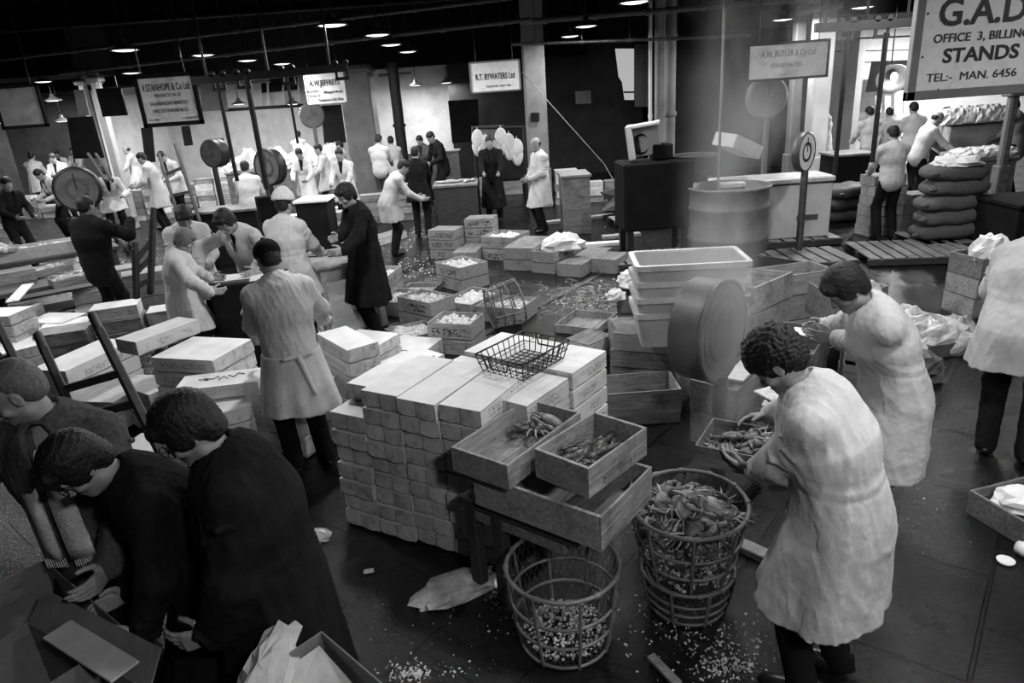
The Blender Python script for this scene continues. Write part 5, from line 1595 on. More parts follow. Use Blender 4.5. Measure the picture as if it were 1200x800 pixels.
# the crowd further back
vf = .018
W_ = 'coat'
far = [
 ('person in a white coat turned left beside the barrows under the stanhope sign', 165, 172, 190, dict(lean=14, hpitch=20, pose='work', hem=.5, vest=False, ymax=17)),
 ('person in a white coat bending behind the one under the stanhope sign', 189, 174, 250, dict(lean=26, hpitch=30, pose='work', ymax=18.2)),
 ('person in a white coat with fair hair at the foot of the pale pillars', 147, 165, 200, dict(lean=8, hpitch=10, pose='work', hair='bald', ymax=22)),
 ('person facing us in a white jacket among the boxes at far left', 60, 175, 270, dict(lean=6, hpitch=20, pose='work', ymax=20)),
 ('person in a white coat seen from behind, furthest left of the crowd', 31, 166, 95, dict(lean=8, hpitch=10, pose='work', ymax=22, vest=False)),
 ('person in a bright white coat standing sideways right of the low far lamps', 83, 164, 260, dict(lean=4, hpitch=10, pose='work', ymax=24)),
 ('person in white bending over boxes left of the bright upright one', 62, 166, 300, dict(lean=24, hpitch=20, pose='reach', ymax=24)),
 ('person in a striped white shirt bent over the box wall left of the dial scale', 46, 197, 240, dict(lean=24, hpitch=35, coat='shirt', pose='work', ymax=16)),
 ('person with dark hair in white looking out beside the dark round wheel', 257, 153, 255, dict(lean=4, hpitch=5, pose='clasp', ymax=23)),
 ('person in a bright white coat seen from behind inside the lit stall', 347, 146, 92, dict(lean=8, hpitch=15, pose='work', ymax=24, vest=False)),
 ('person seen from behind in white with dark hair below the bright stall', 285, 188, 100, dict(lean=6, hpitch=15, pose='work', ymax=14, vest=False)),
 ('person in white looking down, left of two beneath the jeffreys sign', 350, 173, 265, dict(lean=10, hpitch=28, pose='work', ymax=17)),
 ('person with dark hair turned left beneath the jeffreys sign', 373, 168, 200, dict(lean=8, hpitch=12, pose='work', ymax=18)),
 ('person facing us in a white jacket open over a black jumper', 397, 173, 262, dict(lean=5, hpitch=15, pose='work', ymax=15.5)),
 ('person in a white cap behind the jeffreys pillar base', 398, 164, 180, dict(lean=10, hpitch=10, ymax=21, coatm='coat_grey')),
 ('person in a short-sleeved white shirt and dark trousers seen from behind', 442, 157, 80, dict(lean=6, hpitch=20, coat='shirt', sleeves=True, pose='work', ymax=17.5, vest=False, trm='tweed')),
 ('person with dark hair just right of the one in the white shirt', 457, 159, 100, dict(lean=8, hpitch=15, pose='work', ymax=19)),
 ('person in a black suit seen from behind before the white wall', 485, 171, 85, dict(lean=4, hpitch=10, coat='longcoat', coatm='dark', hem=.7, pose='work', ymax=14.5, vest=False)),
 ('person in grey-white bending down left of the black suit', 470, 186, 20, dict(lean=32, hpitch=30, coatm='coat_grey', pose='reach', ymax=15)),
 ('person in black leaning over papers before the white wall', 506, 153, 215, dict(lean=18, hpitch=30, coat='jacket', coatm='dark', pose='work', ymax=17.6)),
 ('person partly hidden behind the black suit, dark hair', 492, 158, 240, dict(lean=10, hpitch=25, coat='jacket', coatm='tweed', pose='work', ymax=20)),
 ('person in black carrying white fish cloths under the bywaters sign', 573, 158, 268, dict(lean=2, hpitch=10, coat='longcoat', coatm='dark', hem=.3, pose='work', ymax=14.8)),
 ('person in a white shirt seen from behind, left of the crowd at the right-hand stall', 1021, 124, 95, dict(lean=6, hpitch=15, coat='shirt', pose='work', ymax=15.5, vest=False)),
 ('person in white with dark hair behind the one in the white shirt at right', 1044, 125, 80, dict(lean=14, hpitch=20, pose='work', ymax=16.5)),
 ('person in a pale grey jumper seen from behind, nearest of the right-hand stall crowd', 1049, 146, 88, dict(lean=6, hpitch=18, coat='shirt', coatm='coat_grey', pose='work', ymax=11.5, vest=False)),
 ('person in a tall white coat beside the corner of the largest sign', 1073, 118, 90, dict(lean=4, hpitch=15, pose='work', ymax=15, height=1.84, vest=False)),
 ('person with thin hair in a white jumper leaning right over the fish trays', 1097, 130, 355, dict(lean=16, hpitch=32, hair='bald', coat='shirt', pose='reach', ymax=13)),
 ('person beyond the one leaning over the fish trays, in a dark apron', 1110, 124, 250, dict(lean=8, hpitch=20, coat='shirt', pose='work', ymax=14.5)),
 ('person in a grey jacket cut by the right edge under the largest sign', 1192, 115, 120, dict(lean=10, hpitch=20, coat='jacket', coatm='sweater', pose='work', ymax=13.6, vest=False)),
 ('person with dark hair in white half hidden by the white pillar', 967, 113, 180, dict(lean=4, hpitch=12, pose='work', ymax=17)),
 ('person in a dark coat cut by the left edge beyond the carton barrow', 4, 206, 330, dict(lean=12, hpitch=20, coat='jacket', coatm='dark', pose='work', ymax=13)),
 ('person in white bent double beyond the tilted hand trucks', 118, 184, 300, dict(lean=48, hpitch=30, pose='reach', ymax=15.6)),
]
for (lb, px, py, fc0, kw) in far:
    kw.setdefault('hair', 'short')
    who(lb, px, py, fc0, voxel=vf, **kw)
# ------------------------------------------------------------------ things held
k0 = Vector((bc.x, bc.y))
_hb = rect((858, 508), (845, 548), (908, 560), .99)
hb_c = (P(845, 545, .99) + P(912, 520, .99)) / 2; hb_c = P(878, 528, .97)
HBA = radians(F1)
crate((hb_c.x, hb_c.y), .93, HBA, .42, .30, .09, 'shallow wooden box of crab claws held by the curly-haired packer', mat='wood_md', t=0) if False else None
o = empty('packing_box', (hb_c.x, hb_c.y, .93), HBA, 'shallow box of crabs held by the curly-haired packer', 'box')
MB().box((0, 0, .004), (.42, .30, .008)).build('bottom_board', 'wood_md', o)
for s_ in (-1, 1):
    MB().box((0, s_ * .147, .05), (.42, .008, .10), ch=.002).build('side_board', 'wood_md', o)
    MB().box((s_ * .207, 0, .05), (.008, .285, .10), ch=.002).build('end_board', 'wood_md', o)
rr = random.Random(21)
for i in range(14):
    a, b_ = rr.uniform(-.14, .14), rr.uniform(-.08, .08)
    crab((hb_c.x + a * cos(HBA) - b_ * sin(HBA), hb_c.y + a * sin(HBA) + b_ * cos(HBA)), .945 + .02 * (i % 4), (rr.uniform(-.5, .5) + (pi if i % 3 == 0 else 0), rr.uniform(-.4, .4), rr.uniform(0, 6)), 'small crab among those in the box held by the curly-haired packer', 'crabs in the held box', .8)

# ------------------------------------------------------------------ plastic tubs, dial scale and crates at the right
def make_tub(L, W, H, t=.02):
    root = empty('fish_tub')
    k = MB(); n = 4; tp = .90
    def loop(sx, sy, z, r=.04, m2=4):
        pts = []
        for (cx, cy, a0) in ((1, 1, 0), (-1, 1, pi / 2), (-1, -1, pi), (1, -1, 1.5 * pi)):
            for i in range(m2 + 1):
                a = a0 + pi / 2 * i / m2
                pts.append((cx * (sx - r) + r * cos(a), cy * (sy - r) + r * sin(a), z))
        return pts
    loops = [loop(L / 2 * tp, W / 2 * tp, 0), loop(L / 2 * .98, W / 2 * .98, H - .045), loop(L / 2 * .98 - t, W / 2 * .98 - t, H - .02), loop(L / 2 * tp - t, W / 2 * tp - t, t)]
    m_ = len(loops[0]); vs = [p for l in loops for p in l]
    fs = [(j * m_ + i, j * m_ + (i + 1) % m_, (j + 1) * m_ + (i + 1) % m_, (j + 1) * m_ + i) for j in range(3) for i in range(m_)]
    fs += [tuple(range(m_))[::-1], tuple(3 * m_ + i for i in range(m_))]
    k.add(vs, fs); k.build('body', 'plastic', root)
    k = MB(); a = loop(L / 2 * .98, W / 2 * .98, H - .05); b_ = loop(L / 2 + .012, W / 2 + .012, H - .045); c_ = loop(L / 2 + .012, W / 2 + .012, H); d_ = loop(L / 2 * .98 - t, W / 2 * .98 - t, H); e_ = loop(L / 2 * .98 - t, W / 2 * .98 - t, H - .03)
    ls = [a, b_, c_, d_, e_]; vs = [p for l in ls for p in l]
    k.add(vs, [(j * m_ + i, j * m_ + (i + 1) % m_, (j + 1) * m_ + (i + 1) % m_, (j + 1) * m_ + i) for j in range(4) for i in range(m_)])
    k.build('rim', 'plastic_rim', root)
    return root
c, ang, wd, dp = rect((752, 292), (747, 315), (884, 308), 1.22)
tubn = ['top white plastic tub of the nested stack behind the dial scale', 'second plastic tub of the nested stack, only its rim band showing', 'third plastic tub of the nested stack', 'lowest plastic tub of the nested stack, its side fully seen']
tw, td = max(.7, min(wd, .95)), max(.4, min(dp, .55))
for i in range(4):
    o = proto(('tub', round(tw, 2)), lambda: make_tub(tw, td, .30)); place(o, c, 1.22 - .30 - .135 * i, ang, tubn[i], None, 'tub')
GR = 'opened crates heaped round the dial scale'
def rc(l, f, r, zt, h, label, ice=None, fill=True, **kw):
    c, ang, wd, dp = rect(l, f, r, zt)
    wd = min(max(wd, .35), 1.1); dp = min(max(dp, .28), .62)
    os_ = [crate((c.x, c.y), zt - h, ang, wd, dp, h - .002, label, GR, **kw)]
    if ice: os_.append(ice_fill((c.x, c.y), zt - h * .5, ang, wd - .06, dp - .06, ice, amp=.04))
    zb = zt - h
    u_ = unit(os_, c, ang, wd, dp, zb, zt)
    if fill and zb > .06:
        n_ = max(1, round(zb / .21)); hh_ = zb / n_; kw2 = dict(kw); kw2.pop('tilt', None); kw2['lid'] = False
        for i in range(n_):
            os_.append(crate((c.x, c.y), hh_ * i, ang + .02 * (i % 2), wd - .01, dp - .01, hh_ - .003, 'crate %s under the %s' % (['touching the floor', 'one up', 'two up', 'three up', 'four up'][i], ' '.join(label.split()[:9])), GR, **kw2))
        u_['z0'] = 0; u_['o'] = os_
    return c, ang, wd, dp
rc((748, 376), (741, 391), (848, 398), .505, .17, 'upturned pale crate directly under the plastic tubs', fill=False, mat='plastic_rim', lid=True)
rc((748, 398), (739, 412), (848, 420), .335, .16, 'pale empty crate second below the plastic tubs', fill=False, mat='wood')
rc((740, 412), (733, 430), (840, 440), .17, .17, 'bottom crate of the pile carrying the plastic tubs', mat='wood')
rc((745, 436), (717, 461), (846, 452), .30, .22, 'large empty grey crate on the floor in front of the tubs', mat='wood')
rc((707, 345), (718, 358), (750, 358), .60, .18, 'crate with wrapped parcels left of the plastic tubs', mat='wood_md')
rc((715, 372), (720, 384), (756, 380), .42, .2, 'small box with two holes below the wrapped parcels', mat='wood', lid=True)
rc((700, 392), (717, 405), (745, 392), .22, .2, 'low pale box between the carton block and the tubs', mat='card_end', lid=True)
UNITS[-3]['o'].append(crumple(P(733, 338, .66), .60, (.14, .11, .10), 'white wrapped parcel on the crate left of the tubs', seed=8))
crumple(P(722, 348, .62), .60, (.08, .07, .06), 'small white parcel on the crate left of the tubs', seed=9)
rc((660, 372), (700, 385), (722, 366), .10, .1, 'flat open crate lying on the floor left of the tubs', mat='wood')
# right of the dial
rc((862, 308), (850, 334), (912, 345), .98, .22, 'tall open grey crate right of the tubs, corner raised', mat='wood', tilt=-.06)
rc((905, 318), (912, 332), (985, 322), .92, .2, 'long open crate behind the straight-haired packer', mat='wood')
rc((868, 350), (897, 378), (925, 362), .90, .12, 'open crate with white ice and a black bag right of the dial', ice='white ice in the open crate right of the dial', mat='wood_md')
IU = len(UNITS) - 1
rc((855, 388), (905, 402), (930, 372), .74, .22, 'brown grey crate beneath the ice crate right of the dial', mat='wood_md')
rc((850, 418), (888, 440), (925, 412), .52, .24, 'dark crate low in the heap right of the dial', mat='wood_md')
rc((925, 352), (940, 392), (1000, 396), .80, .2, 'dark crate in front of the straight-haired packer hands', mat='wood_md', tilt=.18)
rc((950, 335), (970, 352), (1010, 340), .70, .25, 'crate with brown paper lining behind the tilted one', mat='wood')
rc((890, 395), (925, 425), (975, 400), .50, .25, 'dark crate under the tilted one at the packer side', mat='wood_dk')
rc((880, 300), (905, 318), (940, 305), .45, .45, 'dark crate far behind the heap near the pallets', mat='wood_dk')
UNITS[IU]['o'] += [crumple(P(885, 352, .90), .84, (.10, .09, .12), 'striped paper bag upright in the open crate behind the dial', seed=12, name='paper_bag'),
crumple(P(910, 356, .90), .84, (.11, .09, .08), 'black polythene bag in the open crate behind the dial', mat='black', seed=13, cat='bag', name='black_bag')]
UNITS[IU + 4]['o'].append(crumple(P(978, 352, .72), .66, (.13, .10, .10), 'brown paper spilling from the crate behind the straight-haired packer', mat='cardb_l', seed=14))
def board(l, f, r, z, t, label, mat='paper', rx=0, ry=0, name='box_lid', cat='lid'):
    c, ang, wd, dp = rect(l, f, r, z)
    o = MB().box((0, 0, 0), (wd, dp, t), ch=t * .3).build(name, mat, loc=(c.x, c.y, z)); o.rotation_euler = (rx, ry, ang)
    return tag(o, label, cat)
board((853, 437), (871, 447), (892, 425), .56, .015, 'white card lid with faint print lying beside the dial scale', 'card_end')
board((880, 459), (905, 470), (935, 462), .56, .015, 'second white card lid behind the curly-haired packer shoulder', 'card_end')
board((930, 385), (965, 396), (970, 388), .775, .01, 'thin white paper sheet under the straight-haired packer hands', 'paper')
o = MB().bar(P(946, 347, .92), P(1000, 384, .86), .012, .25, .003).build('leaning_board', 'wood_md'); tag(o, 'grey board leaning diagonally behind the straight-haired packer hands', 'board')
rc((1050, 416), (1050, 433), (1108, 429), .16, .16, 'low crate with dark seaweed on the floor behind the packers', mat='wood')
crumple(P(1072, 420, .2), .10, (.20, .14, .10), 'dark seaweed and paper filling the low crate behind the packers', mat='crab', seed=15, name='seaweed', cat='seaweed')
crumple(P(1065, 408, .25), .14, (.12, .10, .12), 'crumpled white paper on the seaweed crate', seed=16)
for i, (px, py, rx_, ry_) in enumerate([(1085, 392, .28, .2), (1108, 400, .22, .16), (1058, 380, .2, .15), (1120, 392, .16, .12)]):
    crumple(P(px, py, .08), .0, (rx_, ry_, .16), ['large glistening polythene bag on the wet floor behind the packers', 'smaller polythene bag right of the largest one', 'flattened polythene left of the largest bag', 'polythene scrap nearest the right-hand box stack'][i], mat='plastic_bag', seed=30 + i, name='polythene_bag', cat='bag')
for i, (px, py) in enumerate([(1088, 412), (1112, 404)]):
    c = P(px, py, 0); crate((c.x, c.y), 0, .2 + i, .5, .35, .14, ['small open crate under the polythene bags', 'small open crate right of the polythene bags'][i], GR, mat='wood_md')
# tall box stack with fish heads, right
c = P(1155, 388, 0)
for i in range(4):
    crate((c.x, c.y + .1), .2 * i, .12 + .02 * i, .60, .40, .2, ['dark bottom box of the tall stack near the right edge', 'third box down of the tall stack near the right edge', 'second box down of the tall stack near the right edge', 'top box of the tall stack near the right edge'][i], GR, mat='wood_dk' if i == 0 else ('wood' if i < 3 else 'wood_md'), lid=i < 3)
for i in range(4): fish((c.x - .18 + .12 * i, c.y + .05), .76, .8 + i, 'pale fish sticking out of the tall box stack near the right edge', 'fish on the tall box stack', 1.1, .6)
crumple((c.x - .1, c.y, 0), .76, (.14, .12, .14), 'white fish and paper on top of the tall stack near the right edge', seed=40)
# the large dial scale
dc = Vector((1.30, 3.95, 1.13)); az = radians(-43)
nrm = Vector((cos(az), sin(az), 0.02)).normalized()
root = empty('dial_scale', (dc.x, dc.y, 0), 0, 'big round dial scale seen from the side in rising steam', 'scale')
C0 = Vector((0, 0, dc.z)); R_ = .325
MB().lathe([(0.02, -.22), (R_ * .8, -.22), (R_ * .96, -.205), (R_, -.19), (R_, -.02), (R_ * 1.02, -.01), (R_ * 1.02, .012), (R_ * .97, .018)], 56, C0, nrm).build('drum_case', 'dial_rim', root)
MB().lathe([(0.001, .004), (R_ * .965, .004)], 48, C0, nrm).build('dial_face', 'enamel', root)
MB().lathe([(R_ * .30, .006), (R_ * .55, .02), (R_ * .58, .008)], 48, C0, nrm).build('dial_ring', 'enamel', root)
a_ = Vector((0, 0, 1)).cross(nrm).normalized()
MB().lathe([(R_ * .72, .006), (R_ * .75, .014), (R_ * .78, .006)], 48, C0, nrm).build('dial_ring', 'enamel', root)
MB().cyl((0, 0, .12), (0, 0, dc.z - .30), .055, .045, 16).build('column', 'dial_rim', root)
MB().box((0, 0, .06), (.45, .45, .12), rz=az, ch=.02).build('platform', 'black', root)
# ------------------------------------------------------------------ desk and draped stand
c, ang, wd, dp = rect((327, 303), (381, 313), (432, 303), .86)
ang = atan2((P(432, 303, .86) - P(381, 313, .86)).y, (P(432, 303, .86) - P(381, 313, .86)).x)
root = empty('wooden_desk', (c.x, c.y, 0), ang, 'rough pale wooden desk with splayed legs and ledgers on top', 'table')
L_, W_t = max(wd, .7), max(dp, .9)
MB().box((0, 0, .845), (L_ + .06, W_t, .035), ch=.006).build('table_top', 'wood', root)
MB().box((0, -W_t / 2 + .05, .745), (L_ - .1, .03, .16), ch=.004).build('apron_board', 'wood', root)
MB().box((0, W_t / 2 - .05, .745), (L_ - .1, .03, .16), ch=.004).build('apron_board', 'wood', root)
MB().box((L_ / 2 - .05, 0, .745), (.03, W_t - .1, .16), ch=.004).build('apron_board', 'wood', root)
MB().box((-L_ / 2 + .05, 0, .745), (.03, W_t - .1, .16), ch=.004).build('apron_board', 'wood', root)
for sx in (-1, 1):
    for sy in (-1, 1):
        MB().bar((sx * (L_ / 2 - .06), sy * (W_t / 2 - .06), .83), (sx * (L_ / 2 + .01), sy * (W_t / 2 - .0), 0), .075, .075, .008).build('leg', 'wood', root)
def book(px, py, z, rz, dims, label, mat='ink', pages=True, name='ledger', cat='book'):
    p = P(px, py, z); root = empty(name, (p.x, p.y, z), rz, label, cat)
    MB().box((0, 0, dims[2] / 2), (dims[0] - .01, dims[1] - .01, dims[2] - .006), ch=.002).build('pages', 'paper', root)
    k = MB(); k.box((0, 0, .003), (dims[0], dims[1], .005), ch=.001); k.box((0, 0, dims[2] - .002), (dims[0], dims[1], .005), ch=.001); k.box((-dims[0] / 2, 0, dims[2] / 2), (.006, dims[1], dims[2]), ch=.001)
    k.build('cover', mat, root)
book(340, 293, .87, .4, (.36, .26, .04), 'open dark ledger with white pages at the near end of the desk')
book(372, 298, .87, -.2, (.26, .2, .03), 'dark ledger lying in the middle of the desk')
book(400, 297, .87, .1, (.3, .22, .02), 'thin grey ledger under the black overcoat sleeve', mat='cardb')
board((340, 300), (352, 305), (366, 298), .875, .006, 'white delivery sheet on the desk beside the ledger', 'paper', name='delivery_sheet', cat='paper')
board((330, 292), (345, 293), (360, 288), .925, .006, 'white sheet lying on the open dark ledger', 'paper', name='delivery_sheet', cat='paper')
c, ang, wd, dp = rect((225, 318), (247, 342), (308, 336), 1.0); wd, dp = .72, .42
root = empty('draped_stand', (c.x, c.y, 0), ang, 'high stand hung with black cloth where the white coats gather', 'table')
MB().box((0, 0, .985), (wd, dp, .03), ch=.005).build('table_top', 'wood_dk', root)
k = MB(); n = 60; vs = []; fs = []
for j in range(7):
    z = .975 - .93 * j / 6
    for i in range(n):
        t = 2 * pi * i / n; q = max(abs(cos(t)), abs(sin(t))); x, y = cos(t) / q, sin(t) / q
        f_ = 1 + .02 * j / 6 + .018 * (j / 6) * sin(t * 14) 
        vs.append((x * wd / 2 * f_, y * dp / 2 * f_, z))
fs = [(j * n + i, (j + 1) * n + i, (j + 1) * n + (i + 1) % n, j * n + (i + 1) % n) for j in range(6) for i in range(n)]
k.add(vs, [q[::-1] for q in fs], True); k.build('black_cloth', 'dark', root)
for i, (dx, dy, rz_, lb) in enumerate([(-.15, .0, .1, 'large white sheet under the hands on the draped stand'), (.12, .05, -.2, 'white sheet at the middle of the draped stand'), (.25, -.1, .15, 'white sheet at the near right corner of the draped stand')]):
    o = MB().box((0, 0, 0), (.38, .28, .004)).build('delivery_sheet', 'paper', loc=(c.x + dx, c.y + dy, 1.004 + .005 * i)); o.rotation_euler = (0, 0, ang + rz_); tag(o, lb, 'paper')

# ------------------------------------------------------------------ hand trucks leaning over the cartons
def hand_truck(a0, a1, b0_, b1, ya, yb, label, rungs=(.25, .5, .8)):
    """two shafts given by pixel ends on distances ya/yb"""
    A0, A1, B0, B1 = Q(*a0, ya[0]), Q(*a1, ya[1]), Q(*b0_, yb[0]), Q(*b1, yb[1])
    o_ = Vector((A1.x, A1.y, 0))
    root = empty('hand_truck', o_, 0, label, 'hand truck')
    for (s0, s1) in ((A0, A1), (B0, B1)):
        k = MB().bar(s0.lerp(s1, .12) - o_, s1 - o_, .05, .07, .008)
        k.cyl(s0 - o_, s0.lerp(s1, .14) - o_, .028, .03, 10)
        k.build('shaft', 'wood_dk', root)
    for t in rungs:
        MB().bar(A0.lerp(A1, t) - o_, B0.lerp(B1, t) - o_, .04, .05, .004).build('rung', 'wood_dk', root)
    for s1 in (A1, B1):
        c_ = Vector((s1.x, s1.y + .12, .12)) - o_
        MB().lathe([(.02, -.025), (.11, -.025), (.12, -.015), (.12, .015), (.11, .025), (.02, .025)], 20, c_, (1, .1, 0)).build('wheel', 'black', root)
    return root
def gq(px, py): return P(px, py, 0)
hand_truck((108, 369), (196, 545), (44, 392), (120, 560), (4.3, 3.4), (4.4, 3.5), 'dark wooden hand truck standing over the cartons beside the scarfed person', (.42, .62))
hand_truck((-12, 362), (45, 478), (-50, 380), (0, 500), (4.9, 4.2), (5.0, 4.3), 'dark hand truck shafts cut by the left edge above the balding head', (.5,))
hand_truck((180, 243), (176, 345), (158, 283), (160, 350), (7.2, 7.1), (7.1, 7.0), 'upright hand truck between the dark reader and the white smock', (.35, .55, .8))
hand_truck((205, 168), (235, 262), (186, 180), (212, 262), (12.5, 12.0), (12.6, 12.1), 'hand truck leaning behind the white coats under the stanhope sign', (.3, .6))
hand_truck((103, 180), (124, 212), (112, 180), (132, 212), (15.0, 14.0), (15.2, 14.2), 'crossed hand truck shafts in the far left crowd', (.5,))

# ------------------------------------------------------------------ left barrow with long boxes, clutter
def table_thing(cx, cy, rz, L, W, H, label, mat='wood_dk', name='barrow', shelf=True):
    root = empty(name, (cx, cy, 0), rz, label, 'barrow' if name == 'barrow' else 'table')
    MB().box((0, 0, H - .03), (L, W, .06), ch=.006).build('bed', mat, root)
    for sx in (-1, 1):
        for sy in (-1, 1): MB().box((sx * (L / 2 - .08), sy * (W / 2 - .08), (H - .06) / 2), (.07, .07, H - .06), ch=.005).build('leg', mat, root)
    if shelf: MB().box((0, 0, .25), (L - .1, W - .1, .03), ch=.004).build('shelf', mat, root)
    return root
c, ang, wd, dp = rect((5, 284), (32, 300), (85, 284), 1.0)
L1 = P(8, 292, .98); L2 = P(85, 280, .98); a_ = atan2((L2 - L1).y, (L2 - L1).x); mc = (L1 + L2) / 2
table_thing(mc.x, mc.y + .2, a_, 1.7, .7, .80, 'dark barrow carrying long pale boxes at far left')
crate((mc.x, mc.y + .1), .80, a_, 1.35, .40, .18, 'long pale open box on the barrow at far left', None, mat='plastic', lid=False)
ice_fill((mc.x, mc.y + .1), .91, a_, 1.28, .34, 'ice in the long pale box on the far left barrow', amp=.04)
c2 = P(50, 322, .72)
table_thing(c2.x, c2.y, a_, 1.35, .6, .62, 'lower dark barrow with trays in front of the long boxes')
for i, (px, py, lb, im) in enumerate([(12, 322, 'grey box with a white front on the lower left barrow', False), (86, 322, 'dark tray of fish on the lower left barrow', True), (55, 312, 'flat tray behind the grey box on the lower left barrow', True)]):
    p = P(px, py, .72); crate((p.x, p.y), .62, a_ + .1 * i, .55, .36, .16 if i == 0 else .1, lb, None, mat=['wood', 'wood_md', 'wood'][i], lid=i == 0)
    if im: ice_fill((p.x, p.y), .69, a_ + .1 * i, .5, .3, 'fish scraps and ice in the %s' % lb.split(' on ')[0], mat='fish', amp=.03)
p = P(30, 338, .5)
board((20, 340), (22, 352), (40, 332), .62, .02, 'white card box end lying below the lower left barrow', 'card_end')

# far box stacks
def make_fbox():
    k = MB(); k.box((0, 0, .075), (.55, .36, .14), ch=.006); k.box((0, 0, .153), (.56, .37, .014), ch=.004)
    for s in (-1, 1): k.box((s * .262, 0, .08), (.03, .365, .15), ch=.004)
    return k.build('fish_box', 'wood')
def make_fbox2():
    k = MB(); k.box((0, 0, .06), (.52, .34, .115), ch=.006); k.box((0, 0, .12), (.53, .35, .01), ch=.003)
    return k.build('fish_box', 'card')
def boxwall(px, py, cols, layers, rz, where, group, kind='w', seed=0, z0=0.0, zpx=0.0, hide=0):
    p = P(px, py, zpx); rr = random.Random(seed + px)
    if p.y > 21 or p.y < 0: p = Q(px, py, 21); p.z = 0
    u_ = Vector((cos(rz), sin(rz), 0)); n_ = Vector((-sin(rz), cos(rz), 0))
    for ci in range(cols):
        os_ = []
        hgt = layers - (rr.randint(0, 2) if layers > 3 else rr.randint(0, 1) if layers > 1 else 0)
        for li in range(hgt):
            kind_ = kind if kind in 'wc' else ('w' if rr.random() < .55 else 'c')
            o = proto('fb' + kind_, make_fbox if kind_ == 'w' else make_fbox2)
            hh_ = .162 if kind_ == 'w' else .127
            c_ = p + u_ * (.60 * ci + rr.uniform(-.006, .006)) + n_ * (.18 + rr.uniform(-.03, .03)); os_.append(o)
            o.location = (c_.x, c_.y, z0 + .162 * li); o.rotation_euler = (0, 0, rz + rr.uniform(-.02, .02))
            if kind_ == 'c': o.scale = (1, 1, 1.28)
            pos = 'top' if li == hgt - 1 else ('bottom' if li == 0 else ORD[hgt - li])
            o['label'] = 'fish box %s, %s layer of the %s pile' % (where, pos, ORD[ci + 1]); o['category'] = 'box'; o['group'] = group
        cc_ = p + u_ * .60 * ci + n_ * .18
        if os_: unit(os_, cc_, rz, .58, .38, z0, z0 + .162 * hgt)
GF = 'far fish boxes in piles'
boxwall(112, 262, 4, 7, -.1, 'beyond the tall dial scale at left', GF, 'm', 1)
boxwall(20, 222, 6, 4, .0, 'among the far left crowd', GF, 'm', 2)
boxwall(10, 208, 6, 3, .0, 'at the back of the far left crowd', GF, 'm', 3)
boxwall(95, 205, 7, 5, .0, 'below the pale pillars', GF, 'm', 4)
boxwall(225, 214, 4, 4, .05, 'behind the dark counter under the stanhope sign', GF, 'm', 5)
boxwall(352, 292, 2, 4, .1, 'behind the wooden desk', GF, 'm', 6)
boxwall(376, 262, 3, 3, .1, 'further behind the wooden desk', GF, 'm', 61)
boxwall(440, 262, 2, 5, .1, 'right of the dark overcoat', GF, 'w', 7)
boxwall(120, 398, 3, 2, .5, 'in the cluster under the hand trucks', GF, 'w', 8, z0=.0)
boxwall(124, 385, 2, 4, .5, 'right of the hand truck handle', GF, 'w', 9)
boxwall(150, 372, 1, 4, .5, 'next to the white smock', GF, 'w', 10)
boxwall(60, 412, 3, 3, .3, 'low between the hand trucks', GF, 'm', 11)
boxwall(20, 420, 2, 2, .3, 'at the left edge above the balding head', GF, 'm', 12)
boxwall(665, 240, 3, 5, .0, 'under the rack behind the lone white coat', GF, 'm', 13)
boxwall(575, 230, 2, 3, .0, 'left of the lone white coat', GF, 'w', 14)
boxwall(1040, 278, 2, 6, .1, 'between the sacks and the freezer', GF, 'w', 15)
boxwall(1085, 205, 3, 4, .0, 'beneath the right-hand stall counter', GF, 'm', 16)
boxwall(975, 222, 2, 4, .0, 'behind the freezer', GF, 'm', 17)
boxwall(255, 178, 4, 7, .0, 'heaped in the bright stall', GF, 'c', 18)
boxwall(340, 178, 3, 8, .0, 'heaped right in the bright stall', GF, 'm', 19)
boxwall(300, 172, 2, 4, .0, 'at the back of the bright stall', GF, 'm', 20)

# counters of the stalls
def counter(px0, px1, py, y, h, label, mat='wood_dk', d=.8, top='wood_md'):
    a, b_ = Q(px0, py, y), Q(px1, py, y); L_ = abs(b_.x - a.x)
    root = empty('stall_counter', ((a.x + b_.x) / 2, y, 0), 0, label, 'counter')
    MB().box((0, 0, (h - .05) / 2), (L_ - .06, d - .06, h - .05), ch=.01).build('body', mat, root)
    MB().box((0, 0, h - .025), (L_, d, .05), ch=.008).build('worktop', top, root)
    return (a.x + b_.x) / 2, L_
counter(218, 300, 204, 12.5, 1.0, 'dark draped counter under the dark wheels, behind the draped stand', 'void', .7)
counter(262, 400, 170, 20.3, 1.0, 'long counter of the bright stall', 'wood_md')
counter(348, 388, 230, 13.0, 1.0, 'black box-fronted desk below the jeffreys sign', 'void', .7, 'paper')
counter(458, 540, 185, 21.3, 1.1, 'grey counter before the white wall', 'wood_md')
counter(508, 560, 215, 14.3, .95, 'dark barrow with a shallow fish tray left of the black apron', 'wood_dk', .9)
counter(655, 690, 215, 13.2, 1.1, 'pale wooden rack beside the lone white coat', 'wood_md', .9)
counter(1105, 1178, 170, 13.9, 1.45, 'white-fronted high shelf of the right-hand stall', 'paint_w', .3, 'black')
counter(1118, 1172, 200, 12.6, .95, 'slatted fish counter of the right-hand stall', 'wood_md', .9)
counter(968, 1015, 200, 13.8, 1.05, 'dark desk beside the hanging rod at the right-hand stall', 'void', .8)
for i in range(9):
    p = Q(1108 + 9 * i, 146, 13.6); crumple((p.x, 13.6, 0), 1.45, (.16, .10, .18), ['upright white fish slab on the high shelf of the right-hand stall'][0], seed=60 + i, name='fish_slab', cat='fish')
    COL.objects[-1]['group'] = 'white slabs on the high shelf'
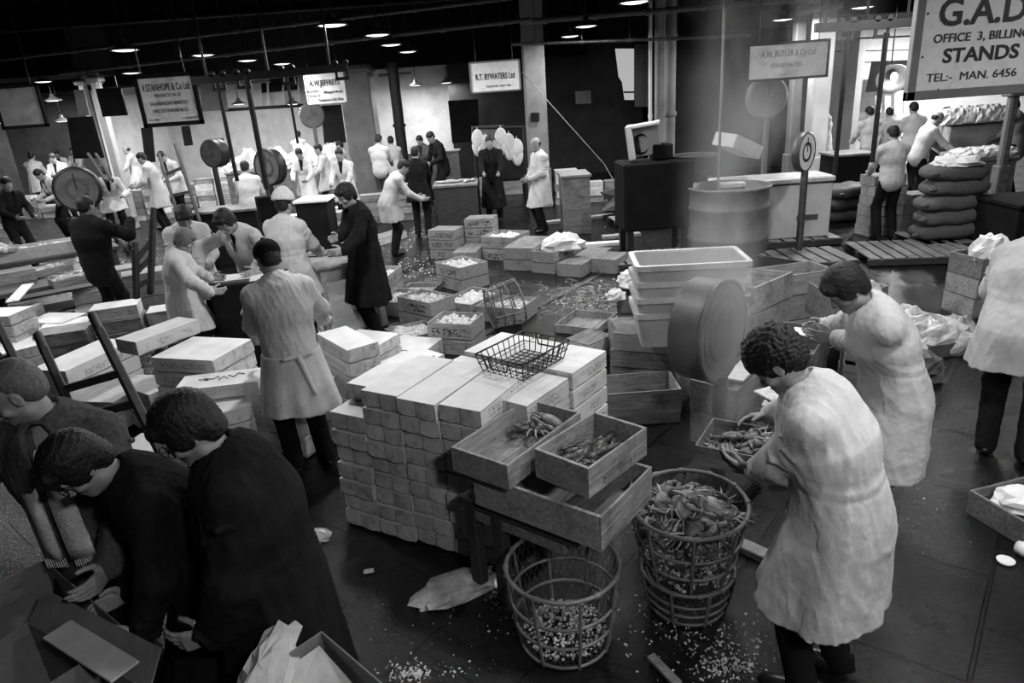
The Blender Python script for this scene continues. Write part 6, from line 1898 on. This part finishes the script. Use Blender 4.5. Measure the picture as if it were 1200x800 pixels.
for i in range(7):
    p = Q(1122 + 7.5 * i, 185, 12.6); crumple((p.x, 12.5, 0), .95, (.20, .22, .10), 'white fish heaped on the slatted counter of the right-hand stall', seed=80 + i, name='white_fish', cat='fish')
    COL.objects[-1]['group'] = 'white fish on the slatted counter'
for i in range(12):
    p = Q(268 + 11 * i, 165, 20.3); crumple((p.x, 20.2, 0), 1.0, (.24, .2, .14 + .1 * (i % 3)), 'bright fish and paper heaped on the counter of the lit stall', seed=100 + i, name='white_fish', cat='fish')
    COL.objects[-1]['group'] = 'heaps on the lit stall counter'
for i in range(6):
    p = Q(520 + 7 * i, 214, 14.3); fish((p.x, 14.2 + .1 * (i % 2)), .96, .3 * i, 'fish laid in the shallow tray left of the black apron', 'fish in the far tray', 1.1)
for i in range(6):
    p = Q(562 + 9 * i, 190, 14.9)
    k = MB(); k.ell((0, 0, .38), (.13, .035, .20)); k.ell((.04, 0, .17), (.07, .03, .16), Matrix.Rotation(.3, 3, 'Y')); k.ell((-.07, 0, .16), (.05, .03, .14), Matrix.Rotation(-.3, 3, 'Y')); k.tube([(0, 0, .55), (0, 0, .62)], .01, 6)
    o = k.build('hanging_fish', 'coat', loc=(p.x, 14.9, 1.35 - .12 * (i % 3))); tag(o, 'pale hanging skate wing under the bywaters sign', 'fish', 'pale things hanging under the bywaters sign')
o = MB().tube([(Q(555, 160, 14.95).x, 14.95, 1.95), (Q(616, 160, 14.95).x, 14.95, 1.9)], .03, 8)
for q_ in (555, 614): o.tube([(Q(q_, 160, 14.95).x, 14.95, 1.93), (Q(q_, 160, 14.95).x, 14.95, 0)], .03, 8)
o = o.build('hanging_rack', 'black'); tag(o, 'dark rack the pale fish hang from under the bywaters sign', 'rack')

# ------------------------------------------------------------------ smaller scales
def dial(px, py, y, r, azd, label, rim='black', face='enamel', depth=.12, post=True, ring=None, zbase=0.0):
    p = Q(px, py, y); root = empty('dial_scale', (p.x, y, 0), 0, label, 'scale')
    a = radians(azd); n_ = Vector((cos(a), sin(a), 0)); C_ = Vector((0, 0, p.z))
    MB().lathe([(.01, -depth), (r * .92, -depth), (r, -depth * .8), (r, .01), (r * .9, .02)], 36, C_, n_).build('drum_case', rim, root)
    MB().lathe([(.001, .008), (r * .9, .008)], 36, C_, n_).build('dial_face', face, root)
    if ring: MB().lathe([(r * .35, .011), (r * .5, .012)], 30, C_, n_).build('dial_ring', ring, root)
    MB().bar(C_ + n_ * .014, C_ + n_ * .014 + Vector((0, 0, r * .7)), .012, .004).build('pointer', 'ink', root)
    if post:
        MB().cyl((0, 0, zbase + .1), (0, 0, p.z - r * .9), .05, n=12).build('column', rim, root)
        MB().box((0, 0, zbase + .05), (.5, .5, .1), ch=.02).build('platform', rim, root)
    return root
dial(90, 222, 10.2, .32, -78, 'round grey dial scale above the dark reader at left', 'black', 'enamel', ring='ink_soft')
dial(313, 196, 13.8, .36, -120, 'dark round dial right of the thick hanging rod', 'black', 'enamel', .2, ring='iron')
dial(248, 180, 13.4, .26, -110, 'wheel-like dark dial with a pale ring under the bright stall', 'black', 'iron', .25, zbase=0, ring='iron')
dial(366, 135, 19.5, .34, -60, 'blank grey disc of a scale below the jeffreys sign', 'enamel', 'enamel', .1)
dial(945, 178, 9.9, .28, -48, 'white rimmed dial seen edge-on by the freezer', 'iron', 'sign_w', .1, ring='ink')
dial(900, 114, 12.6, .36, -85, 'grey dial scale in the steam under the butler sign', 'enamel', 'enamel', .15)
# hanging box scale on the thick rod
p = Q(314, 244, 9.6); p.x = Q(313, 222, 9.6).x
root = empty('hanging_scale', p - Vector((0, 0, .15)), .5, 'dark boxed scale hanging from the thick black rod', 'scale')
MB().box((0, 0, .15), (.34, .2, .34), ch=.01).build('case', 'void', root)
MB().box((.12, -.101, .15), (.10, .006, .30), ch=.002).build('brass_plate', 'enamel', root)
MB().tube([(0, 0, .32), (.0, 0, .45), (.03, 0, .60)], .014, 6).build('hanger', 'black', root)
MB().tube([(0, 0, -.02), (.03, 0, -.08), (0, 0, -.12), (-.04, 0, -.08)], .012, 6).build('hook', 'black', root)
# the dark weighing machine in the middle distance
p = Q(765, 200, 10.6)
root = empty('weighing_machine', (p.x, 10.6, 0), .05, 'tall dark weighing machine with a pale slanted head', 'scale')
MB().box((0, 0, 1.0), (1.05, .7, 1.0), ch=.03).build('body', 'void', root)
for sx in (-1, 1):
    for sy in (-1, 1): MB().box((sx * .42, sy * .25, .26), (.1, .1, .52), ch=.01).build('leg', 'black', root)
k = MB(); k.box((0, 0, 0), (.10, .34, .50), ch=.02); k.box((.24, 0, .22), (.42, .34, .05), ch=.01); k.box((.22, .12, -.02), (.4, .06, .42), ch=.01)
o = k.build('head', 'plastic', root); o.location = (-.36, -.1, 1.78); o.rotation_euler = (0, -.12, -.3)
MB().lathe([(.01, -.05), (.14, -.05), (.15, 0), (.12, .02)], 24, (-.2, -.1, 1.75), (.3, -1, .1)).build('dial', 'black', root)
MB().box((.12, 0, 1.62), (.30, .3, .22), ch=.02).build('counter_box', 'void', root)
MB().lathe([(.01, .0), (.3, .02), (.36, .05), (.34, .055), (.28, .03)], 30, (.62, 0, 1.48)).build('pan', 'iron', root)
# rack beside the lone white coat
# ------------------------------------------------------------------ freezer, drum, pallets, sacks
L_, R2_ = P(840, 279, 0), P(962, 280, 0)
fa = Vector((4.55, 11.0, 0))
tl, tr = Q(842, 214, 10.7), Q(976, 212, 10.7)
W_ = tr.x - tl.x
root = empty('chest_freezer', ((tl.x + tr.x) / 2 + .02, 11.0, .12), -.02, 'white chest freezer with a dark badge behind the steam', 'freezer')
hz_ = tl.z - .12
MB().box((.0, 0, (hz_ - .1) / 2), (W_ - .05, .68, hz_ - .1), ch=.02).build('cabinet', 'freezer', root)
MB().box((0, 0, hz_ - .05), (W_, .72, .09), ch=.02).build('lid', 'plastic_rim', root)
MB().box((0, -.002, hz_ - .10), (W_ - .03, .69, .02)).build('seal', 'ink', root)
MB().box((W_ * .28, -.345, hz_ * .34), (.33, .012, .085), ch=.004).build('badge', 'ink_soft', root)
def pallet(l, f, r, z, label, h=.12, slats=7, c=None, wd=None, dp=None, ang=None, z0=0, mat='wood_md'):
    if c is None: c, ang, wd, dp = rect(l, f, r, z)
    root = empty('pallet', (c.x, c.y, z0), ang, label, 'pallet')
    for i in range(slats): MB().box((-wd / 2 + wd * (i + .5) / slats, 0, h - .012), (wd / slats * .78, dp, .022), ch=.003).build('slat', mat, root)
    for i in range(3): MB().box((0, -dp / 2 + .05 + (dp - .1) * i / 2, (h - .024) / 2 + .006), (wd, .09, h - .036), ch=.004).build('bearer', 'wood_dk', root)
    return root
class _v:
    def __init__(s, x, y): s.x, s.y = x, y
pallet(None, None, None, 0, 'pallet under the chest freezer', c=_v((tl.x + tr.x) / 2, 11.0), wd=W_ + .3, dp=1.0, ang=0, slats=9)
p = P(775, 255, .1); pallet(None, None, None, 0, 'pallet with a covered basket behind the middle floor', c=_v(p.x, p.y), wd=1.9, dp=1.1, ang=.1, slats=8, mat='wood')
p = P(770, 300, .1); pallet(None, None, None, 0, 'slatted pallet lying behind the plastic tubs', c=_v(p.x, p.y), wd=1.5, dp=.8, ang=.05, slats=8, mat='wood')
p = P(905, 303, .1); pallet(None, None, None, 0, 'dark pallet in front of the freezer', c=_v(p.x, p.y), wd=2.1, dp=.9, ang=0, slats=10)
p = P(1068, 292, .1); pallet(None, None, None, 0, 'wet pallet on the open floor left of the sacks', c=_v(p.x, p.y), wd=1.5, dp=1.1, ang=-.15, slats=9)
p = P(1125, 280, .1); pallet(None, None, None, 0, 'pallet under the stacked sacks', c=_v(p.x, p.y + .2), wd=1.3, dp=1.0, ang=-.05, slats=7)
for i, (px, py, L__, rz_, lb) in enumerate([(700, 286, 1.1, -.03, 'white plank lying beyond the small lidded boxes'), (728, 276, .7, .1, 'short pale plank near the slatted pallet'), (690, 255, 2.2, .25, 'long pale board on the floor beside the rack')]):
    p = P(px, py, .03); o = MB().box((0, 0, .03), (L__, .16, .06), ch=.005).build('plank', 'paper' if i == 0 else 'wood', loc=(p.x, p.y, 0)); o.rotation_euler = (0, 0, rz_); tag(o, lb, 'plank')
# covered basket on pallet
p = P(752, 246, .12)
crumple((p.x, p.y), .12, (.62, .34, .34), 'dark wicker bundle with a pale cloth on the far pallet', mat='sack', seed=50, name='covered_bundle', cat='bundle')
crumple((p.x + .1, p.y - .05), .40, (.42, .28, .10), 'pale cloth draped on the bundle on the far pallet', mat='coat_grey', seed=51, name='cloth', cat='cloth')
p = P(727, 225, .3); o = MB().lathe([(.16, 0), (.10, .3), (.03, .6), (.02, .66)], 16).build('cone_marker', 'sign_w', loc=(p.x, p.y, .0)); tag(o, 'pale pointed bag standing by the weighing machine', 'bag')
# rope line from the column to the bag
a, b_ = Q(612, 85, 13.0), Q(708, 192, 11.5)
b2_ = Q(725, 222, 11.0)
o = MB().tube([a, b_, b2_], .008, 6).build('rope', 'cane'); tag(o, 'thin pale rope slanting down from the bywaters sign', 'rope')
# steel drum / vat in the steam
p = P(862, 292, 0)
root = empty('steaming_vat', (p.x - .3, p.y - .45, 0), 0, 'tall dull round vat behind the steam, left of the freezer', 'vat')
MB().lathe([(.0, 0), (.56, 0), (.58, .02), (.58, .3), (.60, .32), (.60, .36), (.58, .38), (.58, .75), (.60, .77), (.60, .81), (.58, .83), (.58, 1.05), (.61, 1.06), (.61, 1.09), (.56, 1.09), (.55, .2), (0, .2)], 40).build('drum', 'enamel', root)
# box on the freezer / vat
o = empty('open_box', Q(862, 178, 10.9), .5, 'open pale box tilted on the vat in the steam', 'box')
o.rotation_euler = (.1, .35, .6)
for s_ in (-1, 1):
    MB().box((0, s_ * .2, .1), (.7, .015, .2), ch=.003).build('side_board', 'plastic', o)
    MB().box((s_ * .345, 0, .1), (.015, .385, .2), ch=.003).build('end_board', 'plastic', o)
MB().box((0, 0, .008), (.68, .38, .015)).build('bottom_board', 'plastic', o)
# sacks
def make_sack(sd):
    root = MB(); rr = random.Random(sd); nn, mm = 24, 14; vs = []
    for j in range(mm + 1):
        ph = -pi / 2 + pi * j / mm
        for i in range(nn):
            t = 2 * pi * i / nn
            sq = lambda v, e: math.copysign(abs(v) ** e, v)
            x = .46 * sq(cos(ph), .55) * sq(cos(t), .6); y = .27 * sq(cos(ph), .55) * sq(sin(t), .7); z = .12 * sq(sin(ph), .8)
            z += .012 * sin(x * 17 + sd) + .008 * sin(y * 30 + x * 20)
            vs.append((x, y, z + .12))
    root.add(vs, [(j * nn + i, j * nn + (i + 1) % nn, (j + 1) * nn + (i + 1) % nn, (j + 1) * nn + i) for j in range(mm) for i in range(nn)], True)
    for s in (-1, 1): root.ell((s * .45, .2 * s, .12), (.06, .035, .03))
    return root.build('hessian_sack', 'sack')
p = P(1118, 282, .12)
for i in range(5):
    o = make_sack(i + 3); o.location = (p.x + .04 * (i % 2), p.y + .25, .12 + .21 * i); o.rotation_euler = (0, .03 * (i - 2), .08 * (i - 2)); o.scale = (1.05, 1, 1)
    tag(o, 'full hessian sack, %s of the pile near the right edge' % ['bottom', 'second up', 'middle', 'fourth up', 'top'][i], 'sack', 'hessian sacks piled on the pallet')
crumple((p.x, p.y + .25, 0), 1.18, (.3, .22, .08), 'white papers lying on the sack pile', seed=70)
for i in range(3):
    o = make_sack(i + 20); p2 = P(990, 262, .0); o.location = (p2.x + .05 * i, p2.y + .3, .0 + .21 * i); o.rotation_euler = (0, 0, .3 * i); o.data.materials[0] = MT['wood_dk']
    tag(o, 'dark sack right of the freezer, %s of three' % ['bottom', 'middle', 'top'][i], 'sack', 'dark sacks by the freezer')
crumple(P(1190, 262, .3), .1, (.3, .25, .2), 'pale bundle at the right edge beyond the coat', mat='coat_grey', seed=71, name='bundle', cat='bundle')
counter(1160, 1230, 262, 9.4, .75, 'black covered cart at the right edge behind the sacks', 'void', 1.0, 'void')

# ------------------------------------------------------------------ litter on the floor
rr = random.Random(77)
k = MB()
def bits(cx, cy, sx, sy, n, smin=.004, smax=.014):
    for _ in range(n):
        p = P(rr.gauss(cx, sx), rr.gauss(cy, sy), 0); s_ = rr.uniform(smin, smax) * rr.uniform(.35, .8)
        k.box((p.x, p.y, s_ * .35), (s_ * 2, s_ * rr.uniform(.5, 1.4), s_ * .7), M=Matrix.Rotation(rr.uniform(0, 3), 3, 'Z') @ Matrix.Rotation(rr.uniform(-.6, .6), 3, 'X'), ch=s_ * .3)
bits(480, 790, 14, 6, 160); bits(520, 785, 30, 6, 30); bits(590, 705, 12, 25, 40, .003, .010); bits(850, 780, 22, 9, 220); bits(830, 745, 45, 12, 120); bits(760, 740, 30, 30, 30); bits(520, 730, 60, 30, 40, .003, .008); bits(900, 770, 40, 15, 20)
bits(690, 350, 30, 12, 120, .01, .03); bits(500, 312, 20, 8, 80, .01, .03); bits(1000, 600, 60, 60, 40, .003, .006); bits(1060, 480, 40, 60, 40, .003, .006); bits(640, 300, 120, 30, 60, .006, .02)
o = k.build('floor_litter', 'ice'); tag(o, 'chips of ice, shell and scraps scattered over the wet floor', 'litter', kind='stuff')
# straw strands
k = MB()
for _ in range(160):
    p = P(rr.gauss(685, 28), rr.gauss(352, 10), .01); a = rr.uniform(0, pi); q = p + Vector((cos(a), sin(a), 0)) * rr.uniform(.05, .16)
    k.tube([p, (p + q) / 2 + Vector((0, 0, .015)), q], .003, 4)
o = k.build('straw', 'cardb_l'); tag(o, 'loose straw and scraps along the drain left of the plastic tubs', 'straw', kind='stuff')
crumple(P(533, 688, .03), .0, (.20, .10, .045), 'torn crumpled polythene sheet on the floor before the front stack', mat='plastic_bag', seed=90, name='polythene_sheet', cat='sheet')
COL.objects[-1].rotation_euler = (0, 0, .45)
crumple(P(372, 626, .03), .0, (.07, .055, .03), 'small scrap of crumpled paper beside the black overcoat', mat='plastic_bag', seed=91, name='paper_scrap')
board((425, 668), (426, 672), (438, 670), .01, .012, 'tiny white label on the floor left of the polythene sheet', 'paper', name='paper_label', cat='paper')
p, q = P(762, 768, .02), P(795, 802, .02)
o = MB().bar(p, q, .045, .02, .003).build('stick', 'wood'); tag(o, 'short wooden slat on the floor below the crab basket', 'slat')
p, q = P(905, 655, .03), P(845, 628, .03)
o = MB().bar(p, q, .09, .05, .006).build('plank', 'wood_md'); tag(o, 'plank lying behind the crab basket at the packer feet', 'plank')
o = MB().lathe([(0, 0), (.035, 0), (.045, .018), (.042, .018), (.03, .006), (0, .006)], 24).build('saucer', 'paper', loc=tuple(P(1178, 659, 0))); tag(o, 'small white saucer on the floor near the right edge', 'saucer')
o = MB().lathe([(0, 0), (.035, .002), (.042, .04), (.038, .085), (.03, .085)], 20).build('paper_cup', 'paper'); o.location = P(1192, 640, .04); o.rotation_euler = (1.45, 0, .4); tag(o, 'white paper cup lying at the right edge', 'cup')
c = P(1215, 610, 0); crate((c.x, c.y), 0, .25, .6, .42, .16, 'dark crate cut by the right edge near the saucer', None, mat='wood_md')
crumple(P(1195, 590, .1), .1, (.12, .1, .06), 'scraps in the crate cut by the right edge', seed=93)
# drain channel in the floor
a, b_ = P(560, 395, 0), P(745, 300, 0)
struct(MB().bar(a + Vector((0, 0, .002)), b_ + Vector((0, 0, .002)), .10, .012), 'floor_drain', 'black')
# legs' trestle beside the right packers
p = P(1035, 475, .0)
table_thing(p.x, p.y, 1.2, .5, .3, .42, 'low dark stool behind the packers', 'wood_dk', 'low_stool', False)

# ------------------------------------------------------------------ cardboard boxes at the bottom edge
def carton_open(c, z0, rz, L, W, H, label, mat='cardb', flaps=(1, 1, 1, 1), t=.006, fa=.5, mat_in=None):
    root = empty('cardboard_box', (c.x, c.y, z0), rz, label, 'box')
    MB().box((0, 0, t / 2), (L, W, t)).build('base', mat, root)
    for s in (-1, 1):
        MB().box((0, s * (W / 2 - t / 2), H / 2), (L, t, H), ch=.001).build('side', mat, root)
        MB().box((s * (L / 2 - t / 2), 0, H / 2), (t, W - 2 * t, H), ch=.001).build('side', mat, root)
    for i, (dx, dy) in enumerate(((0, -1), (0, 1), (-1, 0), (1, 0))):
        if not flaps[i]: continue
        wf = (W if dx == 0 else L) * .42
        e0 = Vector((dx * L / 2, dy * W / 2, H)); o_ = Vector((dx, dy, 0)); al = Vector((-dy, dx, 0)) * ((L if dx == 0 else W) / 2 - .004)
        d_ = (o_ * cos(fa * (i + 1) * .5) + Vector((0, 0, sin(fa * (i + 1) * .5)))) * wf
        k = MB(); nn_ = o_.cross(al).normalized() * t / 2
        vs = [e0 - al, e0 + al, e0 + al * .96 + d_, e0 - al * .96 + d_]
        up = d_.cross(al).normalized() * t
        k.add([v - up * .5 for v in vs] + [v + up * .5 for v in vs], [(0, 1, 2, 3), (7, 6, 5, 4), (0, 4, 5, 1), (1, 5, 6, 2), (2, 6, 7, 3), (3, 7, 4, 0)])
        k.build('flap', mat_in or mat, root)
    return root
# box 1 (far left bottom): corners of its rim
c, ang, wd, dp = rect((0, 690), (-40, 800), (150, 745), .80) if False else (None, 0, 0, 0)
A_, B_, C_ = P(62, 664, .85), P(152, 740, .85), P(2, 690, .85)
ang = atan2((B_ - A_).y, (B_ - A_).x)
u_ = (B_ - A_).normalized(); n_ = Vector((u_.y, -u_.x, 0))
cc = A_ + u_ * .30 + n_ * .22
carton_open(Vector((cc.x, cc.y, 0)), .45, ang, (B_ - A_).length * 1.15, .44, .40, 'large open cardboard box in the bottom left corner', 'cardb', (0, 0, 0, 0))
A2_ = P(45, 708, .86); B2_ = P(200, 790, .86)
u2_ = (B2_ - A2_).normalized(); n2_ = Vector((u2_.y, -u2_.x, 0)); cc2 = A2_ + u2_ * .38 + n2_ * .20
carton_open(Vector((cc2.x, cc2.y, 0)), .46, atan2(u2_.y, u2_.x), .75, .30, .36, 'second cardboard box overlapping the first in the bottom left corner', 'cardb', (0, 1, 0, 0), fa=.9)
board((20, 775), (50, 748), (130, 800), .88, .01, 'pale wet sheet of card on the bottom left boxes', 'cardb_l')
table_thing((cc.x + cc2.x) / 2, (cc.y + cc2.y) / 2 - .1, ang, .9, .5, .45, 'dark bench under the bottom left cardboard boxes', 'wood_dk', 'bench', False)
A_, B_, C_ = P(381, 733, .95), P(463, 802, .95), P(275, 798, .95)
u_ = (B_ - A_).normalized(); v_ = (C_ - A_).normalized(); ang = atan2(u_.y, u_.x)
n_ = Vector((u_.y, -u_.x, 0)); cc = A_ + u_ * .26 + n_ * .25
carton_open(Vector((cc.x, cc.y, 0)), .45, ang, .50, .46, .50, 'open cardboard box lined with grey paper at the bottom edge', 'cardb', (0, 0, 0, 0), mat_in='cardb_l')
cc = Vector((cc.x, cc.y, 0))
k = MB()
k.add([tuple(cc + u_ * a + n_ * b_ + Vector((0, 0, z))) for a, b_, z in ((-.22, -.20, .92), (.05, -.20, .86), (.0, .18, .80), (-.22, .20, .91), (-.23, .21, .86), (-.23, -.21, .86))], [(0, 1, 2, 3), (0, 3, 4, 5)])
o = k.build('lining_paper', 'cardb_l'); tag(o, 'folded grey lining sheet in the box at the bottom edge', 'paper')
sm = o.modifiers.new('thickness', 'SOLIDIFY'); sm.thickness = .006
crumple(cc - u_ * .22, .90, (.06, .20, .06), 'crumpled pale rim of wrapping over the bottom edge box', mat='cardb_l', seed=95)

# ------------------------------------------------------------------ steam rising from the hot crabs
mt = bpy.data.materials.new('steam'); mt.use_nodes = True; nt = mt.node_tree; nt.nodes.clear()
out = nt.nodes.new('ShaderNodeOutputMaterial'); vs_ = nt.nodes.new('ShaderNodeVolumeScatter')
nt.links.new(vs_.outputs[0], out.inputs['Volume'])
tc = nt.nodes.new('ShaderNodeTexCoord'); sp = nt.nodes.new('ShaderNodeSeparateXYZ'); nt.links.new(tc.outputs['Object'], sp.inputs[0])
zc = ramp(nt, sp.outputs[2], 0, 3.6, 0, 1)
def lin(a, b_): return mth(nt, 'ADD', mth(nt, 'MULTIPLY', zc, b_ - a), a)
dx = sp.outputs[0]; dy = sp.outputs[1]
wob = mth(nt, 'MULTIPLY', mth(nt, 'SUBTRACT', noise(nt, 1.3, 2), .5), .9)
r2 = mth(nt, 'SQRT', mth(nt, 'ADD', mth(nt, 'POWER', mth(nt, 'ADD', dx, mth(nt, 'ADD', mth(nt, 'MULTIPLY', wob, zc), mth(nt, 'MULTIPLY', zc, -.30))), 2), mth(nt, 'POWER', dy, 2)))
rad = lin(.34, .56)
fall = ramp(nt, mth(nt, 'DIVIDE', r2, rad), 0.0, 1.0, 1, 0)
nz = ramp(nt, noise(nt, 2.4, 5, rough=.6, stretch=(1, 1, .5)), .46, .60, 0, 1)
dens = mth(nt, 'MULTIPLY', mth(nt, 'MULTIPLY', mth(nt, 'POWER', fall, 1.3), nz), 2.2)
dens = mth(nt, 'MULTIPLY', dens, ramp(nt, sp.outputs[2], 0.8, 3.2, 1.0, 0.25))
dens = mth(nt, 'MULTIPLY', dens, ramp(nt, sp.outputs[2], 0, .4, 0, 1))
nt.links.new(dens, vs_.inputs['Density'])
vs_.inputs['Color'].default_value = (1, 1, 1, 1)
k = MB().lathe([(.5, 0), (.75, .9), (1.0, 1.8), (1.3, 2.8), (1.5, 3.6)], 24, cap=True)
o = k.build('steam', mt, loc=(1.22, 3.75, .35)); tag(o, 'column of steam rising past the dial scale', 'steam', kind='stuff')

table_thing(cc.x, cc.y, ang, .5, .45, .45, 'dark low stand under the box at the bottom edge', 'wood_dk', 'bench', False)
resolve()
